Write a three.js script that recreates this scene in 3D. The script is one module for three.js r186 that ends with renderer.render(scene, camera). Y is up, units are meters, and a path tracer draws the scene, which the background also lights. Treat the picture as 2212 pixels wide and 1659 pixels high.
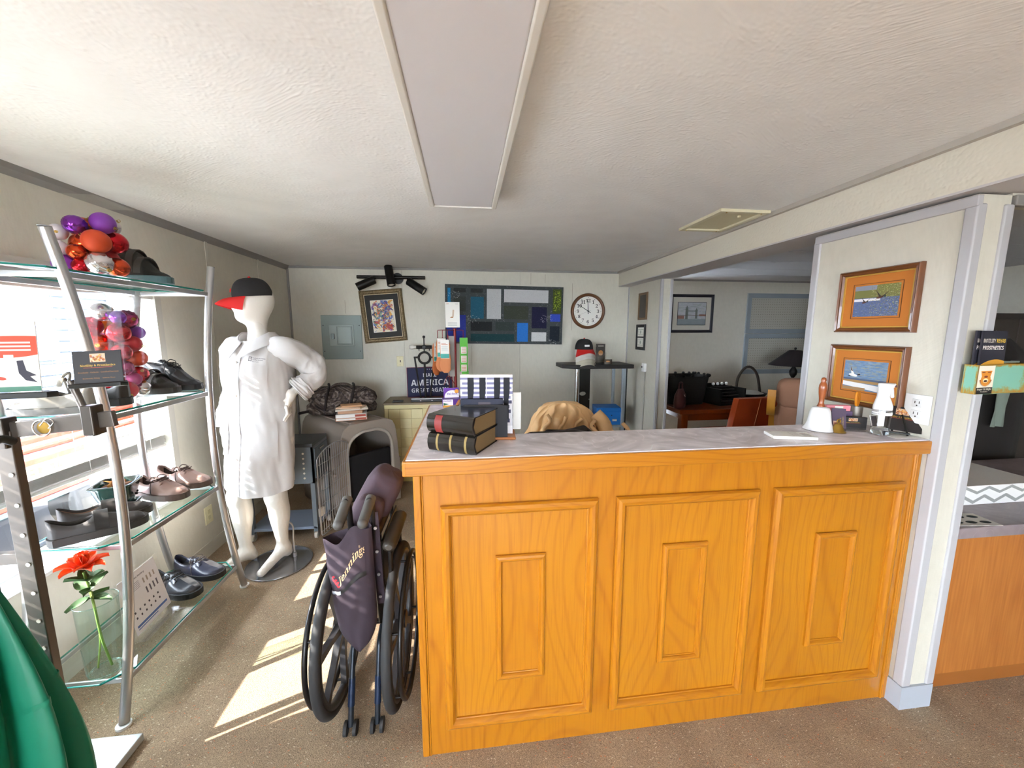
import * as THREE from 'three';
import { RoundedBoxGeometry } from 'three/addons/geometries/RoundedBoxGeometry.js';
import { MarchingCubes } from 'three/addons/objects/MarchingCubes.js';
import { ImprovedNoise } from 'three/addons/math/ImprovedNoise.js';
import { mergeGeometries, mergeVertices, toCreasedNormals } from 'three/addons/utils/BufferGeometryUtils.js';

// ------------------------------------------------------------------ camera, sky, sun, exposure
const scene = new THREE.Scene();
const renderer = new THREE.WebGLRenderer({ antialias: true });
renderer.toneMapping = THREE.LinearToneMapping;
renderer.toneMappingExposure = 2.5;
renderer.shadowMap.enabled = true;
const DEG = Math.PI / 180;
const camera = new THREE.PerspectiveCamera(89.97, 4 / 3, 0.05, 200);
camera.position.set(0, 1.5, 0);
camera.rotation.order = 'YXZ';
camera.rotation.y = -6.939 * DEG;
camera.rotation.x = -7.956 * DEG;
scene.add(camera);
scene.background = new THREE.Color(0.82, 0.93, 1.06);
scene.backgroundIntensity = 15;
const sun = new THREE.DirectionalLight(new THREE.Color(1.0, 0.95, 0.87), 13);
const SAZ = 23 * DEG, SEL = 33 * DEG;
sun.position.set(-Math.cos(SEL) * Math.cos(SAZ) * 14, Math.sin(SEL) * 14, Math.cos(SEL) * Math.sin(SAZ) * 14);
sun.castShadow = true;
sun.shadow.mapSize.set(4096, 4096);
Object.assign(sun.shadow.camera, { left: -8, right: 8, top: 8, bottom: -8, near: 0.5, far: 40 });
scene.add(sun, sun.target);

// ------------------------------------------------------------------ helpers
let seed = 7;
const rnd = () => { seed = (seed * 1664525 + 1013904223) >>> 0; return seed / 4294967296; };
const rr = (a, b) => a + (b - a) * rnd();
const noise = new ImprovedNoise();
const V = (x, y, z) => new THREE.Vector3(x, y, z);
const lerp = (a, b, t) => a + (b - a) * t;
const clamp = (x, a, b) => Math.min(b, Math.max(a, x));
const smooth = (a, b, x) => { const t = clamp((x - a) / (b - a), 0, 1); return t * t * (3 - 2 * t); };
const mat = (color, roughness = 0.6, metalness = 0, extra = {}) => {
  const phys = ['clearcoat', 'transmission', 'sheen', 'ior', 'thickness', 'specularIntensity'].some((k) => k in extra);
  return new THREE[phys ? 'MeshPhysicalMaterial' : 'MeshStandardMaterial']({ color, roughness, metalness, ...extra });
};
const used = {};
const numbered = (n) => { const k = used[n] = (used[n] ?? -1) + 1; return k ? `${n}_${String(k).padStart(3, '0')}` : n; };
function M(name, geo, material, parent) {
  const m = new THREE.Mesh(geo, material);
  m.name = name; m.castShadow = m.receiveShadow = true;
  (parent ?? scene).add(m);
  return m;
}
function tag(o, label, category, group, kind) {
  o.userData.label = label; o.userData.category = category;
  if (group) o.userData.group = group;
  if (kind) o.userData.kind = kind;
  return o;
}
function T(name, label, category, pos = [0, 0, 0], ry = 0, group) {
  const g = new THREE.Group(); g.name = numbered(name); g.position.set(...pos); g.rotation.y = ry;
  scene.add(g); return tag(g, label, category, group);
}
// a thing that is one mesh
const one = (name, label, category, geo, material, pos = [0, 0, 0], ry = 0, group) => {
  const m = M(numbered(name), geo, material); m.position.set(...pos); m.rotation.y = ry; return tag(m, label, category, group);
};
const struct = (name, label, category, geo, material) => tag(M(numbered(name), geo, material), label, category, null, 'structure');
const structG = (name, label, category) => { const g = T(name, label, category); g.userData.kind = 'structure'; return g; };
const part = (o, label) => { o.userData.label = label; return o; };
// geometry
const at = (g, x = 0, y = 0, z = 0, rx = 0, ry = 0, rz = 0) => {
  if (rx) g.rotateX(rx); if (rz) g.rotateZ(rz); if (ry) g.rotateY(ry); g.translate(x, y, z); return g;
};
const bx = (w, h, d, r = 0, x = 0, y = 0, z = 0) => {
  const g = r > 0 ? new RoundedBoxGeometry(w, h, d, 2, Math.min(r, w / 2.01, h / 2.01, d / 2.01)) : new THREE.BoxGeometry(w, h, d);
  return g.translate(x, y, z);
};
const bb = (x0, x1, y0, y1, z0, z1, r = 0) => bx(x1 - x0, y1 - y0, z1 - z0, r, (x0 + x1) / 2, (y0 + y1) / 2, (z0 + z1) / 2);
const cyl = (r, h, seg = 16, r2 = r) => new THREE.CylinderGeometry(r2, r, h, seg);
const sph = (r, a = 16, b = 12) => new THREE.SphereGeometry(r, a, b);
const rod = (a, b, r, r2 = r, seg = 10) => {
  const A = V(...a), B = V(...b), d = B.clone().sub(A), g = new THREE.CylinderGeometry(r2, r, d.length(), seg);
  g.applyQuaternion(new THREE.Quaternion().setFromUnitVectors(V(0, 1, 0), d.clone().normalize()));
  const c = A.add(B).multiplyScalar(0.5); return g.translate(c.x, c.y, c.z);
};
const tube = (pts, r, n = 32, rad = 8, closed = false, tension = 0.5) =>
  new THREE.TubeGeometry(new THREE.CatmullRomCurve3(pts.map((p) => V(...p)), closed, 'catmullrom', tension), n, r, rad, closed);
const lathe = (pts, seg = 24) => new THREE.LatheGeometry(pts.map((p) => new THREE.Vector2(...p)), seg);
const torus = (R, r, a = 8, b = 32) => new THREE.TorusGeometry(R, r, a, b);
const shapeOf = (pts) => { const s = new THREE.Shape(); pts.forEach((p, i) => i ? s.lineTo(...p) : s.moveTo(...p)); return s; };
const ext = (pts, depth, bevel = 0, holes = []) => {
  const s = pts instanceof THREE.Path ? pts : shapeOf(pts); for (const h of holes) s.holes.push(h instanceof THREE.Path ? h : shapeOf(h));
  return new THREE.ExtrudeGeometry(s, { depth, bevelEnabled: bevel > 0, bevelSize: bevel, bevelThickness: bevel, bevelSegments: 2, curveSegments: 16 });
};
const plain = (g) => { const q = g.index ? g.toNonIndexed() : g; for (const k of Object.keys(q.attributes)) if (!['position', 'normal', 'uv'].includes(k)) q.deleteAttribute(k);
  if (!q.attributes.uv) q.setAttribute('uv', new THREE.BufferAttribute(new Float32Array(q.attributes.position.count * 2), 2)); return q; };
const merge = (...gs) => mergeGeometries(gs.flat().map(plain));
// uv in metres from the object's own axes
const uvm = (g0, swap = false) => {
  const g = g0.index ? g0.toNonIndexed() : g0, p = g.attributes.position, uv = new Float32Array(p.count * 2);
  const a = V(), b = V(), c = V();
  for (let i = 0; i < p.count; i += 3) {
    a.fromBufferAttribute(p, i); b.fromBufferAttribute(p, i + 1); c.fromBufferAttribute(p, i + 2);
    const n = b.clone().sub(a).cross(c.clone().sub(a)), x = Math.abs(n.x), y = Math.abs(n.y), z = Math.abs(n.z);
    [a, b, c].forEach((q, k) => {
      let [u, v] = y > x && y > z ? [q.x, q.z] : x > z ? [q.z, q.y] : [q.x, q.y];
      if (swap) [u, v] = [v, u];
      uv[(i + k) * 2] = u; uv[(i + k) * 2 + 1] = v;
    });
  }
  g.setAttribute('uv', new THREE.BufferAttribute(uv, 2)); return g;
};
// surface through rings of points [x, y, z]; every ring has the same count
function loft(rings, { closed = true, cap0 = false, cap1 = false, crease = 0 } = {}) {
  const n = rings[0].length, pos = [], uv = [], idx = [], m = closed ? n + 1 : n;
  rings.forEach((r, i) => { for (let k = 0; k < m; k++) { pos.push(...r[k % n]); uv.push(k / (m - 1), i / (rings.length - 1)); } });
  for (let i = 0; i < rings.length - 1; i++) for (let k = 0; k < m - 1; k++) {
    const a = i * m + k, b = a + 1, c = a + m, d = c + 1; idx.push(a, b, d, a, d, c);
  }
  const cap = (i, flip) => {
    const r = rings[i], c = r.reduce((s, p) => [s[0] + p[0] / n, s[1] + p[1] / n, s[2] + p[2] / n], [0, 0, 0]), o = pos.length / 3;
    pos.push(...c); uv.push(0.5, 0.5); r.forEach((p, k) => { pos.push(...p); uv.push(k / n, 0); });
    for (let k = 0; k < n; k++) { const a = o + 1 + k, b = o + 1 + (k + 1) % n; flip ? idx.push(o, b, a) : idx.push(o, a, b); }
  };
  if (cap0) cap(0, true); if (cap1) cap(rings.length - 1, false);
  const g = new THREE.BufferGeometry();
  g.setAttribute('position', new THREE.Float32BufferAttribute(pos, 3)); g.setAttribute('uv', new THREE.Float32BufferAttribute(uv, 2)); g.setIndex(idx);
  if (closed) { // weld the seam for the normals
    g.computeVertexNormals(); const nn = g.attributes.normal;
    for (let i = 0; i < rings.length; i++) { const a = i * m, b = a + n, s = V(nn.getX(a) + nn.getX(b), nn.getY(a) + nn.getY(b), nn.getZ(a) + nn.getZ(b)).normalize(); nn.setXYZ(a, s.x, s.y, s.z); nn.setXYZ(b, s.x, s.y, s.z); }
  } else g.computeVertexNormals();
  return crease ? toCreasedNormals(g, crease) : g;
}
const ring = (n, f) => Array.from({ length: n }, (_, k) => f(k / n * Math.PI * 2, k));
// surface of a signed distance field in a box
function field(x0, x1, y0, y1, z0, z1, cell, sdf) {
  const size = Math.max(x1 - x0, y1 - y0, z1 - z0), res = Math.ceil(size / cell) + 5, mc = new MarchingCubes(res, new THREE.MeshStandardMaterial(), false, false, 200000);
  const h = res / 2, s = size / 2 * res / (res - 5), cx = (x0 + x1) / 2, cy = (y0 + y1) / 2, cz = (z0 + z1) / 2;
  mc.isolation = 0;
  for (let k = 0; k < res; k++) for (let j = 0; j < res; j++) for (let i = 0; i < res; i++)
    mc.field[i + j * res + k * res * res] = -sdf(cx + (i - h) / h * s, cy + (j - h) / h * s, cz + (k - h) / h * s);
  mc.update();
  const g = new THREE.BufferGeometry(), p = mc.positionArray.slice(0, mc.count * 3);
  for (let i = 0; i < p.length; i += 3) { p[i] = p[i] * s + cx; p[i + 1] = p[i + 1] * s + cy; p[i + 2] = p[i + 2] * s + cz; }
  g.setAttribute('position', new THREE.BufferAttribute(p, 3));
  const w = mergeVertices(g, 1e-5); w.computeVertexNormals(); return w;
}
const capsule = (p, a, b, ra, rb) => {
  const dx = b[0] - a[0], dy = b[1] - a[1], dz = b[2] - a[2], px = p[0] - a[0], py = p[1] - a[1], pz = p[2] - a[2];
  const t = clamp((px * dx + py * dy + pz * dz) / (dx * dx + dy * dy + dz * dz + 1e-9), 0, 1);
  return Math.hypot(px - dx * t, py - dy * t, pz - dz * t) - lerp(ra, rb, t);
};
const smin = (a, b, k) => { const h = Math.max(k - Math.abs(a - b), 0) / k; return Math.min(a, b) - h * h * k / 4; };
const ell = (p, c, r) => { const x = (p[0] - c[0]) / r[0], y = (p[1] - c[1]) / r[1], z = (p[2] - c[2]) / r[2], l = Math.hypot(x, y, z); return (l - 1) * Math.min(...r); };
// textures
const canvasTex = (w, h, draw, srgb = true) => {
  const c = document.createElement('canvas'); c.width = w; c.height = h; draw(c.getContext('2d'), w, h);
  const t = new THREE.CanvasTexture(c); if (srgb) t.colorSpace = THREE.SRGBColorSpace; t.anisotropy = 8; return t;
};
const dataTex = (w, h, f, srgb = true) => {
  const d = new Uint8Array(w * h * 4);
  for (let j = 0; j < h; j++) for (let i = 0; i < w; i++) { const c = f(i / w, j / h, i, j), o = (j * w + i) * 4; d[o] = clamp(c[0], 0, 255); d[o + 1] = clamp(c[1], 0, 255); d[o + 2] = clamp(c[2], 0, 255); d[o + 3] = 255; }
  const t = new THREE.DataTexture(d, w, h); if (srgb) t.colorSpace = THREE.SRGBColorSpace;
  t.wrapS = t.wrapT = THREE.RepeatWrapping; t.magFilter = THREE.LinearFilter; t.minFilter = THREE.LinearMipmapLinearFilter; t.generateMipmaps = true; t.needsUpdate = true; return t;
};
// noise that repeats over the unit square with n cells
const tn = (u, v, n, s = 0) => {
  const a = u * Math.PI * 2, b = v * Math.PI * 2, r = n / (Math.PI * 2);
  return noise.noise(Math.cos(a) * r + s * 7.3, Math.sin(a) * r + 3.1 * s + Math.cos(b) * r * 1.37, Math.sin(b) * r + s);
};
const metres = (t, x, y = x) => { t.wrapS = t.wrapT = THREE.RepeatWrapping; t.repeat.set(1 / x, 1 / y); return t; };
const hash2 = (i, j) => { let h = (i * 374761393 + j * 668265263) | 0; h = (h ^ (h >>> 13)) * 1274126177 | 0; return ((h ^ (h >>> 16)) >>> 0) / 4294967296; };

// ------------------------------------------------------------------ surfaces
const carpetMap = metres(dataTex(1024, 1024, (u, v, i, j) => {
  const f = hash2(i, j), g = hash2(i >> 1, (j >> 1) + 911), b = tn(u, v, 9, 1) * 10;
  let k = 0.62 + 0.3 * f + 0.22 * g; let c = [172 * k + b, 148 * k + b, 120 * k + b * 0.8];
  const cx = Math.floor(i / 12), cy = Math.floor(j / 12), s = hash2(cx, cy + 77), lx = i % 12, ly = j % 12;
  if (s > 0.68) { // short flecks of yarn, slanted a little
    const px = (hash2(cx + 5, cy) * 5) | 0, py = 2 + ((hash2(cx, cy + 9) * 6) | 0), w = 3 + ((hash2(cx, cy) * 4) | 0), sl = hash2(cx + 3, cy + 2) > 0.5 ? 1 : -1, yy = py + Math.round((lx - px) * 0.4 * sl);
    if (lx >= px && lx <= px + w && (ly === yy || ly === yy + 1)) c = s > 0.93 ? [206, 122, 80] : s > 0.82 ? [214, 198, 172] : s > 0.75 ? [110, 90, 76] : [194, 170, 140];
  }
  return c;
}), 1.1);
const carpetBump = metres(dataTex(512, 512, (u, v, i, j) => { const k = 120 + 100 * hash2(i, j) + 30 * hash2(i >> 2, j >> 2); return [k, k, k]; }, false), 0.55);
const carpet = mat(0xffffff, 0.97, 0, { map: carpetMap, bumpMap: carpetBump, bumpScale: 0.003 });
const stipple = dataTex(1024, 1024, (u, v) => {
  const a = tn(u, v, 42, 2), b = tn(u, v, 90, 3), k = 128 + 150 * Math.max(0, a) * (0.5 + b) + 50 * b; return [k, k, k];
}, false);
const ceilBump = metres(stipple, 1.0);
const ceilMap = metres(dataTex(512, 512, (u, v) => { const k = 236 + 5 * tn(u, v, 4, 5) + 4 * tn(u, v, 20, 6); return [k, k - 1, k - 3]; }), 2.7);
const ceilingMat = mat(0xffffff, 0.92, 0, { map: ceilMap, bumpMap: ceilBump, bumpScale: 0.0016 });
const beamMat = mat(0xdcd6c6, 0.85, 0, { bumpMap: ceilBump, bumpScale: 0.002 });
const wallMap = metres(dataTex(1024, 512, (u, v) => {
  const k = 213 + 3 * tn(u, v * 0.25, 160, 8) + 4 * tn(u, v, 5, 9) + 2 * tn(u, v, 60, 4); return [k, k - 5, k - 20];
}), 2.44, 2.44);
const wallBump = metres(dataTex(512, 512, (u, v) => { const k = 128 + 60 * tn(u, v * 0.2, 120, 12) + 40 * tn(u, v, 90, 3); return [k, k, k]; }, false), 0.8);
const wallMat = mat(0xffffff, 0.5, 0, { map: wallMap, bumpMap: wallBump, bumpScale: 0.0008 });
const trimMat = mat(0xb8b6b8, 0.45);
const trimDark = mat(0x8f8b86, 0.5);
const whitePaint = mat(0xe9e9e6, 0.4);
// golden oak: u across the grain, v along it, in metres
const oakTex = (s, base, dark) => dataTex(512, 1024, (u, v) => {
  const w = tn(u, v, 2.2, s) * 0.16 + tn(u, v, 5, s + 2) * 0.03, X = u + w;
  const rings = Math.abs(((X * 13 + 2.4 * Math.pow(Math.abs(v - 0.5) * 2, 2) * Math.sin(u * 6.283)) % 1 + 1) % 1 - 0.5) * 2;
  const pore = tn(u, v * 0.06, 150, s + 4), line = smooth(0.55, 1.0, rings) * 0.26 + Math.max(0, pore) * 0.42 + 0.12 * (tn(u, v, 3, s + 6) + 0.5);
  const q = clamp(line, 0, 1); return [0, 1, 2].map((c) => lerp(base[c], dark[c], q));
});
const oakA = oakTex(1, [184, 118, 20], [144, 76, 12]), oakB = oakTex(5, [188, 123, 23], [148, 80, 14]);
const oak = (t, sx = 0.62, sy = 1.3, extra = {}) => { const c = t.clone(); c.wrapS = c.wrapT = THREE.RepeatWrapping; c.repeat.set(1 / sx, 1 / sy); c.needsUpdate = true; return mat(0xffffff, 0.32, 0, { map: c, clearcoat: 0.35, clearcoatRoughness: 0.22, ...extra }); };
const oakFront = oak(oakA, 1.05, 1.5), oakPanel = oak(oakB, 0.5, 1.25), oakStrip = oak(oakA, 0.35, 1.1), oakPlain = oak(oakB, 0.9, 1.6);
const laminateTex = dataTex(512, 512, (u, v) => {
  const a = tn(u, v, 6, 3), b = tn(u, v, 17, 4), c = Math.abs(tn(u, v, 9, 6)), k = 230 + 24 * a + 18 * b + (c < 0.03 ? 14 : 0); return [k + 4, k - 4, k];
});
const laminate = mat(0xffffff, 0.25, 0, { map: metres(laminateTex, 0.55) });
const black = mat(0x15140f, 0.45), blackGloss = mat(0x121212, 0.22), blackMetal = mat(0x1b1a19, 0.4, 0.5), chrome = mat(0xd6d6d8, 0.2, 1), steel = mat(0xb8b8ba, 0.35, 0.9), brass = mat(0xa9863e, 0.35, 0.9), whitePlastic = mat(0xeeeeec, 0.35), cream = mat(0xe8dfb8, 0.45), paper = mat(0xf2efe8, 0.8);
const glassPane = new THREE.MeshPhysicalMaterial({ color: 0xffffff, roughness: 0.02, transmission: 1, thickness: 0, ior: 1.45 });
const acrylic = new THREE.MeshPhysicalMaterial({ color: 0xffffff, roughness: 0.03, transmission: 1, thickness: 0, ior: 1.4 });
const print = (w, h, draw, rough = 0.7) => mat(0xffffff, rough, 0, { map: canvasTex(w, h, draw) });
// a flat sheet with its own print, standing in the xy plane, facing +z
const sheet = (w, h, x = 0, y = 0, z = 0) => new THREE.PlaneGeometry(w, h).translate(x, y, z);

// ------------------------------------------------------------------ the room
const CH = 2.13, LX = -1.73, BZ = -4.14;
struct('floor', 'brown flecked carpet covering the whole floor', 'floor', uvm(bb(-1.9, 5.3, -0.12, 0, -4.6, 5.75)), carpet);
struct('ceiling', 'off-white stippled ceiling over the reception room', 'ceiling', uvm(bb(-1.9, 1.7, CH, CH + 0.12, -4.3, 5.75)), ceilingMat);
{ // panelled ceiling of the side room
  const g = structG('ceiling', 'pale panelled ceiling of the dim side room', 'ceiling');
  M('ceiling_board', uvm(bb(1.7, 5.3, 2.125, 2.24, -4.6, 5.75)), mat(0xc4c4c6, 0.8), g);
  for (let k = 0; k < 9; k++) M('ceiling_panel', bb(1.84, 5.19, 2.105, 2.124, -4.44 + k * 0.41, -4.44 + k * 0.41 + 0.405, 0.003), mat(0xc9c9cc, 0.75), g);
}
const W1 = { z0: -2.42, z1: -0.6, y0: 0.52, y1: 1.74 }, W2 = { z0: 0.95, z1: 3.1, y0: 0.52, y1: 1.74 };  // second window is out of view, placed to light ceiling and right wall
{ // left wall with the blind-covered window and an unseen one
  const g = structG('wall_left', 'grey-beige wall with the sunny blind-covered window', 'wall'), a = LX - 0.14, b = LX;
  const parts = [bb(a, b, 0, W1.y0, -4.3, 5.75), bb(a, b, W1.y1, CH, -4.3, 5.75), bb(a, b, W1.y0, W1.y1, -4.3, W1.z0), bb(a, b, W1.y0, W1.y1, W1.z1, W2.z0), bb(a, b, W1.y0, W1.y1, W2.z1, 5.75)];
  M('wall_board', uvm(merge(parts)), wallMat, g);
  for (const z of [-2.93, -3.6]) M('seam_strip', bb(b, b + 0.004, 0.08, CH, z - 0.012, z + 0.012), wallMat, g);
}
{ // back wall of four-foot panels
  const g = structG('wall_back', 'grey-beige panelled wall behind the counter', 'wall');
  M('wall_core', bb(-1.87, 1.95, 0, CH, BZ - 0.14, BZ - 0.012), mat(0x6a655c, 0.9), g);
  const e = [-1.735, -0.63, 0.59, 1.81];
  for (let k = 0; k < 3; k++) { const p = M('wall_panel', uvm(bb(e[k] + 0.0012, e[k + 1] - 0.0012, 0, CH, BZ - 0.012, BZ)), wallMat, g); }
  for (const [x, y0, y1] of [[0.705, 1.985, 2.1], [0.86, 2.0, 2.09], [1.16, 1.5, 2.0], [0.07, 0.9, 1.34], [-1.2, 1.67, 1.8]]) M('crack', bb(x, x + 0.0022, y0, y1, BZ, BZ + 0.0006), mat(0x7a6650, 0.9), g);
}
struct('trim_1', 'grey cove moulding where the left wall meets ceiling', 'trim', ext([[0, 0], [0.028, 0], [0.02, -0.02], [0, -0.042]], 9.7).translate(LX, CH, -4.15), trimDark);
struct('trim_2', 'thin grey moulding along top of back wall', 'trim', bb(-1.73, 1.68, CH - 0.022, CH, BZ, BZ + 0.012, 0.004), trimDark);
struct('trim_3', 'dark corner strip between left and back wall', 'trim', bb(LX, LX + 0.018, 0.08, CH - 0.03, BZ, BZ + 0.018, 0.005), trimDark);
struct('baseboard_left', 'grey vinyl base strip along the left wall', 'baseboard', bb(LX, LX + 0.006, 0, 0.09, -4.14, 5.6), wallMat);
struct('baseboard_back', 'grey vinyl base strip along the back wall', 'baseboard', bb(-1.72, 1.79, 0, 0.09, BZ, BZ + 0.006), trimMat);
{ // dropped beam: its face leans a little out of square with the wall
  const g = structG('beam', 'cream textured ceiling beam above the side-room openings', 'beam');
  const y0 = [1.948, 1.972], sec = (z, x, yb) => [[x, CH + 0.002, z], [x, yb, z], [1.9, yb, z], [1.9, CH + 0.002, z]];
  M('beam_face', uvm(loft([sec(5.6, 1.617, 1.923), sec(-4.139, 1.678, 1.978)], { cap0: true, cap1: true, crease: 0.4 }).scale(1, 1, 1)), beamMat, g);
  M('top_strip', loft([[[1.594, CH, 5.59], [1.594, CH - 0.022, 5.59], [1.622, CH - 0.022, 5.59], [1.622, CH, 5.59]], [[1.655, CH, -4.13], [1.655, CH - 0.022, -4.13], [1.68, CH - 0.022, -4.13], [1.68, CH, -4.13]]], { crease: 0.4 }), mat(0xb4aea4, 0.6), g);
  M('soffit_board', loft([[[1.616, 1.925, 5.59], [1.616, 1.917, 5.59], [1.9, 1.917, 5.59], [1.9, 1.925, 5.59]], [[1.677, 1.98, -4.135], [1.677, 1.972, -4.135], [1.9, 1.972, -4.135], [1.9, 1.98, -4.135]]], { crease: 0.4 }), mat(0xc7c2c0, 0.6), g);
}
{ // short wall right of the counter, with pictures
  const g = structG('wall_right', 'short beige wall end carrying two duck pictures', 'wall'), x0 = 1.70, x1 = 1.83, z0 = -1.745, z1 = -1.15, top = 1.948;
  M('wall_board', uvm(bb(x0, x1, 0, top, z0, z1)), wallMat, g);
  for (const [a, b, c, d] of [[x0 - 0.008, x0 + 0.03, z1 - 0.03, z1 + 0.008], [x1 - 0.028, x1 + 0.008, z1 - 0.03, z1 + 0.008], [x0 - 0.008, x0 + 0.03, z0 - 0.008, z0 + 0.028]])
    M('corner_strip', bb(a, b, 0.1, top - 0.03, c, d, 0.006), trimMat, g);
  M('crown_strip', bb(x0 - 0.012, x0 + 0.01, top - 0.04, top - 0.004, z0, z1 + 0.008, 0.004), trimMat, g);
  M('base_strip', merge(bb(x0 - 0.009, x0, 0, 0.1, z0, z1), bb(x0 - 0.009, x1 + 0.004, 0, 0.1, z1, z1 + 0.009)), mat(0xaeb4bd, 0.5), g);
}
{ // far stub of the same wall line
  const g = structG('wall_right', 'narrow beige wall stub with small frames by far corner', 'wall'), x0 = 1.80, x1 = 1.905;
  M('wall_board', uvm(bb(x0, x1, 0, 1.97, BZ, -3.42)), wallMat, g);
  for (const x of [x0 + 0.004, x1 - 0.008]) M('corner_strip', bb(x - 0.014, x + 0.012, 0, 1.965, -3.434, -3.41, 0.005), trimMat, g);
  M('seam_strip', bb(x0 - 0.006, x0, 0, 1.965, BZ, BZ + 0.02), trimMat, g);
}
{ // header over the passage on the right, and the side room's shell
  const g = structG('wall_side_room', 'dim beige walls of the side room behind openings', 'wall');
  M('header', uvm(bb(1.83, 5.2, 1.948, 2.12, -1.28, -1.15)), wallMat, g);
  M('header_strip', bb(1.84, 5.2, 1.915, 1.95, -1.165, -1.142, 0.005), trimDark, g);
  M('far_wall', uvm(bb(1.9, 5.2, 0, 2.13, -4.6, -4.45)), wallMat, g);
  M('end_wall', uvm(bb(5.2, 5.32, 0, 2.2, -4.6, 5.75)), wallMat, g);
  M('cove_strip', bb(1.93, 5.2, 2.085, 2.108, -4.45, -4.437), trimDark, g);
}
{ // out-of-view wall behind the camera; its window is placed to light the room
  const g = structG('unseen_wall_rear', 'unseen wall behind the viewer, windowed to light the room', 'wall'), z0 = 5.62, z1 = 5.75;
  M('wall_board', uvm(merge(bb(-1.87, 5.3, 0, 0.35, z0, z1), bb(-1.87, 5.3, 2.02, 2.2, z0, z1), bb(-1.87, -1.55, 0.35, 2.02, z0, z1), bb(0.85, 5.3, 0.35, 2.02, z0, z1))), wallMat, g);
  for (const [a, b, n] of [[-1.55, 0.85, 3]]) {
    const w = structG('window', 'unseen wide window behind the viewer, placed to light counter and walls', 'window'); w.name = numbered('window_3');
    M('window_frame', merge(bb(a, b, 0.35, 0.4, z0, z1), bb(a, b, 1.97, 2.02, z0, z1), ...Array.from({ length: n + 1 }, (_, k) => bb(a + (b - a - 0.05) * k / n, a + (b - a - 0.05) * k / n + 0.05, 0.4, 1.97, z0, z1))), whitePaint, w);
    for (let k = 0; k < n; k++) M('pane', sheet((b - a - 0.05) / n - 0.05, 1.57, a + 0.05 + (b - a - 0.05) * (k + 0.5) / n - 0.025, 1.185, 5.69), glassPane, w);
  }
}
// windows of the left wall
const frameMat = mat(0xe2e4e6, 0.4), slatMat = mat(0xd6d4ce, 0.45);
function sideWindow(n, w, label) {
  const g = structG(n, label, 'window'), x = LX - 0.1, m = (w.z0 + w.z1) / 2;
  M('window_frame', merge(bb(x - 0.03, x + 0.02, w.y0, w.y0 + 0.045, w.z0, w.z1), bb(x - 0.03, x + 0.02, w.y1 - 0.045, w.y1, w.z0, w.z1), bb(x - 0.03, x + 0.02, w.y0, w.y1, w.z0, w.z0 + 0.045), bb(x - 0.03, x + 0.02, w.y0, w.y1, w.z1 - 0.045, w.z1), bb(x - 0.03, x + 0.025, w.y0, w.y1, m - 0.025, m + 0.025)), frameMat, g);
  for (const [a, b] of [[w.z0 + 0.045, m - 0.025], [m + 0.025, w.z1 - 0.045]]) M('pane', at(sheet(b - a, w.y1 - w.y0 - 0.09), x - 0.005, (w.y0 + w.y1) / 2, (a + b) / 2, 0, Math.PI / 2), glassPane, g);
  M('window_sill', bb(LX - 0.14, LX + 0.02, w.y0 - 0.018, w.y0 + 0.002, w.z0 - 0.03, w.z1 + 0.03, 0.006), whitePaint, g);
  M('casing', merge(bb(LX, LX + 0.009, w.y0 - 0.02, w.y1 + 0.04, w.z0 - 0.045, w.z0 - 0.001), bb(LX, LX + 0.009, w.y0 - 0.02, w.y1 + 0.04, w.z1 + 0.001, w.z1 + 0.045), bb(LX, LX + 0.009, w.y1, w.y1 + 0.045, w.z0 - 0.045, w.z1 + 0.045)), mat(0xc3c0b6, 0.5), g);
}
sideWindow('window_1', W1, 'white slider window behind the shoe shelf');
sideWindow('window_2', W2, 'unseen white slider window beside the viewer, placed to light the ceiling');
{ // blind: every slat a piece of its own
  const g = T('window_blind', 'white two-inch slat blind half lowered over the left window', 'blind'), x = LX - 0.042;
  const L = W1.z1 - W1.z0 - 0.02, zc = (W1.z0 + W1.z1) / 2;
  M('headrail', bx(0.058, 0.05, L, 0.004, x, 1.712, zc), slatMat, g);
  M('valance', bx(0.01, 0.07, L + 0.02, 0.004, x + 0.037, 1.705, zc), slatMat, g);
  const sec = ring(12, (a) => [0.025 * Math.cos(a), 0.0013 * Math.sin(a) + 0.0024 * (1 - Math.cos(a) ** 2) - 0.001]);
  const slat = loft([sec.map(([u, v]) => [u, v, -L / 2]), sec.map(([u, v]) => [u, v, L / 2])], { cap0: true, cap1: true, crease: 0.5 });
  for (let k = 0; k < 17; k++) M('slat', slat, slatMat, g).position.set(x, 1.655 - k * 0.0445, zc);
  for (let k = 0; k < 8; k++) M('slat', slat, slatMat, g).position.set(x, 0.9 - k * 0.0066, zc);
  M('bottom_rail', bx(0.05, 0.016, L, 0.004, x, 0.838, zc), slatMat, g);
  for (const z of [-2.3, -1.95, -1.2, -0.8]) for (const s of [-0.026, 0.026]) M('ladder_cord', rod([x + s, 0.84, z], [x + s, 1.69, z], 0.0014, 0.0014, 5), slatMat, g);
}
{ // blind on the unseen left window, kept raised to let light in
  const g = T('window_blind', 'unseen white slat blind pulled up above the viewer-side left window', 'blind'), x = LX - 0.042, L = W2.z1 - W2.z0 - 0.02, zc = (W2.z0 + W2.z1) / 2;
  M('headrail', bx(0.058, 0.05, L, 0.004, x, 1.712, zc), slatMat, g);
  for (let k = 0; k < 12; k++) M('slat', bx(0.05, 0.003, L, 0, x, 1.68 - k * 0.006, zc), slatMat, g);
}

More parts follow.
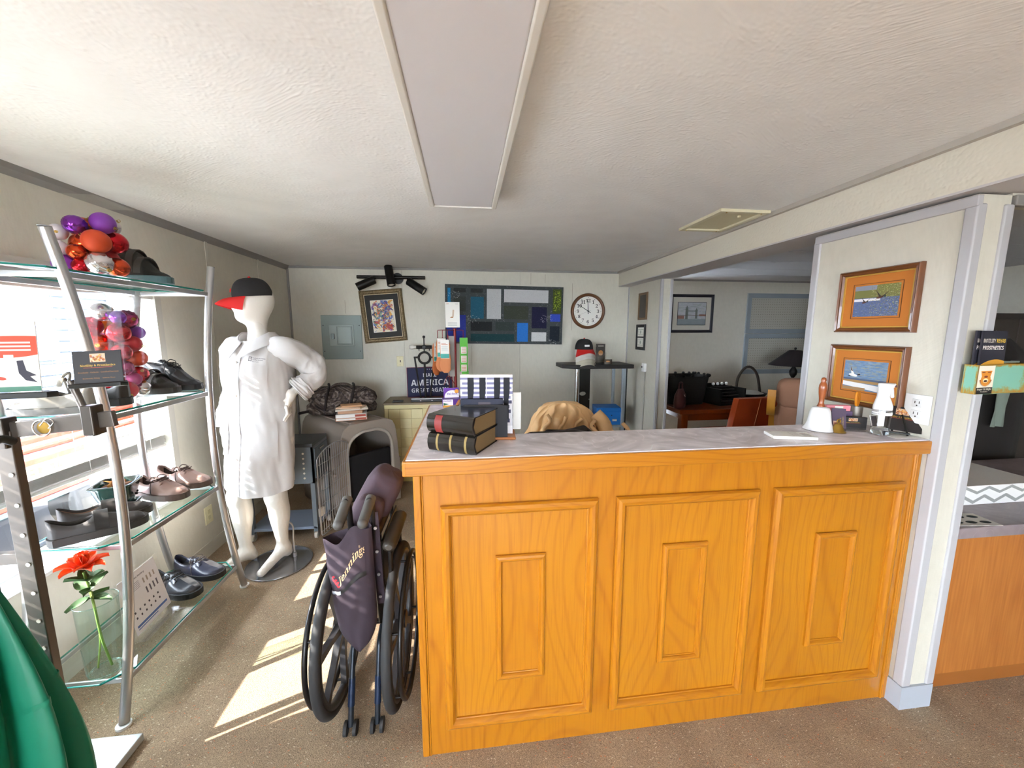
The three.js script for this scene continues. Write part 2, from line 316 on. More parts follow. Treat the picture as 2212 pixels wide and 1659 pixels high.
// ------------------------------------------------------------------ outside
struct('ground', 'sunlit grey asphalt yard outside the window', 'ground', bb(-40, -1.88, -0.5, -0.3, -30, 30), mat(0x626266, 0.9));
struct('ground', 'unseen pale paving behind the viewer, bouncing light to the ceiling', 'ground', bb(-1.87, 30, -0.5, -0.3, 5.76, 30), mat(0xc9c5bd, 0.9));  // out of view, kept pale to bounce daylight onto the ceiling
{ // low open trailer with pale lettering on its side
  const g = T('utility_trailer', 'low orange trailer with pale lettering seen through the blind', 'trailer', [-3.4, -0.3, -3.6]), o = mat(0x9c2c10, 0.5);
  M('side_wall', bb(-0.04, 0, 0.46, 0.8, -2.4, 1.9, 0.01), o, g); M('side_wall', bb(-1.4, -1.36, 0.46, 0.8, -2.4, 1.9, 0.01), o, g); M('end_wall', bb(-1.4, 0, 0.46, 0.8, -2.44, -2.4), o, g); M('end_wall', bb(-1.4, 0, 0.46, 0.8, 1.9, 1.94), o, g);
  M('floor_plate', bb(-1.4, 0, 0.42, 0.46, -2.44, 1.94), mat(0x55565a, 0.5, 0.5), g);
  M('side_rail', bb(0, 0.02, 0.585, 0.6, -2.4, 1.9), mat(0x77787c, 0.4, 0.6), g);
  const t = print(2048, 160, (c, w, h) => { c.fillStyle = '#9c3214'; c.fillRect(0, 0, w, h); c.fillStyle = '#d8b98a'; c.font = 'bold 130px sans-serif'; c.textBaseline = 'middle'; c.textAlign = 'center'; c.fillText('U-HAUL', w * 0.5, h * 0.55); });
  M('side_lettering', at(sheet(2.4, 0.18), 0.003, 0.7, 0.2, 0, Math.PI / 2), t, g);
  M('wheel', at(cyl(0.28, 0.16, 24), -0.14, 0.28, -0.3, 0, 0, Math.PI / 2), black, g); M('wheel', at(cyl(0.28, 0.16, 24), -1.26, 0.28, -0.3, 0, 0, Math.PI / 2), black, g);
  M('hitch', bb(-0.75, -0.65, 0.4, 0.45, 1.94, 2.8), mat(0x55565a, 0.5, 0.5), g);
}
{ // house over the road, siding kept dark so it does not burn out
  const g = T('house', 'dark slate clapboard house across the yard', 'house', [-7, -0.3, -10.5]);
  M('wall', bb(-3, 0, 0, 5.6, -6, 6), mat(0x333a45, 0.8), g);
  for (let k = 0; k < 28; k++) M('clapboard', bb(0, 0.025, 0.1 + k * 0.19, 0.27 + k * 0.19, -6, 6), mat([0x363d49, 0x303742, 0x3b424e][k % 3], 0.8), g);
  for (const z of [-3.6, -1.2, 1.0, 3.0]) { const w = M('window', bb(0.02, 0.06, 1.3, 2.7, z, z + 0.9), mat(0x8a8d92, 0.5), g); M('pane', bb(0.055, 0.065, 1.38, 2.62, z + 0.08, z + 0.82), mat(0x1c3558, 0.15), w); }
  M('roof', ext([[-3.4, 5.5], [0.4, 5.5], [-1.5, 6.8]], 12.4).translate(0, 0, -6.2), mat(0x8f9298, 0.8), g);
}
{ // access ramp with a lumber railing
  const g = T('ramp', 'slatted ramp deck just outside the window', 'ramp', [-2.4, -0.3, -2.3]);
  for (let k = 0; k < 16; k++) M('board', bb(-0.1, 0.45, 0.36 + k * 0.004, 0.39 + k * 0.004, 1.3 - k * 0.13, 1.41 - k * 0.13, 0.005), mat(0x6f7d92, 0.7), g);
  for (const z of [-1.4, 0.2, 1.2]) M('leg', bb(0.0, 0.08, 0, 0.36, z - 0.04, z + 0.04), mat(0xcbb48c, 0.8), g);
  const r = T('railing', 'pale lumber railing of the ramp outside the window', 'railing', [-2.6, -0.3, -2.3]);
  M('post', bb(-0.045, 0.045, 0, 1.02, -0.72, -0.63), mat(0xd9c193, 0.8), r);
  M('top_rail', bb(-0.07, 0.07, 1.02, 1.055, -1.9, -0.6, 0.005), mat(0x9c968c, 0.8), r);
  M('post', bb(-0.045, 0.045, 0, 1.02, -1.85, -1.76), mat(0xd9c193, 0.8), r);
  M('panel', bb(-0.02, 0.02, 0.5, 1.0, -1.8, -0.7), mat(0x8f8d88, 0.8), r);
}

// ------------------------------------------------------------------ ceiling fixtures
{
  const g = T('ceiling_light', 'long flat fluorescent ceiling light, switched off', 'ceiling light', [0, CH, 0]);
  const x0 = -0.155, x1 = 0.16, z0 = -1.94, z1 = -0.68;
  M('housing', bb(x0, x1, -0.022, 0, z0, z1, 0.004), mat(0xdad7d0, 0.5), g);
  M('diffuser', bb(x0 + 0.022, x1 - 0.022, -0.052, -0.02, z0 + 0.016, z1 - 0.016, 0.008), mat(0xdcdade, 0.35), g);
  for (const x of [x0, x1 - 0.024]) M('side_channel', bb(x, x + 0.024, -0.056, -0.002, z0, z1, 0.006), mat(0xe0ddd6, 0.45), g);
  for (const z of [z0, z1 - 0.014]) M('end_cap', bb(x0, x1, -0.056, -0.002, z, z + 0.014, 0.005), mat(0xe2e0da, 0.45), g);
}
{
  const g = T('ceiling_hatch', 'cream framed vent panel in ceiling beside the beam', 'vent', [1.48, CH, -2.165]);
  M('frame', ext([[-0.14, -0.2], [0.14, -0.2], [0.14, 0.2], [-0.14, 0.2]], 0.012, 0.002, [[[-0.115, -0.175], [0.115, -0.175], [0.115, 0.175], [-0.115, 0.175]]]).rotateX(Math.PI / 2).translate(0, -0.001, 0), mat(0xd9d2b4, 0.5), g);
  M('panel', bb(-0.115, 0.115, -0.005, 0, -0.175, 0.175), mat(0xd3cba8, 0.6), g);
  M('latch', bx(0.014, 0.012, 0.014, 0.003, 0.03, -0.009, 0.11), cream, g);
  for (const [x, z] of [[-0.1, -0.187], [0.1, -0.187], [0.1, 0.187], [-0.1, 0.187]]) M('screw', at(cyl(0.004, 0.004, 8), x, -0.016, z), brass, g);
}

// ------------------------------------------------------------------ reception counter
const FZ = -1.2;
{
  const g = T('reception_counter', 'golden oak reception counter with three moulded front panels', 'counter', [0, 0, 0]);
  M('front_board', uvm(bb(-0.145, 1.675, 0, 1.045, FZ - 0.02, FZ)), oakFront, g);
  M('side_board', uvm(bb(-0.17, -0.15, 0, 1.045, -2.06, FZ - 0.02)), oakPlain, g);
  M('inner_board', uvm(bb(-0.15, 1.69, 0, 1.045, FZ - 0.06, FZ - 0.03)), oakPlain, g);
  M('corner_post', uvm(bb(-0.172, -0.148, 0, 1.047, FZ - 0.025, FZ + 0.006, 0.004)), oakStrip, g);
  M('corner_post', uvm(bb(1.678, 1.697, 0, 1.047, FZ - 0.025, FZ + 0.006, 0.004)), oakStrip, g);
  M('corner_bead', rod([-0.1445, 0, FZ + 0.001], [-0.1445, 1.045, FZ + 0.001], 0.003), oakStrip, g);
  M('corner_bead', rod([1.674, 0, FZ + 0.001], [1.674, 1.045, FZ + 0.001], 0.005), oakStrip, g);
  // one moulding stick: profile in (across, out), mitred at both ends
  const prof = [[0, 0], [0, 0.008], [0.004, 0.014], [0.012, 0.018], [0.02, 0.017], [0.0255, 0.011], [0.027, 0.006], [0.03, 0.005], [0.03, 0]];
  const stick = (len, s) => loft([prof.map(([u, v]) => [-len / 2 + u * s, u * s, v * s]), prof.map(([u, v]) => [len / 2 - u * s, u * s, v * s])], { cap0: true, cap1: true, crease: 0.5 });
  const panel = (x0, x1, y0, y1, z, s, pm) => {
    const p = M('panel', uvm(bx(x1 - x0 - 0.002, y1 - y0 - 0.002, 0.004, 0, (x0 + x1) / 2, (y0 + y1) / 2, z + 0.001)), pm, g), w = x1 - x0, h = y1 - y0, cx = (x0 + x1) / 2, cy = (y0 + y1) / 2;
    for (const [len, a, dx, dy] of [[w, 0, 0, -h / 2], [w, Math.PI, 0, h / 2], [h, -Math.PI / 2, -w / 2, 0], [h, Math.PI / 2, w / 2, 0]])
      M('moulding', uvm(stick(len, s).rotateZ(a).translate(cx + dx, cy + dy, z + 0.002), Math.abs(a) < 0.1 || a === Math.PI), oakStrip, p);
  };
  for (const [a, b, c, d] of [[-0.088, 0.44, 0.09, 0.26], [0.505, 1.037, 0.683, 0.853], [1.098, 1.632, 1.286, 1.454]]) {
    panel(a, b, 0.11, 0.937, FZ, 1.25, oakPanel); panel(c, d, 0.285, 0.752, FZ + 0.003, 0.8, oakFront);
  }
  M('shelf_board', bb(-0.15, 1.68, 0.6, 0.62, -1.42, FZ - 0.06), oakPlain, g);
}
{ // L-shaped top: wide along the front, a wing running back on the left
  const g = T('counter_top', 'mottled grey-mauve laminate countertop with oak edge', 'countertop', [0, 1.047, 0]);
  const Lp = [[-0.19, 1.18], [1.735, 1.18], [1.735, 1.19], [1.698, 1.19], [1.698, 1.445], [0.13, 1.445], [0.13, 2.09], [-0.19, 2.09]].map(([x, z]) => [x, z]);
  M('laminate_sheet', uvm(ext(Lp, 0.007).rotateX(-Math.PI / 2).translate(0, 0.046, 0)), laminate, g);
  M('core_board', uvm(ext(Lp.map(([x, z]) => [clamp(x, -0.18, 1.69), clamp(z, 1.19, 2.08)]), 0.046).rotateX(-Math.PI / 2)), oakPlain, g);
  M('front_edge', uvm(bb(-0.192, 1.736, 0.002, 0.0505, 1.171 * -1, -1.151, 0.004).translate(0, 0, -0.017), true), oakStrip, g);
  M('left_edge', uvm(bb(-0.2, -0.18, 0.002, 0.0505, -2.09, -1.17, 0.004)), oakStrip, g);
}

// ------------------------------------------------------------------ back wall
{
  const g = T('breaker_panel', 'grey-green electrical breaker panel on back wall', 'breaker panel', [-1.243, 1.428, BZ]), m = mat(0x8f9d98, 0.45), m2 = mat(0xa3b0ab, 0.4);
  M('cover', bx(0.392, 0.445, 0.018, 0.004, 0, 0, 0.009), m, g);
  M('inner_plate', bx(0.24, 0.215, 0.008, 0.003, 0.0, 0.02, 0.021), m2, g);
  const d = M('door', bx(0.15, 0.185, 0.01, 0.004, 0.03, 0.02, 0.027), m, g);
  M('door_inset', bx(0.13, 0.165, 0.004, 0.002, 0.03, 0.02, 0.033), m2, d);
  M('latch', bx(0.03, 0.055, 0.012, 0.003, -0.085, 0.012, 0.028), mat(0x6f7774, 0.35, 0.6), g);
  for (const [x, y] of [[-0.175, 0.12], [0.175, 0.12], [-0.175, -0.14], [0.175, -0.14]]) M('screw', at(cyl(0.005, 0.004, 8), x, y, 0.019, Math.PI / 2), mat(0x3a3d3c, 0.4, 0.6), g);
}
function pictureFrame(g, w, h, bw, depth, frameM, lip) { // four mitred sticks
  const pr = lip ?? [[0, 0], [0, depth * 0.7], [bw * 0.2, depth], [bw * 0.45, depth * 0.8], [bw * 0.7, depth * 0.85], [bw, depth * 0.45], [bw, 0]];
  const st = (len) => loft([pr.map(([u, v]) => [-len / 2 + u, u, v]), pr.map(([u, v]) => [len / 2 - u, u, v])], { cap0: true, cap1: true, crease: 0.6 });
  for (const [len, a, dx, dy] of [[w, 0, 0, -h / 2], [w, Math.PI, 0, h / 2], [h, -Math.PI / 2, -w / 2, 0], [h, Math.PI / 2, w / 2, 0]]) M('frame_stick', uvm(st(len).rotateZ(a).translate(dx, dy, 0), !(Math.abs(a) < 0.1 || a === Math.PI)), frameM, g);
}
{
  const g = T('framed_picture', 'colourful abstract figure print in ornate bronze frame, hung askew', 'picture', [-0.826, 1.645, BZ]);
  g.rotation.z = 4.6 * DEG;
  const bronze = mat(0xffffff, 0.45, 0.25, { map: metres(dataTex(256, 256, (u, v) => { const k = 90 + 110 * Math.abs(tn(u, v, 22, 3)) + 40 * tn(u, v, 60, 5); return [k + 12, k - 6, k - 38]; }), 0.12), bumpMap: stipple, bumpScale: 0.002 });
  pictureFrame(g, 0.425, 0.53, 0.042, 0.03, bronze);
  M('inner_lip', ext([[-0.173, -0.225], [0.173, -0.225], [0.173, 0.225], [-0.173, 0.225]], 0.012, 0, [[[-0.166, -0.218], [0.166, -0.218], [0.166, 0.218], [-0.166, 0.218]]]), mat(0xd9c9a4, 0.5), g);
  M('mat_board', bx(0.336, 0.44, 0.006, 0, 0, 0, 0.004), mat(0x2a2927, 0.7), g);
  M('print', sheet(0.23, 0.325, 0, 0, 0.0085), print(460, 650, (c, w, h) => {
    c.fillStyle = '#e9e2cf'; c.fillRect(0, 0, w, h);
    const cols = ['#3a4fa0', '#d99a3c', '#cf5a3a', '#5b6fb8', '#e0b45a', '#7d4a8c', '#4a7f6a', '#f0e6d0', '#2c2f58'];
    for (let k = 0; k < 230; k++) { c.strokeStyle = cols[(rnd() * cols.length) | 0]; c.globalAlpha = 0.8; c.lineWidth = k < 70 ? rr(20, 46) : rr(4, 12); const x = rr(40, w - 50), y = rr(30, h - 40); c.beginPath(); c.moveTo(x, y); c.bezierCurveTo(x + rr(-80, 80), y + rr(-70, 70), x + rr(-90, 90), y + rr(-90, 90), x + rr(-80, 80), y + rr(-80, 80)); c.stroke(); }
    c.globalAlpha = 1; for (let k = 0; k < 40; k++) { c.strokeStyle = '#b8432c'; c.lineWidth = 4; c.beginPath(); c.arc(330 + rr(-50, 50), 530 + rr(-50, 50), rr(8, 40), 0, 5); c.stroke(); }
    c.strokeStyle = '#f3efe6'; c.lineWidth = 18; c.strokeRect(0, 0, w, h);
  }), g);
}
{
  const g = T('track_light', 'black three-head track spotlight above the askew picture', 'spotlight', [-0.717, 2.02, BZ]);
  M('canopy', at(cyl(0.055, 0.03, 24), 0.05, 0, 0.016, Math.PI / 2), blackMetal, g);
  M('bar', at(cyl(0.017, 0.66, 16), 0, 0.002, 0.09, 0, 0, Math.PI / 2), blackMetal, g);
  M('bar_arm', rod([0.05, 0, 0.02], [0.05, 0, 0.09], 0.012), blackMetal, g);
  for (const [a, b] of [[[-0.155, -0.025, 0.12], [-0.315, -0.105, 0.16]], [[-0.02, 0.105, 0.13], [0.012, -0.085, 0.17]], [[0.165, -0.035, 0.12], [0.325, -0.14, 0.16]]]) {
    const A = V(...a), B = V(...b), d = B.clone().sub(A).normalize(), q = new THREE.Quaternion().setFromUnitVectors(V(0, 1, 0), d), L = A.distanceTo(B), mv = (x) => x.applyQuaternion(q).translate(...a);
    const h = M('lamp_head', mv(lathe([[0, -0.002], [0.036, 0], [0.04, 0.006], [0.04, L], [0.036, L], [0.036, L - 0.03], [0, L - 0.035]], 24)), blackMetal, g);
    M('bulb', mv(lathe([[0.033, L - 0.022], [0.031, L - 0.008], [0.018, L - 0.002], [0, L]], 20)), mat(0xded7c6, 0.35), h);
    M('knuckle', rod([clamp(a[0], -0.2, 0.2) * 0.9, 0, 0.09], A.clone().addScaledVector(d, L * 0.25).toArray(), 0.009), blackMetal, h);
  }
}
{
  const g = T('light_switch', 'cream switch plate on back wall above yellow cabinet', 'switch', [-0.679, 1.178, BZ]);
  M('plate', bx(0.068, 0.108, 0.006, 0.002, 0, 0, 0.003), cream, g);
  M('toggle', bx(0.009, 0.022, 0.014, 0.002, 0.004, 0.002, 0.009), mat(0x6b6353, 0.5), g);
  for (const y of [-0.036, 0.036]) M('screw', at(cyl(0.003, 0.002, 8), 0, y, 0.0065, Math.PI / 2), brass, g);
}
{
  const g = T('abstract_painting', 'large abstract canvas of blue, grey and black blocks', 'painting', [0.424, 1.659, BZ + 0.014]); g.rotation.z = -0.8 * DEG;
  const mtex = print(1664, 812, (c, w, h) => {
    c.fillStyle = '#454a4b'; c.fillRect(0, 0, w, h);
    for (let k = 0; k < 2600; k++) { c.strokeStyle = ['#3c4142', '#6e7474', '#8d9290', '#2e3233', '#a8abaa'][(rnd() * 5) | 0]; c.globalAlpha = 0.5; c.lineWidth = rr(1, 5); const x = rr(0, w), y = rr(0, h); c.beginPath(); c.moveTo(x, y); c.lineTo(x + rr(-22, 22), y + rr(-22, 22)); c.stroke(); }
    c.globalAlpha = 1;
    const B = (x0, y0, x1, y1, col, sp) => { // corners in hundredths of the canvas
      const X = x0 * w / 100, Y = y0 * h / 100, W = (x1 - x0) * w / 100, H = (y1 - y0) * h / 100; c.fillStyle = col; c.fillRect(X, Y, W, H);
      for (let k = 0; k < W * H / 260; k++) { c.globalAlpha = 0.16; c.fillStyle = sp ?? (rnd() < 0.5 ? '#000' : '#fff'); c.fillRect(X + rnd() * W, Y + rnd() * H, rr(2, 7), rr(2, 5)); } c.globalAlpha = 1;
    };
    B(2, 6, 4.5, 30, '#1f7fb5'); B(7, 6, 17, 13, '#2d3130'); B(21, 6, 31, 13, '#2d3130'); B(7, 20, 17, 45, '#3c403c'); B(21, 20, 32, 57, '#1f5f78'); B(34.5, 6, 46.5, 57, '#cfd0d2', '#111'); B(49, 6, 87, 28, '#d6d6d8', '#444'); B(49, 34, 70, 57, '#3d4236');
    B(73, 35, 86, 72, '#17163c'); B(1, 51, 17, 97, '#2a3a9e'); B(21, 62, 39, 78, '#1e2122'); B(42, 62, 58, 77, '#35403e'); B(21, 83, 58, 96, '#123f44'); B(60.5, 63, 70, 96, '#2578d2'); B(73, 79, 86, 95, '#e2e2e0', '#111'); B(89, 47, 98, 60, '#3450c4'); B(89, 68, 97.5, 95, '#16202c'); B(91, 4, 98.5, 45, '#46541f', '#b8d42c');
    for (let k = 0; k < 260; k++) { c.fillStyle = ['#bcd432', '#8ea82a', '#2c3418'][(rnd() * 3) | 0]; c.globalAlpha = 0.7; c.fillRect(w * rr(0.915, 0.975), h * rr(0.05, 0.4), rr(4, 16), rr(4, 14)); }
    c.globalAlpha = 0.9; c.strokeStyle = '#e8e8e6'; for (const [x, y, n] of [[0.07, 0.17, 30], [0.23, 0.58, 30], [0.8, 0.87, 90], [0.86, 0.55, 40], [0.45, 0.55, 30], [0.9, 0.97, 40]]) for (let k = 0; k < n; k++) { c.lineWidth = rr(1, 4); const a = w * (x + rr(-0.05, 0.05)), b = h * (y + rr(-0.06, 0.06)); c.beginPath(); c.moveTo(a, b); c.lineTo(a + rr(-20, 20), b + rr(-14, 14)); c.stroke(); }
    c.globalAlpha = 0.06; c.fillStyle = '#000'; c.fillRect(0, 0, w, h); c.globalAlpha = 1;
  }, 0.85);
  M('stretcher', bx(1.246, 0.606, 0.034, 0.003, 0, 0, 0.017), mat(0x3c4142, 0.7), g);
  M('canvas_face', sheet(1.244, 0.604, 0, 0, 0.0345), mtex, g);
}
{
  const g = T('wall_clock', 'round brown wall clock with white numbered face', 'clock', [1.337, 1.706, BZ]);
  M('rim', lathe([[0.158, 0], [0.192, 0], [0.192, 0.014], [0.184, 0.032], [0.172, 0.036], [0.162, 0.028], [0.158, 0.014]], 56).rotateX(Math.PI / 2), mat(0x6b4529, 0.4), g);
  M('dial', new THREE.CircleGeometry(0.162, 56).translate(0, 0, 0.014), print(768, 768, (c, w) => {
    c.fillStyle = '#f1eee6'; c.fillRect(0, 0, w, w); c.translate(w / 2, w / 2); c.fillStyle = '#1c1a18'; c.textAlign = 'center'; c.textBaseline = 'middle'; c.font = 'bold 118px serif';
    for (let k = 1; k <= 12; k++) { const a = k * Math.PI / 6; c.fillText(String(k), Math.sin(a) * 268, -Math.cos(a) * 268); }
    for (let k = 0; k < 60; k++) { const a = k * Math.PI / 30; c.beginPath(); c.arc(Math.sin(a) * 342, -Math.cos(a) * 342, k % 5 ? 4 : 9, 0, 7); c.fill(); }
  }), g);
  const hand = (len, w, ang, z, m, n) => M(n, ext([[-w, -0.03], [w, -0.03], [w * 0.6, len], [-w * 0.6, len]], 0.0015).rotateZ(-ang).translate(0, 0, z), m, g);
  hand(0.115, 0.0042, -3 * DEG, 0.018, black, 'hour_hand'); hand(0.13, 0.0036, -58 * DEG, 0.021, black, 'minute_hand'); hand(0.12, 0.0008, -112 * DEG, 0.024, mat(0x8b8378, 0.5), 'second_hand');
  M('hub', at(cyl(0.007, 0.01, 16), 0, 0, 0.022, Math.PI / 2), black, g);
}
// ------------------------------------------------------------------ far stub wall
{
  const gx = 1.797, q = -Math.PI / 2;
  const a = T('plaque', 'small dark plaque in a brown frame on wall stub', 'plaque', [gx, 1.74, -3.765], q);
  pictureFrame(a, 0.185, 0.27, 0.024, 0.016, mat(0x7a5f42, 0.5)); M('plate', bx(0.15, 0.23, 0.006, 0, 0, 0, 0.005), mat(0x4a4640, 0.5), a);
  const b = T('framed_picture', 'narrow black frame holding two small banknotes', 'picture', [gx, 1.43, -3.785], q);
  pictureFrame(b, 0.195, 0.26, 0.026, 0.016, mat(0x191716, 0.5)); M('backing', bx(0.15, 0.22, 0.005, 0, 0, 0, 0.004), mat(0x191716, 0.6), b);
  const bill = print(300, 210, (c, w, h) => { c.fillStyle = '#e9e7dc'; c.fillRect(0, 0, w, h); c.strokeStyle = '#7e8a78'; c.lineWidth = 6; c.strokeRect(18, 45, w - 36, h - 90); c.fillStyle = '#9aa596'; c.beginPath(); c.ellipse(w / 2, h / 2, 28, 40, 0, 0, 7); c.fill(); c.font = '34px serif'; c.fillStyle = '#5d6b58'; c.fillText('1', 34, 100); c.fillText('1', w - 54, 140); });
  for (const y of [0.053, -0.053]) M('banknote', sheet(0.135, 0.092, 0, y, 0.0075), bill, b);
  const s = T('thermostat', 'small white wall sensor box above a thin conduit', 'thermostat', [gx, 1.13, -3.66], q);
  M('box', bx(0.05, 0.085, 0.03, 0.005, 0, 0, 0.015), whitePlastic, s); M('dial', bx(0.014, 0.02, 0.004, 0.001, -0.013, 0.005, 0.031), black, s); M('conduit', bx(0.012, 1.0, 0.008, 0.002, 0, -0.545, 0.004), mat(0xbab6aa, 0.5), s);
}
// ------------------------------------------------------------------ cabinet corner at the back
const yellowPaint = mat(0xf6e8b0, 0.5);
{
  const g = T('tall_cabinet', 'pale yellow cabinet with squared door fronts', 'cabinet', [-0.4, 0, -3.94]);
  M('carcass', bb(-0.385, 0.385, 0.06, 0.785, -0.185, 0.165, 0.004), yellowPaint, g);
  M('plinth', bb(-0.38, 0.38, 0, 0.06, -0.18, 0.16), mat(0xc9b56a, 0.6), g);
  M('top_board', bb(-0.395, 0.395, 0.785, 0.805, -0.19, 0.185, 0.005), mat(0x8f8064, 0.5), g);
  M('frame_rail', merge(bb(-0.385, 0.385, 0.745, 0.785, 0.165, 0.182, 0.003), bb(-0.385, -0.35, 0.06, 0.745, 0.165, 0.182, 0.003), bb(-0.02, 0.02, 0.06, 0.745, 0.165, 0.182, 0.003)), yellowPaint, g);
  for (const x0 of [-0.346, 0.024]) {
    const d = M('door', bb(x0, x0 + 0.322, 0.075, 0.742, 0.165, 0.174), mat(0xd6c280, 0.6), g);
    for (let i = 0; i < 3; i++) for (let j = 0; j < 7; j++) M('square', bx(0.1045, 0.0925, 0.006, 0.0015, x0 + 0.0535 + i * 0.1075, 0.122 + j * 0.0955, 0.177), mat([0xf6e8b0, 0xf2e2a6, 0xf9ecb8][(i + j * 2) % 3], 0.45), d);
    M('knob', at(sph(0.012, 12, 8), x0 < 0 ? -0.04 : 0.04, 0.45, 0.188), mat(0x3b3021, 0.4), d);
  }
}
{
  const g = T('campaign_sign', 'navy sign with white block lettering leaning on back wall', 'sign', [-0.37, 0.806, -4.06]); g.rotation.x = -0.12; g.rotation.z = 0.02;
  M('board', bx(0.47, 0.315, 0.004, 0, 0, 0.158, 0), mat(0x23264a, 0.6), g);
  M('print', sheet(0.468, 0.313, 0, 0.158, 0.0025), print(936, 626, (c, w, h) => {
    c.fillStyle = '#23264a'; c.fillRect(0, 0, w, h); c.strokeStyle = '#8c2f45'; c.lineWidth = 10; c.strokeRect(5, 5, w - 10, h - 10); c.fillStyle = '#eeeef2'; c.textAlign = 'center';
    c.font = 'bold 105px sans-serif'; c.fillText('MAKE', w * 0.5, 205); c.font = 'bold 175px sans-serif'; c.fillText('AMERICA', w * 0.5, 385, w * 0.9); c.font = 'bold 118px sans-serif'; c.fillText('GREAT AGAIN', w * 0.5, 525, w * 0.9);
    for (const k of [-2, -1, 0, 1, 2]) { c.save(); c.translate(w / 2 + k * 44, 45); c.beginPath(); for (let i = 0; i < 10; i++) { const r = i % 2 ? 5 : 13, a = i * Math.PI / 5; c.lineTo(Math.sin(a) * r, -Math.cos(a) * r); } c.fill(); c.restore(); }
  }), g);
}
{
  const g = T('table_lamp', 'dark wrought-iron lamp base with ring and bare bulb', 'lamp', [-0.4, 0.806, -3.87]), m = mat(0x2b2826, 0.5, 0.5);
  M('foot', bb(-0.09, 0.09, 0, 0.02, -0.05, 0.05, 0.004), m, g);
  for (const s of [-1, 1]) M('side_bar', merge(rod([s * 0.045, 0.015, 0], [s * 0.095, 0.435, 0], 0.009, 0.009, 6), rod([s * 0.103, 0.43, 0], [s * 0.045, 0.43, 0], 0.009, 0.009, 6)), m, g);
  M('centre_bar', rod([0, 0.015, 0], [0, 0.365, 0], 0.01, 0.01, 8), m, g);
  M('ring', torus(0.055, 0.011, 10, 36).translate(0, 0.425, 0), m, g);
  M('stem', rod([0, 0.48, 0], [0, 0.62, 0], 0.006), m, g);
  const so = M('socket_bar', merge(at(cyl(0.017, 0.15, 14), 0, 0.53, 0, 0, 0, Math.PI / 2), bx(0.04, 0.04, 0.04, 0.008, 0, 0.53, 0)), blackMetal, g);
  for (const s of [-0.05, 0.05]) M('pull_switch', rod([s, 0.515, 0], [s, 0.495, 0], 0.004), blackMetal, so);
  M('finial', at(sph(0.014, 14, 10), 0, 0.63, 0), m, g);
  M('bulb', at(lathe([[0, 0], [0.012, 0], [0.014, 0.015], [0.024, 0.04], [0.024, 0.055], [0.014, 0.07], [0, 0.074]], 18), -0.072, 0.53, 0, 0, 0, Math.PI / 2), mat(0xf2efe8, 0.2), g);
}
{
  const g = T('label_printer', 'flat silver and black device under the iron lamp', 'device', [-0.38, 0.806, -3.802]);
  M('body', bx(0.3, 0.022, 0.045, 0.004, 0, 0.011, 0), mat(0x2a2a2c, 0.4), g); M('lid', bx(0.3, 0.012, 0.04, 0.003, 0, 0.029, 0), mat(0xa8aaae, 0.35, 0.5), g);
  for (const x of [-0.06, 0.05]) M('button', bx(0.014, 0.006, 0.004, 0.001, x, 0.012, 0.024), mat(0xd8d8d8, 0.3), g);
  one('card_tray', 'small flat black tray on corner of yellow cabinet', 'tray', merge(bx(0.1, 0.008, 0.06, 0.003, 0, 0.004, 0), bx(0.1, 0.006, 0.004, 0, 0, 0.01, 0.028), bx(0.1, 0.006, 0.004, 0, 0, 0.01, -0.028)), black, [-0.66, 0.806, -3.81], 0.1);
}
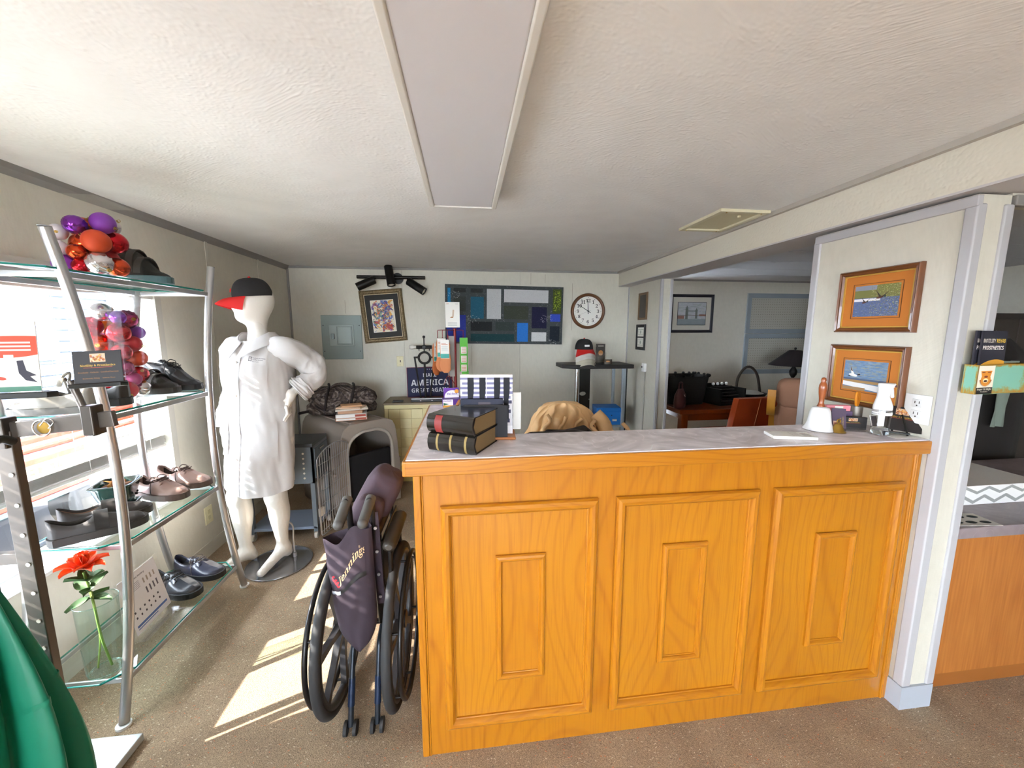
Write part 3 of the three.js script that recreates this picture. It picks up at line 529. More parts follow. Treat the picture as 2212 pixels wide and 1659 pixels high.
// ------------------------------------------------------------------ red spinner rack
const redMetal = mat(0x8a1a18, 0.35, 0.2);
{
  const g = T('spinner_rack', 'dark red wire spinner rack beside the yellow cabinet', 'display rack', [-0.09, 0, -3.5]);
  M('base', at(cyl(0.2, 0.02, 32), 0, 0.01, 0), redMetal, g);
  M('pole', rod([0, 0.02, 0], [0, 1.515, 0], 0.013, 0.013, 14), redMetal, g);
  M('top_loop', torus(0.026, 0.0025, 8, 28).translate(0, 1.54, 0), redMetal, g);
  for (const [x, z, d] of [[-0.15, 0.03, 0], [-0.105, 0.07, 0], [-0.06, 0.09, 0], [0.075, 0.04, 0]]) {
    const h = M('hook_arm', tube([[0, 1.5, 0], [x * 0.6, 1.503, z * 0.6], [x, 1.5, z], [x, 1.49, z], [x, 1.44, z]], 0.003, 20, 6, false, 0.1), redMetal, g);
    M('hook_tip', at(sph(0.005, 8, 6), x, 1.438, z), redMetal, h);
  }
  M('side_wire', rod([-0.055, 0.85, 0.09], [-0.055, 1.46, 0.09], 0.003, 0.003, 6), redMetal, g);
  for (const y of [1.0, 0.86]) M('lower_arm', tube([[0, y, 0], [-0.06, y + 0.1, 0.06], [-0.1, y + 0.02, 0.09]], 0.003, 16, 6), redMetal, g);
  const c = T('header_card', 'white card with a stocking picture atop the red rack', 'card', [-0.105, 1.525, -3.47]);
  M('card', bx(0.125, 0.22, 0.003, 0, 0, 0.11, 0), paper, c);
  M('print', sheet(0.123, 0.218, 0, 0.11, 0.002), print(246, 436, (x, w, h) => { x.fillStyle = '#f4f1ea'; x.fillRect(0, 0, w, h); x.fillStyle = '#c0553a'; x.font = 'bold 20px sans-serif'; x.fillText('care', 18, 34); x.fillStyle = '#999'; x.fillRect(170, 26, 50, 7); x.strokeStyle = '#d9c3ac'; x.lineWidth = 26; x.beginPath(); x.moveTo(140, 130); x.lineTo(132, 240); x.quadraticCurveTo(128, 258, 96, 262); x.stroke(); x.fillStyle = '#b5713a'; x.fillRect(84, 262, 50, 10); x.fillStyle = '#aaa'; for (let k = 0; k < 4; k++) x.fillRect(40, 350 + k * 18, 160, 5); }), c);
  // socks on header cards
  const sock = (pos, ry, tone, label) => {
    const t = T('sock_pack', label, 'socks', pos, ry, 'sock packs on the red rack');
    M('header', bx(0.075, 0.16, 0.004, 0, 0, -0.09, 0.012), print(150, 320, (x, w, h) => { x.fillStyle = '#f3efe8'; x.fillRect(0, 0, w, h); x.fillStyle = '#58b8ac'; x.fillRect(0, 240, w, 70); x.fillStyle = '#c66f4a'; x.fillRect(16, 60, 80, 8); x.fillRect(16, 80, 110, 8); x.fillStyle = '#bbb'; for (let k = 0; k < 5; k++) x.fillRect(16, 110 + k * 18, 112, 5); }), t);
    const s = (y, w, d) => ring(14, (a) => [w * Math.cos(a) + 0.004 * Math.sin(y * 60), y, d * Math.sin(a)]);
    M('sock', loft([s(-0.012, 0.03, 0.006), s(-0.05, 0.045, 0.01), s(-0.12, 0.043, 0.01), s(-0.18, 0.046, 0.011), s(-0.23, 0.05, 0.012), s(-0.27, 0.044, 0.011), s(-0.295, 0.02, 0.006)], { cap0: true, cap1: true }), mat(tone, 0.9), t);
  };
  sock([-0.205, 1.44, -3.385], 0.35, 0xd98a5c, 'peach sock pack on a teal-banded card, front left of rack');
  sock([-0.17, 1.43, -3.36], -0.2, 0xe09262, 'peach sock pack hanging lowest at the front of rack');
  sock([-0.255, 1.4, -3.45], 0.9, 0xcf7440, 'orange sock pack seen edge-on at left side of rack');
  const gm = mat(0x58b82c, 0.5);
  const st = T('patch_strip', 'bright green hanging strip of three small packets', 'packet strip', [-0.012, 1.435, -3.455]);
  M('strip', bx(0.07, 0.3, 0.002, 0, 0, -0.15, 0), gm, st); M('strip_end', bx(0.06, 0.05, 0.002, 0, 0.01, -0.32, 0.002), gm, st);
  for (let k = 0; k < 3; k++) { const p = M('packet', bx(0.05, 0.062, 0.008, 0.002, 0, -0.11 - k * 0.08, 0.005), mat(0xf2ece2, 0.6), st); for (let j = 0; j < 4; j++) M('packet_band', bx(0.04, 0.006, 0.002, 0, 0, -0.09 - k * 0.08 - j * 0.013, 0.0095), mat(0xe0a488, 0.6), p); }
  one('price_sheet', 'pale grey printed sheet hanging behind the peach socks', 'sheet', bx(0.06, 0.36, 0.002, 0, 0, -0.18, 0), mat(0xb8b4ae, 0.8), [-0.125, 1.45, -3.46], 0.1);
}
// ------------------------------------------------------------------ black-topped computer stand by the far corner
{
  const g = T('computer_stand', 'black-topped stand with silver posts below the clock', 'stand', [1.34, 0, -3.88]);
  M('top_board', ext([[-0.355, -0.05], [-0.23, -0.16], [0.355, -0.16], [0.355, 0.2], [-0.355, 0.2]].map(([x, z]) => [x, z]), 0.03, 0.006).rotateX(-Math.PI / 2).translate(0, 1.12, 0), mat(0x24211f, 0.5), g);
  M('post', rod([-0.22, 0, 0.13], [-0.22, 1.118, 0.13], 0.025, 0.025, 20), chrome, g);
  M('post', bb(0.25, 0.29, 0, 1.118, 0.12, 0.15, 0.006), mat(0xa9b4be, 0.35, 0.5), g);
  M('post_cap', bb(0.29, 0.302, 0, 1.118, 0.12, 0.15, 0.003), black, g);
  M('back_post', bb(-0.14, -0.11, 0, 1.118, -0.17, -0.14, 0.004), mat(0xa9b4be, 0.35, 0.5), g); M('back_post', bb(0.262, 0.29, 0, 1.118, -0.17, -0.14, 0.004), mat(0xa9b4be, 0.35, 0.5), g);
  const hole = new THREE.Path(); hole.absellipse(0, 0.84, 0.035, 0.022, 0, Math.PI * 2, true);
  M('cable_panel', ext(shapeOf([[-0.075, 0.45], [0.075, 0.45], [0.075, 1.118], [-0.075, 1.118]]), 0.014, 0, [hole]).translate(-0.12, 0, 0.0), black, g);
  for (const s of [-0.07, 0.07]) M('panel_pin', at(sph(0.006, 8, 6), -0.12 + s, 0.78, 0.016), steel, g);
  M('shelf_board', bb(-0.28, 0.29, 0.5, 0.525, -0.17, 0.15, 0.005), mat(0x9fabb3, 0.5), g); M('shelf_board', bb(-0.28, 0.29, 0.12, 0.145, -0.17, 0.15, 0.005), mat(0x9fabb3, 0.5), g);
  const b = T('file_box', 'bright blue file box with label holder on stand shelf', 'box', [1.48, 0.526, -3.85], -0.12);
  const bm = mat(0x1a72c9, 0.5);
  M('body', bb(-0.125, 0.125, 0, 0.14, -0.12, 0.1, 0.004), bm, b); M('lid', bb(-0.128, 0.128, 0.13, 0.18, -0.123, 0.103, 0.005), bm, b);
  M('label_holder', bx(0.05, 0.025, 0.004, 0.001, 0.06, 0.05, 0.102), steel, b); M('label_card', bx(0.04, 0.016, 0.002, 0, 0.06, 0.05, 0.105), paper, b); M('rivet', at(sph(0.006, 8, 6), 0.03, 0.1, 0.1), black, b);
  const d = T('tape_dispenser', 'small clear and black gadget left of the blue box', 'gadget', [1.29, 0.526, -3.77], 0.4);
  M('body', bx(0.07, 0.05, 0.05, 0.01, 0, 0.025, 0), mat(0x9b9c9c, 0.3), d); M('slot', bx(0.03, 0.02, 0.004, 0.002, 0, 0.03, 0.026), black, d);
}
// baseball cap: crown of six panels, peak pointing to +z
function makeCap(crownM, peakM, stripe) {
  const g = new THREE.Group(), R = 0.092;
  const prof = (a, t) => { const r = Math.cos(t * Math.PI / 2), seam = 1 - 0.012 * Math.pow(Math.abs(Math.cos(a * 3)), 12); return [R * seam * Math.sin(a) * Math.pow(r, 0.62), 0.108 * Math.sin(t * Math.PI / 2) + 0.004, R * 1.12 * seam * Math.cos(a) * Math.pow(r, 0.62)]; };
  M('crown', loft(Array.from({ length: 11 }, (_, i) => ring(48, (a) => prof(a, i / 10 * 0.995))), { cap1: true }), crownM, g);
  M('button', at(sph(0.008, 12, 8), 0, 0.114, 0), peakM, g);
  const pk = []; for (let j = 0; j <= 8; j++) { const t = j / 8; pk.push(Array.from({ length: 17 }, (_, i) => { const a = (i / 16 - 0.5) * 2.3, r0 = R * 1.0, out = t * 0.085 * Math.pow(Math.cos(a * 0.62), 0.8); return [Math.sin(a) * (r0 + out * 0.35), 0.006 - 0.055 * Math.pow(Math.sin(a), 2) * t - 0.034 * t * t + 0.004 * t, Math.cos(a) * (r0 * 1.1 + out)]; })); }
  const top = loft(pk, { closed: false }), bot = loft(pk.map((r) => r.map(([x, y, z]) => [x, y - 0.003, z])).reverse(), { closed: false });
  M('peak', merge(top, bot), peakM, g);
  if (stripe) M('emblem', at(bx(0.05, 0.018, 0.004, 0.001), 0, 0.045, R * 1.1, -0.25), stripe, g);
  return g;
}
const putCap = (g, label, pos, ry, rx = 0, rz = 0, group) => { g.name = numbered('baseball_cap'); g.position.set(...pos); g.rotation.set(rx, ry, rz); scene.add(g); return tag(g, label, 'cap', group); };
const redCloth = mat(0xd11f1c, 0.7), blackCloth = mat(0x1d1c1e, 0.85), whiteCloth = mat(0xe9e6de, 0.85), creamCloth = mat(0xd8d2bd, 0.85);
{
  const base = makeCap(whiteCloth, whiteCloth), h = [0, 0.03, 0.06, 0.09], lab = ['lowest cream cap of the stack on black stand', 'second cream cap from bottom of the cap stack', 'white cap third from the bottom of cap stack', 'white cap just under the black and red cap'];
  h.forEach((y, i) => { const c = i ? base.clone() : base; c.traverse((o) => { if (o.isMesh) o.material = i < 2 ? creamCloth : whiteCloth; }); putCap(c, lab[i], [1.215, 1.158 + y + 0.03, -3.85], 0, 0, 0, 'caps stacked on the black stand'); });
  putCap(makeCap(blackCloth, redCloth, mat(0xe6e2e2, 0.7)), 'black cap with red peak topping the cap stack', [1.215, 1.302, -3.85], 0, 0, 0, 'caps stacked on the black stand');
}
{ // brochure holders on the stand
  const leaf = print(160, 300, (c, w, h) => { c.fillStyle = '#3d3631'; c.fillRect(0, 0, w, h); c.fillStyle = '#b9b2a6'; c.fillRect(30, 26, 100, 12); c.fillStyle = '#c98a4e'; c.beginPath(); c.arc(80, 140, 42, 0, 7); c.fill(); c.fillStyle = '#d9b08a'; c.fillRect(50, 150, 60, 26); c.fillStyle = '#8d8378'; for (let k = 0; k < 5; k++) c.fillRect(30, 205 + k * 16, 100, 5); });
  const g = T('brochure_holder', 'tall clear holder with dark brochure beside the cap stack', 'brochure holder', [1.4, 1.157, -3.87]);
  M('back_wall', bx(0.11, 0.25, 0.003, 0, 0, 0.125, -0.02), acrylic, g); M('front_wall', bx(0.11, 0.11, 0.003, 0, 0, 0.055, 0.02), acrylic, g); M('side_wall', merge(bx(0.003, 0.12, 0.04, 0, -0.055, 0.06, 0), bx(0.003, 0.12, 0.04, 0, 0.055, 0.06, 0)), acrylic, g);
  one('brochure', 'dark leaflet with orange picture in clear holder', 'brochure', bx(0.095, 0.2, 0.012, 0, 0, 0.102, 0), leaf, [1.4, 1.158, -3.87]);
  const k = T('card_holder', 'low clear card holder in front of brochure holder', 'card holder', [1.455, 1.157, -3.8]);
  M('shell', merge(bx(0.1, 0.1, 0.003, 0, 0, 0.05, -0.018), bx(0.1, 0.05, 0.003, 0, 0, 0.025, 0.018), bx(0.003, 0.06, 0.036, 0, -0.05, 0.03, 0), bx(0.003, 0.06, 0.036, 0, 0.05, 0.03, 0)), acrylic, k);
  one('card_stack', 'short stack of dark picture cards in clear holder', 'cards', bx(0.085, 0.045, 0.016, 0, 0, 0.024, 0), leaf, [1.455, 1.158, -3.8]);
}
// ------------------------------------------------------------------ desk behind the counter: bag, chair, jacket
{
  const g = T('work_desk', 'low desk tucked behind the reception counter', 'desk', [0.95, 0, -1.76]);
  M('desk_top', bb(-0.76, 0.72, 0.71, 0.74, -0.25, 0.26, 0.004), laminate, g);
  for (const x of [-0.75, 0.69]) M('side_panel', bb(x, x + 0.025, 0, 0.71, -0.24, 0.25), oakPlain, g);
  const b = T('shoulder_bag', 'black shoulder bag with flat strap behind countertop', 'bag', [0.47, 0.741, -1.72], 0.1);
  const rg = (y, w, d) => ring(24, (a) => [w * Math.sign(Math.cos(a)) * Math.pow(Math.abs(Math.cos(a)), 0.5), y + 0.012 * Math.cos(a * 2 + 1), d * Math.sign(Math.sin(a)) * Math.pow(Math.abs(Math.sin(a)), 0.6)]);
  M('body', loft([rg(0.012, 0.18, 0.06), rg(0.04, 0.2, 0.075), rg(0.15, 0.2, 0.075), rg(0.24, 0.17, 0.06), rg(0.295, 0.1, 0.03)], { cap0: true, cap1: true }), mat(0x191715, 0.6), b);
  M('strap', loft([[0.19, 0.2], [0.12, 0.285], [0.0, 0.315], [-0.1, 0.31], [-0.2, 0.312], [-0.27, 0.29], [-0.22, 0.2]].map(([x, y]) => [[x, y, 0.095], [x + 0.002, y + 0.004, 0.075], [x + 0.002, y - 0.02, 0.075], [x, y - 0.026, 0.095]])), mat(0x221d18, 0.55), b);
  M('buckle', at(torus(0.014, 0.003, 6, 16), 0.02, 0.24, 0.085), steel, b);
}
{
  const g = T('office_chair', 'black swivel chair under a tan jacket', 'chair', [0.6, 0, -2.3]);
  M('backrest', loft([0.52, 0.6, 0.75, 0.9, 0.98, 1.0].map((y, i) => ring(24, (a) => { const w = [0.15, 0.19, 0.215, 0.205, 0.15, 0.05][i]; return [w * Math.cos(a), y, 0.035 * Math.sin(a) + 0.02 * Math.cos(a) ** 2]; })), { cap0: true, cap1: true }), black, g);
  M('seat', bx(0.48, 0.08, 0.46, 0.035, 0, 0.46, -0.24), black, g);
  M('back_bar', rod([0, 0.44, -0.1], [0, 0.6, -0.02], 0.02), black, g);
  M('column', rod([0, 0.08, -0.24], [0, 0.42, -0.24], 0.025), blackMetal, g);
  for (let k = 0; k < 5; k++) { const a = k * Math.PI * 0.4, e = [Math.sin(a) * 0.28, 0.06, -0.24 + Math.cos(a) * 0.28], l = M('leg', rod([0, 0.09, -0.24], e, 0.022, 0.014), black, g); M('caster', at(sph(0.028, 12, 8), e[0], 0.028, e[2]), black, l); }
  // jacket hung over the back: a folded sheet with thick ruffled hem
  const j = T('jacket', 'tan jacket draped over the office chair back', 'jacket', [0.6, 0, -2.3]);
  const rows = 15, cols = 40, out = [];
  for (let i = 0; i <= rows; i++) { const t = i / rows; out.push(ring(cols * 2, (a) => {
    const w = lerp(0.06, 0.262, Math.pow(t, 0.45)) * (1 + 0.04 * Math.sin(a * 5 + t * 4)), d = lerp(0.04, 0.085, Math.sqrt(t)) * (1 + 0.14 * Math.sin(a * 9 + t * 8) + 0.1 * Math.sin(a * 17 - t * 5)), hem = 0.03 * Math.sin(a * 7) * t + 0.02 * Math.sin(a * 15) * t;
    return [w * Math.cos(a) + 0.02 * noise.noise(a * 2, t * 4, 1), 1.058 - 0.24 * Math.pow(t, 1.35) - 0.05 * Math.pow(Math.cos(a), 4) * Math.sqrt(t) + hem, d * Math.sin(a) + 0.02 * noise.noise(a * 3, t * 5, 4) * t]; })); }
  const jm = mat(0xeec48e, 0.9, 0, { side: THREE.DoubleSide });
  M('shell', loft(out, { cap0: true }), jm, j);
  for (let k = 0; k < 6; k++) { const a = 0.15 + k * 0.24; M('ruffle_fold', tube([0, 1, 2, 3, 4].map((q) => [0.0 + 0.1 * k - 0.12 + 0.02 * Math.sin(q * 2 + k), 1.0 - 0.04 * q - 0.014 * k, 0.085 + 0.012 * Math.sin(q * 1.7 + k)]), 0.012, 16, 8), jm, j); }
  M('sleeve', tube([[0.2, 0.98, 0.02], [0.25, 0.92, 0.05], [0.262, 0.84, 0.06], [0.25, 0.72, 0.05]], 0.045, 24, 12), jm, j);
}
// ------------------------------------------------------------------ pet crate, camouflage bag, parcels, cart
{
  const g = T('pet_crate', 'taupe plastic pet crate with open wire door', 'pet crate', [-1.04, 0, -3.45], 0.75), m = mat(0x9c9186, 0.5);
  // local: front faces +z, width along x
  const W = 0.28, D = 0.36, secAt = (z, s) => { const o = []; const add = (x, y) => o.push([x * s, y, z]);
    for (const [x, y] of [[-0.27, 0.02], [-0.275, 0.2], [-0.28, 0.37], [-0.27, 0.4], [-0.255, 0.6], [-0.24, 0.69], [-0.215, 0.735], [-0.17, 0.757], [-0.06, 0.762], [0.06, 0.762], [0.17, 0.757], [0.215, 0.735], [0.24, 0.69], [0.255, 0.6], [0.27, 0.4], [0.28, 0.37], [0.275, 0.2], [0.27, 0.02]]) add(x, y); return o; };
  const outer = [[D, 0.97], [D - 0.03, 1], [0, 1.02], [-D + 0.04, 1], [-D, 0.95]].map(([z, s]) => secAt(z, s)), inner = outer.map((r) => r.map(([x, y, z]) => [x * 0.96, y < 0.03 ? 0.035 : y - 0.015, z]));
  M('shell', merge(loft(outer, { closed: true }), loft(inner.slice().reverse(), { closed: true }), loft([outer[4], outer[4].map(([x, y, z]) => [x * 0.02, 0.38 + (y - 0.38) * 0.02, z - 0.005])])), m, g);
  const arch = new THREE.Path(); arch.moveTo(-0.2, 0.12); arch.lineTo(-0.2, 0.5); arch.bezierCurveTo(-0.2, 0.66, -0.1, 0.69, 0, 0.69); arch.bezierCurveTo(0.1, 0.69, 0.2, 0.66, 0.2, 0.5); arch.lineTo(0.2, 0.12); arch.lineTo(-0.2, 0.12);
  M('front_frame', ext(shapeOf(outer[0].map(([x, y]) => [x, y])), 0.02, 0.004, [arch]).translate(0, 0, D - 0.01), m, g);
  M('arch_rim', tube([[-0.2, 0.12, D + 0.015], [-0.2, 0.5, D + 0.015], [-0.165, 0.63, D + 0.015], [-0.08, 0.685, D + 0.015], [0, 0.692, D + 0.015], [0.08, 0.685, D + 0.015], [0.165, 0.63, D + 0.015], [0.2, 0.5, D + 0.015], [0.2, 0.12, D + 0.015]], 0.012, 60, 8), mat(0xb5aca0, 0.5), g);
  M('belt_flange', merge(bb(-0.3, -0.275, 0.365, 0.39, -D + 0.02, D - 0.02, 0.006), bb(0.275, 0.3, 0.365, 0.39, -D + 0.02, D - 0.02, 0.006)), m, g);
  for (const s of [-1, 1]) for (let k = 0; k < 12; k++) M('vent_slot', bx(0.006, 0.1, 0.014, 0, s * 0.261, 0.52, -0.25 + k * 0.042), black, g);
  for (const x of [-0.14, 0.14]) M('roof_rib', bb(x - 0.012, x + 0.012, 0.755, 0.768, -D + 0.06, D - 0.03, 0.005), m, g);
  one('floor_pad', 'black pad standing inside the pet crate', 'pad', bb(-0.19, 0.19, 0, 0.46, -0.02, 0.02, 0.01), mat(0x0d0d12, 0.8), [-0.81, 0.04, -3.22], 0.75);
  // wire door, hinged at its left edge and swung outwards
  const d = new THREE.Group(); d.name = 'wire_door'; d.position.set(-0.2, 0.09, D + 0.03); d.rotation.y = -2.54; g.add(d);
  const h = (x) => 0.5 + 0.1 * Math.sqrt(Math.max(0, 1 - Math.pow((x - 0.2) / 0.215, 2)));
  for (let k = 0; k <= 14; k++) { const x = 0.005 + k * 0.0279; M('upright_wire', rod([x, 0, 0], [x, h(x), 0], 0.0022, 0.0022, 5), steel, d); }
  for (let k = 0; k < 6; k++) M('cross_wire', rod([0, 0.02 + k * 0.095, 0.004], [0.4, 0.02 + k * 0.095, 0.004], 0.0022, 0.0022, 5), steel, d);
  M('rim_wire', tube([...Array.from({ length: 13 }, (_, k) => [k * 0.4 / 12, h(k * 0.4 / 12), 0]), [0.4, 0, 0], [0, 0, 0]], 0.0035, 80, 6, true, 0.1), steel, d);
  M('latch', bx(0.05, 0.06, 0.02, 0.006, 0.37, 0.16, 0.01), mat(0xcfc8bb, 0.5), d);
}
const camo = metres(dataTex(512, 512, (u, v) => { const a = tn(u, v, 7, 1), b = tn(u, v, 15, 4), c = tn(u, v, 28, 7); const base = a > 0.12 ? [74, 62, 56] : a > -0.05 ? [52, 43, 42] : [98, 86, 78]; const k = b > 0.22 ? 34 : b < -0.25 ? -20 : 0; return base.map((q) => q + k + c * 22); }), 0.35);
{
  const g = T('duffel_bag', 'dark brown camouflage duffel bag on the pet crate', 'bag', [-1.08, 0.768, -3.52], 0.15), m = mat(0xffffff, 0.9, 0, { map: camo });
  const rg = (x, s, sy) => ring(26, (a) => { const n = 1 + 0.13 * noise.noise(x * 9, Math.cos(a) * 1.7, Math.sin(a) * 1.7 + 3) + 0.05 * noise.noise(x * 25, a * 3, 2); return [x + 0.02 * Math.sin(a * 3), Math.max(0.012, 0.105 + sy * 0.135 * Math.sin(a) * n), 0.13 * s * Math.cos(a) * n]; });
  M('body', uvm(loft([[-0.275, 0.25, 0.3], [-0.265, 0.7, 0.75], [-0.22, 0.95, 1], [-0.12, 1.05, 1.08], [0, 1, 1.15], [0.12, 1.03, 1.0], [0.2, 0.95, 0.95], [0.25, 0.7, 0.7], [0.262, 0.3, 0.3]].map((q) => rg(...q)), { cap0: true, cap1: true })), m, g);
  const dk = mat(0x2a2220, 0.9);
  for (const x of [-0.13, 0.07]) M('strap', tube([[x, 0.06, 0.15], [x + 0.02, 0.17, 0.14], [x + 0.03, 0.245, 0.06], [x + 0.01, 0.26, -0.04]], 0.011, 20, 6), dk, g);
  M('handle', tube([[-0.1, 0.23, 0.06], [-0.05, 0.265, 0.05], [0.03, 0.27, 0.05], [0.09, 0.245, 0.06]], 0.01, 20, 8), m, g);
  M('strap_end', tube([[-0.25, 0.05, 0.08], [-0.3, 0.045, 0.11], [-0.34, 0.035, 0.09]], 0.012, 14, 6), dk, g);
}
{
  const pk = (label, y, w, h, d, ry, m, name = 'parcel', cat = 'parcel') => { const t = T(name, label, cat, [-0.95, 0.769 + y, -3.29], ry, 'papers piled on the pet crate'); return t; };
  const mk = (label, y, w, h, d, ry, col, pages) => { const t = pk(label, y, w, h, d, ry, null, pages ? 'book' : 'envelope', pages ? 'book' : 'envelope');
    if (pages) { M('cover', merge(bx(w, 0.003, d, 0, 0, 0.0015, 0), bx(w, 0.003, d, 0, 0, h - 0.0015, 0), bx(0.003, h, d, 0, -w / 2 + 0.0015, h / 2, 0)), mat(col, 0.5), t); M('page_block', bx(w - 0.008, h - 0.006, d - 0.008, 0, 0.001, h / 2, 0), paper, t); M('spine_label', bx(w * 0.35, h * 0.6, 0.002, 0, w * 0.3, h / 2, d / 2 - 0.0025), mat(0xb4503a, 0.6), t); }
    else { M('sleeve', bx(w, h, d, 0.002, 0, h / 2, 0), mat(col, 0.7), t); M('flap', bx(w * 0.96, 0.002, d * 0.4, 0, 0, h + 0.001, d * 0.28), mat(col, 0.7), t); } };
  mk('orange-covered book at bottom of papers on crate', 0, 0.24, 0.022, 0.17, 0.22, 0xcf9160, true);
  mk('white-covered book second from bottom on crate', 0.023, 0.235, 0.03, 0.165, 0.2, 0xe6e1dc, true);
  mk('thick tan padded envelope on the white book', 0.054, 0.19, 0.022, 0.14, 0.1, 0xc89c7c);
  mk('white envelope with jutting corner in the paper pile', 0.078, 0.25, 0.012, 0.13, 0.32, 0xe8dfd2);
  mk('pale peach envelope near top of paper pile', 0.092, 0.2, 0.012, 0.14, -0.1, 0xe0c0a2);
  mk('tan envelope topmost of the papers on crate', 0.106, 0.16, 0.012, 0.12, 0.35, 0xd8a97e);
}
{
  const g = T('tool_cart', 'blue-grey steel tool cart with drawer on casters', 'tool cart', [-1.3, 0, -2.885]), m = mat(0x757d84, 0.4, 0.2), x0 = -0.24, x1 = 0.22, z0 = -0.17, z1 = 0.12;
  M('top_tray', bb(x0, x1, 0.685, 0.71, z0, z1, 0.004), mat(0x4c5156, 0.45, 0.2), g);
  const wallB = M('drawer_case', merge(bb(x0, x1, 0.42, 0.685, z1 - 0.012, z1), bb(x0, x1, 0.42, 0.685, z0, z0 + 0.012), bb(x0, x0 + 0.012, 0.42, 0.685, z0, z1), bb(x1 - 0.012, x1, 0.42, 0.685, z0, z1)), m, g);
  const dr = M('drawer_front', bb(x1, x1 + 0.008, 0.45, 0.67, z0 + 0.02, z1 - 0.02, 0.002), mat(0x5a626b, 0.45, 0.2), g);
  M('handle', bb(x1 + 0.008, x1 + 0.022, 0.645, 0.655, -0.05, 0.03, 0.003), chrome, dr); M('lock', at(cyl(0.006, 0.008, 10), x1 + 0.01, 0.62, -0.01, 0, 0, Math.PI / 2), chrome, dr); M('card_slot', bb(x1 + 0.007, x1 + 0.011, 0.575, 0.6, -0.035, 0.015), chrome, dr);
  for (let k = 0; k < 6; k++) M('punched_hole', at(cyl(0.0075, 0.002, 10), x1 - 0.065, 0.64 - k * 0.036, z1 + 0.0005, Math.PI / 2), mat(0xe8e4da, 0.6), wallB);
  for (const [x, z] of [[x0, z0], [x0, z1 - 0.03], [x1 - 0.03, z0], [x1 - 0.03, z1 - 0.03]]) { const l = M('leg', bb(x, x + 0.03, 0.055, 0.43, z, z + 0.03, 0.002), m, g); const c = M('caster', at(cyl(0.026, 0.02, 18), x + 0.015, 0.026, z + 0.015, 0, 0, Math.PI / 2), mat(0xd8d4cc, 0.4), l); M('caster_fork', merge(bx(0.004, 0.04, 0.03, 0, x + 0.002, 0.04, z + 0.015), bx(0.004, 0.04, 0.03, 0, x + 0.028, 0.04, z + 0.015)), steel, l); }
  M('lower_shelf', bb(x0, x1, 0.075, 0.095, z0, z1, 0.003), mat(0x8590a0, 0.4, 0.2), g);
}

// ------------------------------------------------------------------ glass display shelf by the window
const SH = [1.705, 1.196, 0.688, 0.178]; // tops of the glass shelves
const glassShelf = new THREE.MeshPhysicalMaterial({ color: 0xeaf6f2, roughness: 0.02, transmission: 1, thickness: 0, ior: 1.5 });
const glassEdge = mat(0x2f9f92, 0.15, 0, { transmission: 0.35, thickness: 0 });
{
  const g = T('display_shelf', 'four-tier glass shoe shelf on curved silver posts', 'shelf', [-1.49, 0, -1.86]), tubeM = mat(0xc4c4c6, 0.28, 0.85), X = 0.17;
  const bow = (y) => Math.pow((y - 0.92) / 0.92, 2); // 0 at waist, 1 at the ends
  const zn = (y) => 0.29 + 0.125 * bow(y), zf = (y) => -0.27 - 0.135 * bow(y);
  for (const [f, s] of [[zn, 1], [zf, 1], [zn, -1], [zf, -1]]) {
    const p = M('post', tube(Array.from({ length: 10 }, (_, k) => { const y = 0.012 + k / 9 * 1.815; return [s * X, y, f(y)]; }), 0.0165, 48, 14), tubeM, g);
    M('foot', at(cyl(0.024, 0.01, 20), s * X, 0.005, f(0)), whitePlastic, p);
    M('post_cap', at(cyl(0.0165, 0.003, 14), s * X, 1.828, f(1.828)), mat(0x8d8d90, 0.4), p);
  }
  SH.forEach((y) => {
    const a = zn(y) + (y > 1.6 ? 0.12 : 0.03), b = zf(y) - 0.02, c = 0.07, o = [[-X, b + c], [-X + c, b], [X - c, b], [X, b + c], [X, a - c], [X - c, a], [-X + c, a], [-X, a - c]].map(([x, z]) => [x, -z]);
    const sh = M('glass_shelf', new THREE.ShapeGeometry(shapeOf(o)).rotateX(-Math.PI / 2).translate(0, y, 0), glassShelf, g);
    o.forEach((p, i) => { const q = o[(i + 1) % 8]; M('glass_edge', rod([p[0], y - 0.004, -p[1]], [q[0], y - 0.004, -q[1]], 0.0042, 0.0042, 4), glassEdge, sh); });
    for (const s of [-1, 1]) M('side_rail', bb(s * X - 0.004, s * X + 0.004, y - 0.03, y - 0.01, zf(y), zn(y), 0.003), tubeM, sh);
    for (const f of [zn, zf]) M('cross_rail', bb(-X, X, y - 0.03, y - 0.01, f(y) - 0.004, f(y) + 0.004, 0.003), tubeM, sh);
  });
}
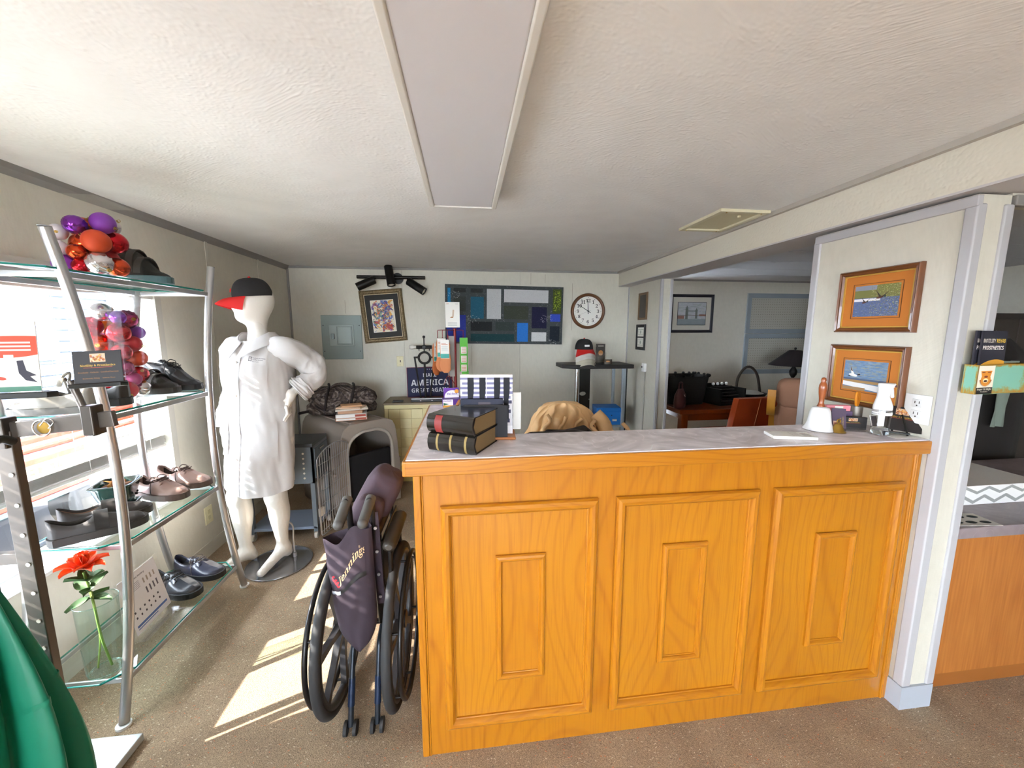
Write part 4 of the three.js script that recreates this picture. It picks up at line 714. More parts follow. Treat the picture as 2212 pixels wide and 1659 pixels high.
// ------------------------------------------------------------------ shoes: heel at the origin side, toe along +x
function makeShoe(o) {
  const { L = 0.275, W = 0.048, col, lining = 0x1a1715, sole = 0x26221f, laces, straps = 0, boot = 0, mary, soleH = 0.024, rough = 0.4, openTo = 0.5 } = o;
  const g = new THREE.Group(), upper = mat(col, rough, 0, { clearcoat: o.gloss ?? 0.15, clearcoatRoughness: 0.35 });
  const plan = (s) => W * (s < 0.06 ? Math.sqrt(s / 0.06) * 0.62 : s < 0.62 ? lerp(0.62, 1, smooth(0.06, 0.62, s)) : Math.sqrt(Math.max(0, 1 - Math.pow((s - 0.62) / 0.38, 2.3))));
  const top = (s) => { const back = 0.078 + boot, mid = 0.064 + boot * 0.95, toe = 0.04; return s < openTo ? lerp(back, mid, smooth(0, openTo, s)) - 0.02 * Math.sin(s / openTo * Math.PI) * (boot ? 0 : 1) : lerp(mid, toe, smooth(openTo, 0.86, s)) * (s > 0.86 ? Math.sqrt(Math.max(0.02, 1 - Math.pow((s - 0.86) / 0.145, 2))) : 1); };
  const lean = (s) => boot && s < openTo ? -0.012 * (1 - s / openTo) : 0;
  const open = (s) => s >= openTo ? 0 : 0.62 * plan(s) * Math.min(1, Math.sqrt((openTo - s) / 0.1));
  const S = Array.from({ length: 27 }, (_, i) => { const t = i / 26; return t < 0.12 ? t * 0.5 : t > 0.88 ? 1 - (1 - t) * 0.5 : lerp(0.06, 0.94, (t - 0.12) / 0.76); });
  const rings = S.map((s) => {
    const w = plan(s), h = top(s), op = open(s), side = [];
    for (let k = 0; k <= 6; k++) { const t = k / 6, e = Math.pow(1 - Math.pow(t, 2.4), 1 / 2.4); side.push([lerp(op, w, e), soleH * 0.7 + (h - soleH * 0.7) * t]); }
    const inn = op > 0.002 ? [[op * 0.92, h - 0.006], [op * 0.9, h * 0.6 + 0.006], [op * 0.7, 0.03]] : [[0, h], [0, h], [0, h]];
    const right = [...side, ...inn]; // z > 0 half, then mirrored back
    return [...right.map(([z, y]) => [s * L + lean(s) * (y / 0.1), y, z]), ...right.slice().reverse().map(([z, y]) => [s * L + lean(s) * (y / 0.1), y, -z])];
  });
  M('upper', loft(rings, { closed: true }).scale(1, 1, 1), upper, g);
  // lining: a slim inner sleeve that shows in the opening
  const li = S.filter((s) => s > 0.03 && s < openTo - 0.01);
  M('lining', loft(li.map((s) => { const op = open(s) * 0.9, h = top(s) - 0.008; return [[s * L + lean(s) * 0.8, h, op], [s * L, 0.034, op * 0.75], [s * L, 0.032, 0], [s * L, 0.034, -op * 0.75], [s * L + lean(s) * 0.8, h, -op]]; }), { closed: false }), mat(lining, 0.8, 0, { side: THREE.DoubleSide }), g);
  const out = []; for (const s of S) out.push([s * L, plan(s) + 0.0035]); const pl = [...out, ...out.slice().reverse().map(([x, z]) => [x, -z])].map(([x, z]) => [x * 1.02 - 0.003, z]);
  M('sole', ext(pl, soleH - 0.006, 0.002).rotateX(-Math.PI / 2).translate(0, 0.003, 0), mat(sole, 0.6), g);
  M('heel_block', ext(out.filter(([x]) => x < L * 0.28).concat(out.filter(([x]) => x < L * 0.28).reverse().map(([x, z]) => [x, -z])), soleH - 0.002, 0.001).rotateX(-Math.PI / 2).translate(0, 0.001, 0), mat(sole, 0.6), g);
  M('welt', tube(pl.filter((_, i) => i % 2 === 0).map(([x, z]) => [x, soleH - 0.002, -z]), 0.0022, 60, 5, true), mat(sole, 0.7), g);
  const arcAt = (s, lift, n = 13) => Array.from({ length: n }, (_, k) => { const f = k / (n - 1) * 2 - 1, t = 1 - Math.pow(Math.abs(f), 1.6) * 0.8, w = plan(s), h = Math.max(top(s), 0.03), b = soleH * 0.7; return [s * L + lean(s), b + (h - b) * t + lift * t, Math.sign(f) * (w * Math.pow(Math.max(0, 1 - Math.pow(t, 2.4)), 1 / 2.4) + 0.0025 * Math.abs(f))]; });
  if (straps) for (let k = 0; k < straps; k++) {
    const s = straps === 1 ? 0.52 : 0.4 + k * 0.125, wdt = straps === 1 ? 0.02 : 0.0135, a = arcAt(s, 0.004), m = mat(o.strapCol ?? col, 0.6);
    M('strap', loft(a.map(([x, y, z]) => [[x - wdt, y, z], [x - wdt, y + 0.004, z], [x + wdt, y + 0.003, z], [x + wdt, y - 0.001, z]]), { cap0: true, cap1: true, crease: 0.6 }), m, g);
  }
  if (laces) {
    M('tongue', loft([0.3, 0.36, 0.44, 0.5].map((s, i) => { const y = top(s) + 0.016 - i * 0.004 - (i === 3 ? 0.006 : 0); return [[s * L, y, -0.022], [s * L, y + 0.006, 0], [s * L, y, 0.022], [s * L, y - 0.004, 0]]; }), { cap0: true, cap1: true }), upper, g);
    const lm = mat(laces, 0.8), lg = [];
    for (let k = 0; k < 5; k++) { const s = 0.39 + k * 0.047, y = top(s) + 0.006; lg.push(rod([s * L, y - 0.004, -0.018], [s * L + 0.008, y + 0.004, 0.018], 0.0018, 0.0018, 5), rod([s * L, y - 0.004, 0.018], [s * L + 0.008, y + 0.004, -0.018], 0.0018, 0.0018, 5)); }
    const s = 0.4, y = top(s) + 0.012;
    for (const e of [-1, 1]) lg.push(tube([[s * L, y, 0], [s * L + 0.005, y + 0.012, e * 0.016], [s * L + 0.014, y + 0.002, e * 0.036], [s * L + 0.004, y - 0.004, e * 0.018], [s * L, y, 0]], 0.0017, 20, 5), tube([[s * L, y, 0], [s * L + 0.018, y - 0.002, e * 0.03], [s * L + 0.03, y - 0.026, e * 0.045], [s * L + 0.04, y - 0.045, e * 0.05]], 0.0017, 18, 5));
    M('laces', merge(lg), lm, g);
    M('eyelet_flap', merge(...[-1, 1].map((e) => loft([0.36, 0.45, 0.56, 0.62].map((q) => { const h = top(q) + 0.002; return [[q * L, h - 0.003, e * 0.012], [q * L, h - 0.001, e * 0.02], [q * L, h - 0.012, e * 0.032], [q * L, h - 0.014, e * 0.028]]; }), { cap0: true, cap1: true }))), upper, g);
  }
  if (mary) { // one bar across the instep, its end standing loose
    M('bar_strap', loft(Array.from({ length: 9 }, (_, k) => { const t = k / 8; return [0.43 * L - 0.03 * t, 0.046 + 0.035 * Math.sin(t * Math.PI) + 0.028 * t, lerp(W * 0.95, -W * 0.7, t)]; }).map(([x, y, z]) => [[x - 0.008, y, z], [x - 0.008, y + 0.003, z], [x + 0.008, y + 0.003, z], [x + 0.008, y, z]]), { cap0: true, cap1: true }), upper, g);
    M('loose_strap', tube([[0.4 * L, 0.075, -0.01], [0.36 * L, 0.1, 0.0], [0.3 * L, 0.11, 0.01], [0.33 * L, 0.085, 0.012]], 0.004, 20, 6), upper, g);
  }
  if (o.pull) M('pull_loop', tube([[0.006, 0.075 + boot, 0], [-0.006, 0.092 + boot, 0.002], [0.004, 0.088 + boot, 0]], 0.004, 14, 6), upper, g);
  return g;
}
function putShoe(g, label, x, y, z, ry, group) { g.name = numbered('shoe'); g.position.set(-1.49 + x, y, -1.86 + z); g.rotation.y = ry; g.scale.set(1, 1.32, 1.12); scene.add(g); return tag(g, label, 'shoe', group); }
const flip = (g) => { const c = g.clone(); return c; };
{
  const y = SH.map((q) => q + 0.002);
  putShoe(makeShoe({ col: 0x171614, straps: 3, boot: 0.045, rough: 0.75, gloss: 0, strapCol: 0x3d3a36, sole: 0x4d6a70, pull: true, W: 0.052, L: 0.26 }), 'black high-top strapped boot on the top shelf', -0.09, y[0], -0.1, 0.02, 'shoes on the glass shelf');
  putShoe(makeShoe({ col: 0x22201e, straps: 3, boot: 0.02, rough: 0.6, strapCol: 0x2b2926, sole: 0x3a3532, W: 0.05, L: 0.25 }), 'black shoe with three hook-and-loop straps, second shelf', -0.15, y[1], -0.2, -0.12, 'shoes on the glass shelf');
  putShoe(makeShoe({ col: 0x1d2026, laces: 0x1c1c1e, boot: 0.028, rough: 0.5, sole: 0x1a1a1c, W: 0.05, L: 0.26 }), 'black laced walking shoe at window-end of second shelf', -0.13, y[1], -0.31, -0.1, 'shoes on the glass shelf');
  putShoe(makeShoe({ col: 0x746e63, lining: 0x20263a, mary: true, rough: 0.35, sole: 0x55514b, L: 0.25, soleH: 0.02, openTo: 0.6 }), 'beige bar-strap shoe near the front post, second shelf', 0.11, y[1], 0.26, Math.PI + 0.12, 'shoes on the glass shelf');
  putShoe(makeShoe({ col: 0x2a2622, lining: 0x111111, rough: 0.5, sole: 0x1d1b19, L: 0.25 }), 'dark shoe half hidden behind the front post', 0.12, y[1], 0.13, Math.PI + 0.1, 'shoes on the glass shelf');
  const mv = { col: 0x9a7d74, lining: 0x2c211e, laces: 0x4a3832, rough: 0.45, sole: 0x5a463e, gloss: 0.2 };
  putShoe(makeShoe(mv), 'mauve leather lace-up shoe nearer the viewer, third shelf', -0.135, y[2], -0.175, -0.3, 'shoes on the glass shelf');
  putShoe(makeShoe(mv), 'mauve leather lace-up shoe behind its mate, third shelf', -0.13, y[2], -0.305, -0.2, 'shoes on the glass shelf');
  const bs = { col: 0x383432, lining: 0x1b1816, straps: 1, strapCol: 0x1d1916, rough: 0.65, sole: 0x35302d, gloss: 0, openTo: 0.46, W: 0.05 };
  putShoe(makeShoe(bs), 'black suede strap shoe in front on third shelf', -0.085, y[2], 0.305, 0.72, 'shoes on the glass shelf');
  putShoe(makeShoe({ ...bs, lining: 0x8a6f5e }), 'black suede strap shoe behind its mate on third shelf', -0.145, y[2], 0.2, 0.72, 'shoes on the glass shelf');
  const dk = { col: 0x2b2d33, lining: 0x18181a, laces: 0x26262a, rough: 0.28, sole: 0x17171a, gloss: 0.4 };
  putShoe(makeShoe(dk), 'black leather lace-up shoe at left, bottom shelf', -0.12, y[3], -0.17, -0.32, 'shoes on the glass shelf');
  putShoe(makeShoe({ ...dk, col: 0x2a2c3c, laces: 0x6a625c }), 'navy leather lace-up shoe at right, bottom shelf', -0.1, y[3], -0.3, -0.25, 'shoes on the glass shelf');
}
// ------------------------------------------------------------------ clear boxes of bauble ornaments
const PU = 0x7a2f9c, OR = 0xc8441a, RD = 0xb31420, GO = 0xd9881a, SI = 0xcfc9cc, MG = 0xa03a6a;
const shinyM = {}, matteM = {};
for (const c of [PU, OR, RD, GO, SI, MG]) { shinyM[c] = mat(c, 0.12, 0.85); matteM[c] = mat(c, 0.55, 0.25); }
const colName = { [PU]: 'purple', [OR]: 'orange', [RD]: 'red', [GO]: 'gold', [SI]: 'silver', [MG]: 'magenta' };
const ballGeo = (ribbed) => ribbed ? (() => { const g = sph(1, 48, 24), p = g.attributes.position; for (let i = 0; i < p.count; i++) { const a = Math.atan2(p.getZ(i), p.getX(i)) + p.getY(i) * 0.6, k = 1 + 0.05 * Math.sin(a * 12) * Math.sqrt(Math.max(0, 1 - p.getY(i) ** 2)); p.setXYZ(i, p.getX(i) * k, p.getY(i), p.getZ(i) * k); } g.computeVertexNormals(); return g; })() : sph(1, 32, 20);
const ballSmooth = ballGeo(false), ballRib = ballGeo(true), capGeo = cyl(0.2, 0.2, 12).translate(0, 1.05, 0), loopGeo = torus(0.14, 0.03, 6, 14).translate(0, 1.25, 0);
const film = new THREE.MeshPhysicalMaterial({ color: 0xffffff, roughness: 0.05, transmission: 1, thickness: 0, ior: 1.12 });
const lay = (t) => t > 0.75 ? 'top' : t > 0.5 ? 'upper' : t > 0.25 ? 'lower' : 'bottom', sd = (p) => (p.z > 0 ? 'near' : 'far') + (p.x > 0 ? ' room side' : ' window side');
function ornamentBox(label, cx, y0, cz, w, h, d, n, where, pal, ry = 0) {
  const b = T('ornament_box', label, 'box', [cx, y0, cz], ry);
  M('case', merge(bx(w, h, 0.001, 0, 0, h / 2, d / 2), bx(w, h, 0.001, 0, 0, h / 2, -d / 2), bx(0.001, h, d, 0, w / 2, h / 2, 0), bx(0.001, h, d, 0, -w / 2, h / 2, 0)), film, b);
  M('lid', bx(w, 0.001, d, 0, 0, h, 0), film, b); M('bottom', bx(w, 0.001, d, 0, 0, 0.0012, 0), film, b);
  // settle the balls in the box
  const P = Array.from({ length: n }, (_, i) => ({ x: rr(-w / 2, w / 2), y: rr(0.03, h * 1.2), z: rr(-d / 2, d / 2), r: [0.043, 0.036, 0.029, 0.039][i % 4] }));
  for (let it = 0; it < 700; it++) { for (const p of P) p.y -= 0.0016; for (let a = 0; a < n; a++) for (let c = a + 1; c < n; c++) { const A = P[a], C = P[c], dx = C.x - A.x, dy = C.y - A.y, dz = C.z - A.z, l = Math.hypot(dx, dy, dz) || 1e-4, o = A.r + C.r + 0.0006 - l; if (o > 0) { const k = o / l / 2; A.x -= dx * k; A.y -= dy * k; A.z -= dz * k; C.x += dx * k; C.y += dy * k; C.z += dz * k; } }
    for (const p of P) { const q = p.r + 0.002; p.x = clamp(p.x, -w / 2 + q, w / 2 - q); p.z = clamp(p.z, -d / 2 + q, d / 2 - q); p.y = clamp(p.y, q, h - q); } }
  P.sort((p, q) => q.y - p.y).forEach((p, i) => {
    const c = pal[i % pal.length], finish = ['shiny', 'matte', 'shiny', 'ribbed', 'matte'][i % 5], g = T('ornament_ball', `${p.r > 0.041 ? 'largest' : p.r > 0.037 ? 'large' : p.r > 0.033 ? 'medium' : 'small'} ${finish} ${colName[c]} bauble, ${lay(p.y / h)} ${sd(p)} of the ${where}`, 'ornament', [cx + p.x * Math.cos(ry) + p.z * Math.sin(ry), y0 + p.y, cz + p.z * Math.cos(ry) - p.x * Math.sin(ry)], 0, 'baubles in the ' + where);
    g.rotation.set(rr(-2.4, 2.4), rr(0, 6), rr(-2.4, 2.4));
    const s = p.r * 0.985; M('ball', finish === 'ribbed' ? ballRib : ballSmooth, finish === 'matte' ? matteM[c] : shinyM[c], g).scale.setScalar(finish === 'ribbed' ? s * 0.96 : s);
    const cp = M('cap', capGeo, brass, g); cp.scale.setScalar(s * 0.9); M('loop', loopGeo, brass, g).scale.setScalar(s * 0.9);
  });
}
ornamentBox('clear plastic box of baubles on the top shelf', -1.43, SH[0] + 0.003, -1.74, 0.19, 0.28, 0.19, 19, 'box on the top shelf', [SI, PU, OR, PU, SI, RD, OR, OR, RD, SI, OR, RD, OR], 0.05);
ornamentBox('tall clear plastic box of baubles on second shelf', -1.535, SH[1] + 0.003, -1.895, 0.19, 0.455, 0.165, 31, 'tall box on second shelf', [SI, OR, PU, MG, GO, RD, PU, RD, SI, MG, OR, RD, RD, RD, RD], 0.1);
// ------------------------------------------------------------------ pot, vase, table sign on the shelf
{
  const g = T('flower_pot', 'dark green glazed square pot at back of third shelf', 'pot', [-1.6, SH[2] + 0.003, -1.89], 0.3), m = mat(0x12332d, 0.12, 0, { clearcoat: 0.6 });
  const sq = (s, y) => ring(24, (a) => { const q = s / Math.max(Math.abs(Math.cos(a)), Math.abs(Math.sin(a))), r = Math.min(q, s * 1.3); return [r * Math.cos(a), y, r * Math.sin(a)]; });
  M('bowl', loft([sq(0.035, 0.018), sq(0.045, 0.022), sq(0.058, 0.06), sq(0.068, 0.105), sq(0.076, 0.112), sq(0.076, 0.12), sq(0.066, 0.12), sq(0.06, 0.1), sq(0.05, 0.08)], { cap0: true }), m, g);
  M('saucer', loft([sq(0.05, 0), sq(0.062, 0.004), sq(0.066, 0.018), sq(0.06, 0.018), sq(0.05, 0.01)], { cap0: true }), m, g);
  M('soil', loft([sq(0.058, 0.099), sq(0.001, 0.104)]), mat(0x5a3a26, 0.95), g);
  for (let k = 0; k < 10; k++) { const a = k * 0.63; M('glaze_dot', at(sph(0.006, 8, 6), 0.063 * Math.cos(a) * 1.05, 0.055 + (k % 3) * 0.016, 0.063 * Math.sin(a) * 1.05), mat(0x0e1d1b, 0.2), g); }
  for (let k = 0; k < 4; k++) M('dry_leaf', new THREE.ConeGeometry(0.008, 0.05, 5).rotateX(1.2).rotateY(k * 1.6).translate(0.02 * Math.cos(k), 0.125, 0.02 * Math.sin(k)), mat(0xb07a3c, 0.9), g);
}
{
  const gx = -1.415, gz = -1.52, y = SH[3] + 0.003;
  const g = T('glass_vase', 'clear glass cylinder vase on the bottom shelf', 'vase', [gx, y, gz]);
  M('wall', lathe([[0.05, 0.004], [0.056, 0.02], [0.062, 0.3]], 32), glassShelf, g); M('base', lathe([[0, 0.004], [0.05, 0.004]], 32), glassShelf, g); M('rim', torus(0.062, 0.002, 6, 40).rotateX(Math.PI / 2).translate(0, 0.3, 0), glassShelf, g); M('foot_ring', torus(0.05, 0.003, 6, 40).rotateX(Math.PI / 2).translate(0, 0.005, 0), glassShelf, g);
  const f = T('artificial_flower', 'orange cloth flower with green leaves in the vase', 'flower', [gx, y, gz]), pm = mat(0xf0561a, 0.7, 0, { transmission: 0.25, thickness: 0, side: THREE.DoubleSide }), lm = mat(0x3f5a32, 0.7, 0, { side: THREE.DoubleSide });
  M('stem', tube([[0.02, 0.02, 0], [0.008, 0.15, 0.01], [-0.01, 0.3, 0], [-0.02, 0.42, 0.005]], 0.004, 30, 7), mat(0x6f8a3a, 0.7), f);
  M('stem', tube([[-0.02, 0.02, 0.01], [-0.005, 0.16, 0], [-0.005, 0.34, 0.005]], 0.003, 24, 6), mat(0x8ea04c, 0.7), f);
  const petal = (len, wd, cup) => { const r = []; for (let i = 0; i <= 6; i++) { const t = i / 6, w = wd * Math.sin(Math.PI * Math.pow(t, 0.7) * 0.97 + 0.05); r.push(Array.from({ length: 5 }, (_, k) => { const q = k / 2 - 1; return [t * len, cup * Math.sin(t * 2.2) * 0.4 + 0.012 * q * q, q * w]; })); } return loft(r, { closed: false }); };
  const leafP = petal(0.07, 0.02, 0.012), pet = petal(0.075, 0.024, 0.05), pet2 = petal(0.05, 0.02, 0.07);
  for (let k = 0; k < 11; k++) { const m = M('petal', pet, pm, f); m.position.set(-0.02, 0.43, 0.005); m.rotation.set(0, k * 0.571, -0.05 + 0.2 * (k % 2)); }
  for (let k = 0; k < 8; k++) { const m = M('petal', pet2, pm, f); m.position.set(-0.02, 0.44, 0.005); m.rotation.set(0, k * 0.785 + 0.3, 0.7); }
  for (let k = 0; k < 9; k++) { const m = M('leaf', leafP, lm, f); m.position.set(-0.012, 0.31 + (k % 3) * 0.035, 0.003); m.rotation.set(0.3 * (k % 2), k * 1.3, -0.25 + 0.35 * (k % 3)); }
}
{
  const g = T('acrylic_sign', 'printed product chart in clear slanted stand, bottom shelf', 'sign', [-1.425, SH[3] + 0.003, -1.78], 0.18 + Math.PI / 2 - 0.1); // chart faces the room
  const t = -0.2;
  M('panel', at(bx(0.26, 0.26, 0.002), 0, 0.135, -0.03, t), acrylic, g); M('foot', bx(0.26, 0.002, 0.09, 0, 0, 0.0012, 0.0), acrylic, g);
  M('chart', at(sheet(0.215, 0.25), 0, 0.135, -0.0275, t), print(430, 500, (c, w, h) => { c.fillStyle = '#f0edf0'; c.fillRect(0, 0, w, h); c.fillStyle = '#5a5560'; c.font = 'bold 22px sans-serif'; c.fillText('Compression Hosiery', 60, 60); c.fillStyle = '#9a94a0'; for (let k = 0; k < 5; k++) c.fillRect(30, 90 + k * 14, 170, 4); for (let k = 0; k < 4; k++) { c.fillStyle = '#b0a49c'; c.fillRect(240 + k * 42, 100, 16, 48); c.fillStyle = '#6a6470'; c.fillRect(240 + k * 42, 190, 16, 60); } for (let i = 0; i < 6; i++) for (let j = 0; j < 2; j++) { c.fillStyle = '#4a4650'; c.fillRect(50 + i * 56, 310 + j * 50, 16, 18); } c.fillStyle = '#5d76b8'; c.fillRect(30, 430, 370, 20); c.fillRect(30, 460, 240, 8); }), g);
}
// ------------------------------------------------------------------ garment rack in the left foreground
{
  const g = T('garment_rack', 'grey steel slotted display rack in left foreground', 'rack', [-1.33, 0, -1.14]), m = mat(0x67605a, 0.38, 0.7);
  // base plate, two slotted uprights and a cross bar with clamps
  M('base_plate', bb(-0.3, 0.13, 0.003, 0.032, -0.24, 0.1, 0.004), mat(0xc9c9ca, 0.4, 0.4), g);
  for (const [x, z] of [[0.06, -0.06], [-0.06, -0.06]]) {
    const u = M('upright', merge(bb(x - 0.022, x + 0.022, 0.03, 1.225, z - 0.012, z + 0.012, 0.003)), m, g);
    for (let k = 0; k < 11; k++) M('stud_hole', at(cyl(0.006, 0.003, 12), x + 0.008, 0.2 + k * 0.09, z + 0.0125, Math.PI / 2), mat(0xd8d0c8, 0.3, 0.8), u);
  }
  M('tie_bar', bb(-0.06, 0.06, 0.83, 0.865, -0.07, -0.05, 0.003), m, g);
  M('cross_bar', at(bx(0.285, 0.045, 0.016, 0.003), 0.195, 1.238, -0.06, 0, 0, 0.1), m, g);
  M('cross_bar_rear', at(bx(0.3, 0.05, 0.016, 0.003), -0.1, 1.2, -0.06, 0, 0, 0.0), m, g);
  for (const x of [0.065, 0.285]) M('clamp', bx(0.03, 0.085, 0.04, 0.004, x, x > 0.2 ? 1.25 : 1.22, -0.055), mat(0x5f5a56, 0.3, 0.8), g);
  M('side_post', rod([0.275, 1.2, -0.07], [0.23, 1.36, -0.07], 0.009, 0.009, 8), m, g);
  M('ring_clip', merge(torus(0.022, 0.002, 6, 28).translate(0.165, 1.232, -0.044), tube([[0.165, 1.24, -0.04], [0.195, 1.262, -0.03], [0.205, 1.25, -0.035], [0.185, 1.232, -0.04]], 0.0017, 16, 5)), chrome, g);
  M('disc', at(cyl(0.016, 0.004, 20), 0.165, 1.232, -0.05, Math.PI / 2), brass, g);
}
const brandPrint = (c, w, h, sub) => { c.fillStyle = '#1d1a1c'; c.fillRect(0, 0, w, h); const px = w * 0.35, py = h * 0.08, pw = w * 0.32, ph = h * 0.26; c.fillStyle = '#c9a98c'; c.fillRect(px, py, pw, ph); for (let k = 0; k < 60; k++) { c.fillStyle = ['#c98a3a', '#a85a28', '#d9b890', '#7a3a20', '#b9a8a0'][k % 5]; c.globalAlpha = 0.8; c.beginPath(); c.ellipse(px + rr(0.08, 0.92) * pw, py + rr(0.15, 0.9) * ph, pw * 0.07, ph * 0.12, rr(0, 3), 0, 7); c.fill(); } c.globalAlpha = 1;
  c.textAlign = 'center'; c.fillStyle = '#c9a03a'; c.font = `bold ${h * 0.085 | 0}px serif`; c.fillText('Motility & Prosthetics', w / 2, h * 0.47, w * 0.8); c.fillStyle = '#b0402c'; c.fillRect(w * 0.2, h * 0.5, w * 0.6, h * 0.012); if (sub) { c.font = `${h * 0.06 | 0}px serif`; c.fillStyle = '#b0702c'; c.fillText('Prosthetic - Orthotic - Certified Services', w / 2, h * 0.67, w * 0.84); c.font = `${h * 0.048 | 0}px serif`; c.fillText('Mastectomy Fitting      Diabetic Shoes', w / 2, h * 0.85, w * 0.84); } };
const signPrint = print(600, 480, (c, w, h) => brandPrint(c, w, h, true), 0.4);
{
  const g = T('acrylic_sign', 'black business sign in clear holder on the steel rack', 'sign', [-1.02, 1.345, -1.2]); g.rotation.set(-0.12, 0.12, 0.06);
  M('holder', bx(0.118, 0.118, 0.003, 0.001, 0, 0.062, -0.004), acrylic, g); M('card', bx(0.112, 0.092, 0.002, 0, 0.001, 0.053, 0), black, g); M('print', sheet(0.111, 0.091, 0.001, 0.053, 0.0013), signPrint, g); M('foot', bx(0.122, 0.012, 0.03, 0.003, 0, 0.003, 0.004), blackGloss, g);
  const p = T('acrylic_sign', 'white and orange stocking poster in clear holder, far left', 'sign', [-1.215, 1.325, -1.18]); p.rotation.set(-0.08, 0.2, 0.02);
  M('holder', bx(0.15, 0.15, 0.003, 0.001, 0.01, 0.08, -0.004), acrylic, p); M('foot', bx(0.17, 0.016, 0.04, 0.003, 0, 0, 0.004), black, p);
  M('poster', bx(0.13, 0.19, 0.002, 0, -0.005, 0.105, 0), paper, p);
  M('print', sheet(0.129, 0.189, -0.005, 0.105, 0.0013), print(390, 570, (c, w, h) => { c.fillStyle = '#efe6d6'; c.fillRect(0, 0, w, h); c.fillStyle = '#d2472c'; c.beginPath(); c.moveTo(0, 130); c.quadraticCurveTo(w / 2, 110, w, 120); c.lineTo(w, 270); c.quadraticCurveTo(w / 2, 320, 0, 270); c.fill(); c.fillStyle = '#f2d8c6'; for (let k = 0; k < 3; k++) c.fillRect(30, 165 + k * 30, 320, 14); c.fillStyle = '#e2d6c6'; c.fillRect(180, 270, 60, 240); c.fillStyle = '#2b2836'; c.beginPath(); c.moveTo(255, 320); c.lineTo(295, 315); c.lineTo(310, 400); c.lineTo(370, 440); c.lineTo(330, 450); c.lineTo(372, 500); c.lineTo(300, 480); c.lineTo(262, 420); c.fill(); c.fillStyle = '#b4432f'; c.beginPath(); c.ellipse(150, 460, 34, 14, 0.2, 0, 7); c.fill(); c.fillStyle = '#b7ac9c'; for (let k = 0; k < 8; k++) c.fillRect(20, 330 + k * 18, 120, 5); c.fillStyle = '#4f7f6a'; c.fillRect(0, 530, w, 40); c.fillStyle = '#a33'; c.font = 'bold 40px sans-serif'; c.fillText('8', 20, 60); }), p);
}
{ // closed green umbrella hanging from the rack
  const g = T('umbrella', 'teal green folded umbrella hanging from the steel rack', 'umbrella', [-1.225, 0, -1.02]);
  const um = mat(0x067a5c, 0.5, 0, { sheen: 0.4, sheenColor: new THREE.Color(0x2fd6a8), side: THREE.DoubleSide, transmission: 0.12, thickness: 0 });
  const rows = 22, R = [];
  for (let i = 0; i <= rows; i++) { const t = i / rows, y = lerp(0.935, 0.06, t), rad = 0.03 + 0.122 * Math.pow(Math.sin(Math.min(1, t * 1.12) * Math.PI * 0.62), 1.1) + 0.02 * t;
    R.push(ring(96, (a) => { const n = 8, fold = Math.pow(0.5 + 0.5 * Math.cos(a * n + 1.6 * t + 0.5 * Math.sin(a * 2)), 0.8), r = rad * (0.52 + 0.52 * fold) * (1 + 0.09 * Math.sin(a * 3 + 4 * t)), sag = -0.1 * t * (1 - fold) * 0.5 - 0.05 * t * Math.cos(a - 0.7);
      const twist = 0.5 * t; return [r * Math.cos(a + twist) * 1.08 - 0.035 * t, y + sag - 0.04 * (1 - fold) * (1 - t) * 0, r * Math.sin(a + twist) * 0.82]; })); }
  M('canopy', loft(R), um, g);
  M('closing_strap', loft([0, 1].map((k) => R[9].map(([x, y, z]) => [x * 1.03, y - 0.02 * k, z * 1.03]))), um, g);
  M('shaft', rod([0, 0.9, 0], [0.0, 1.02, -0.03], 0.006), chrome, g);
  M('handle', tube([[0.0, 1.0, -0.025], [0.0, 1.1, -0.05], [0.0, 1.19, -0.08], [0.0, 1.215, -0.12], [0, 1.2, -0.15]], 0.011, 24, 10), black, g);
  for (let k = 0; k < 8; k++) { const a = k * Math.PI / 4 + 0.1; M('rib_tip', rod([0.04 * Math.cos(a), 0.9, 0.035 * Math.sin(a)], [0.055 * Math.cos(a), 0.955, 0.045 * Math.sin(a)], 0.004, 0.0025, 7), chrome, g); }
}
{
  const g = T('wall_plate', 'pale yellow blank outlet plate low on left wall', 'outlet', [LX, 0.275, -2.66]);
  M('plate', bx(0.006, 0.118, 0.075, 0.002, 0.003, 0, 0), cream, g); for (const y of [-0.02, 0.02]) M('socket', bx(0.003, 0.026, 0.028, 0.001, 0.006, y, 0), mat(0xd6cca0, 0.4), g);
}

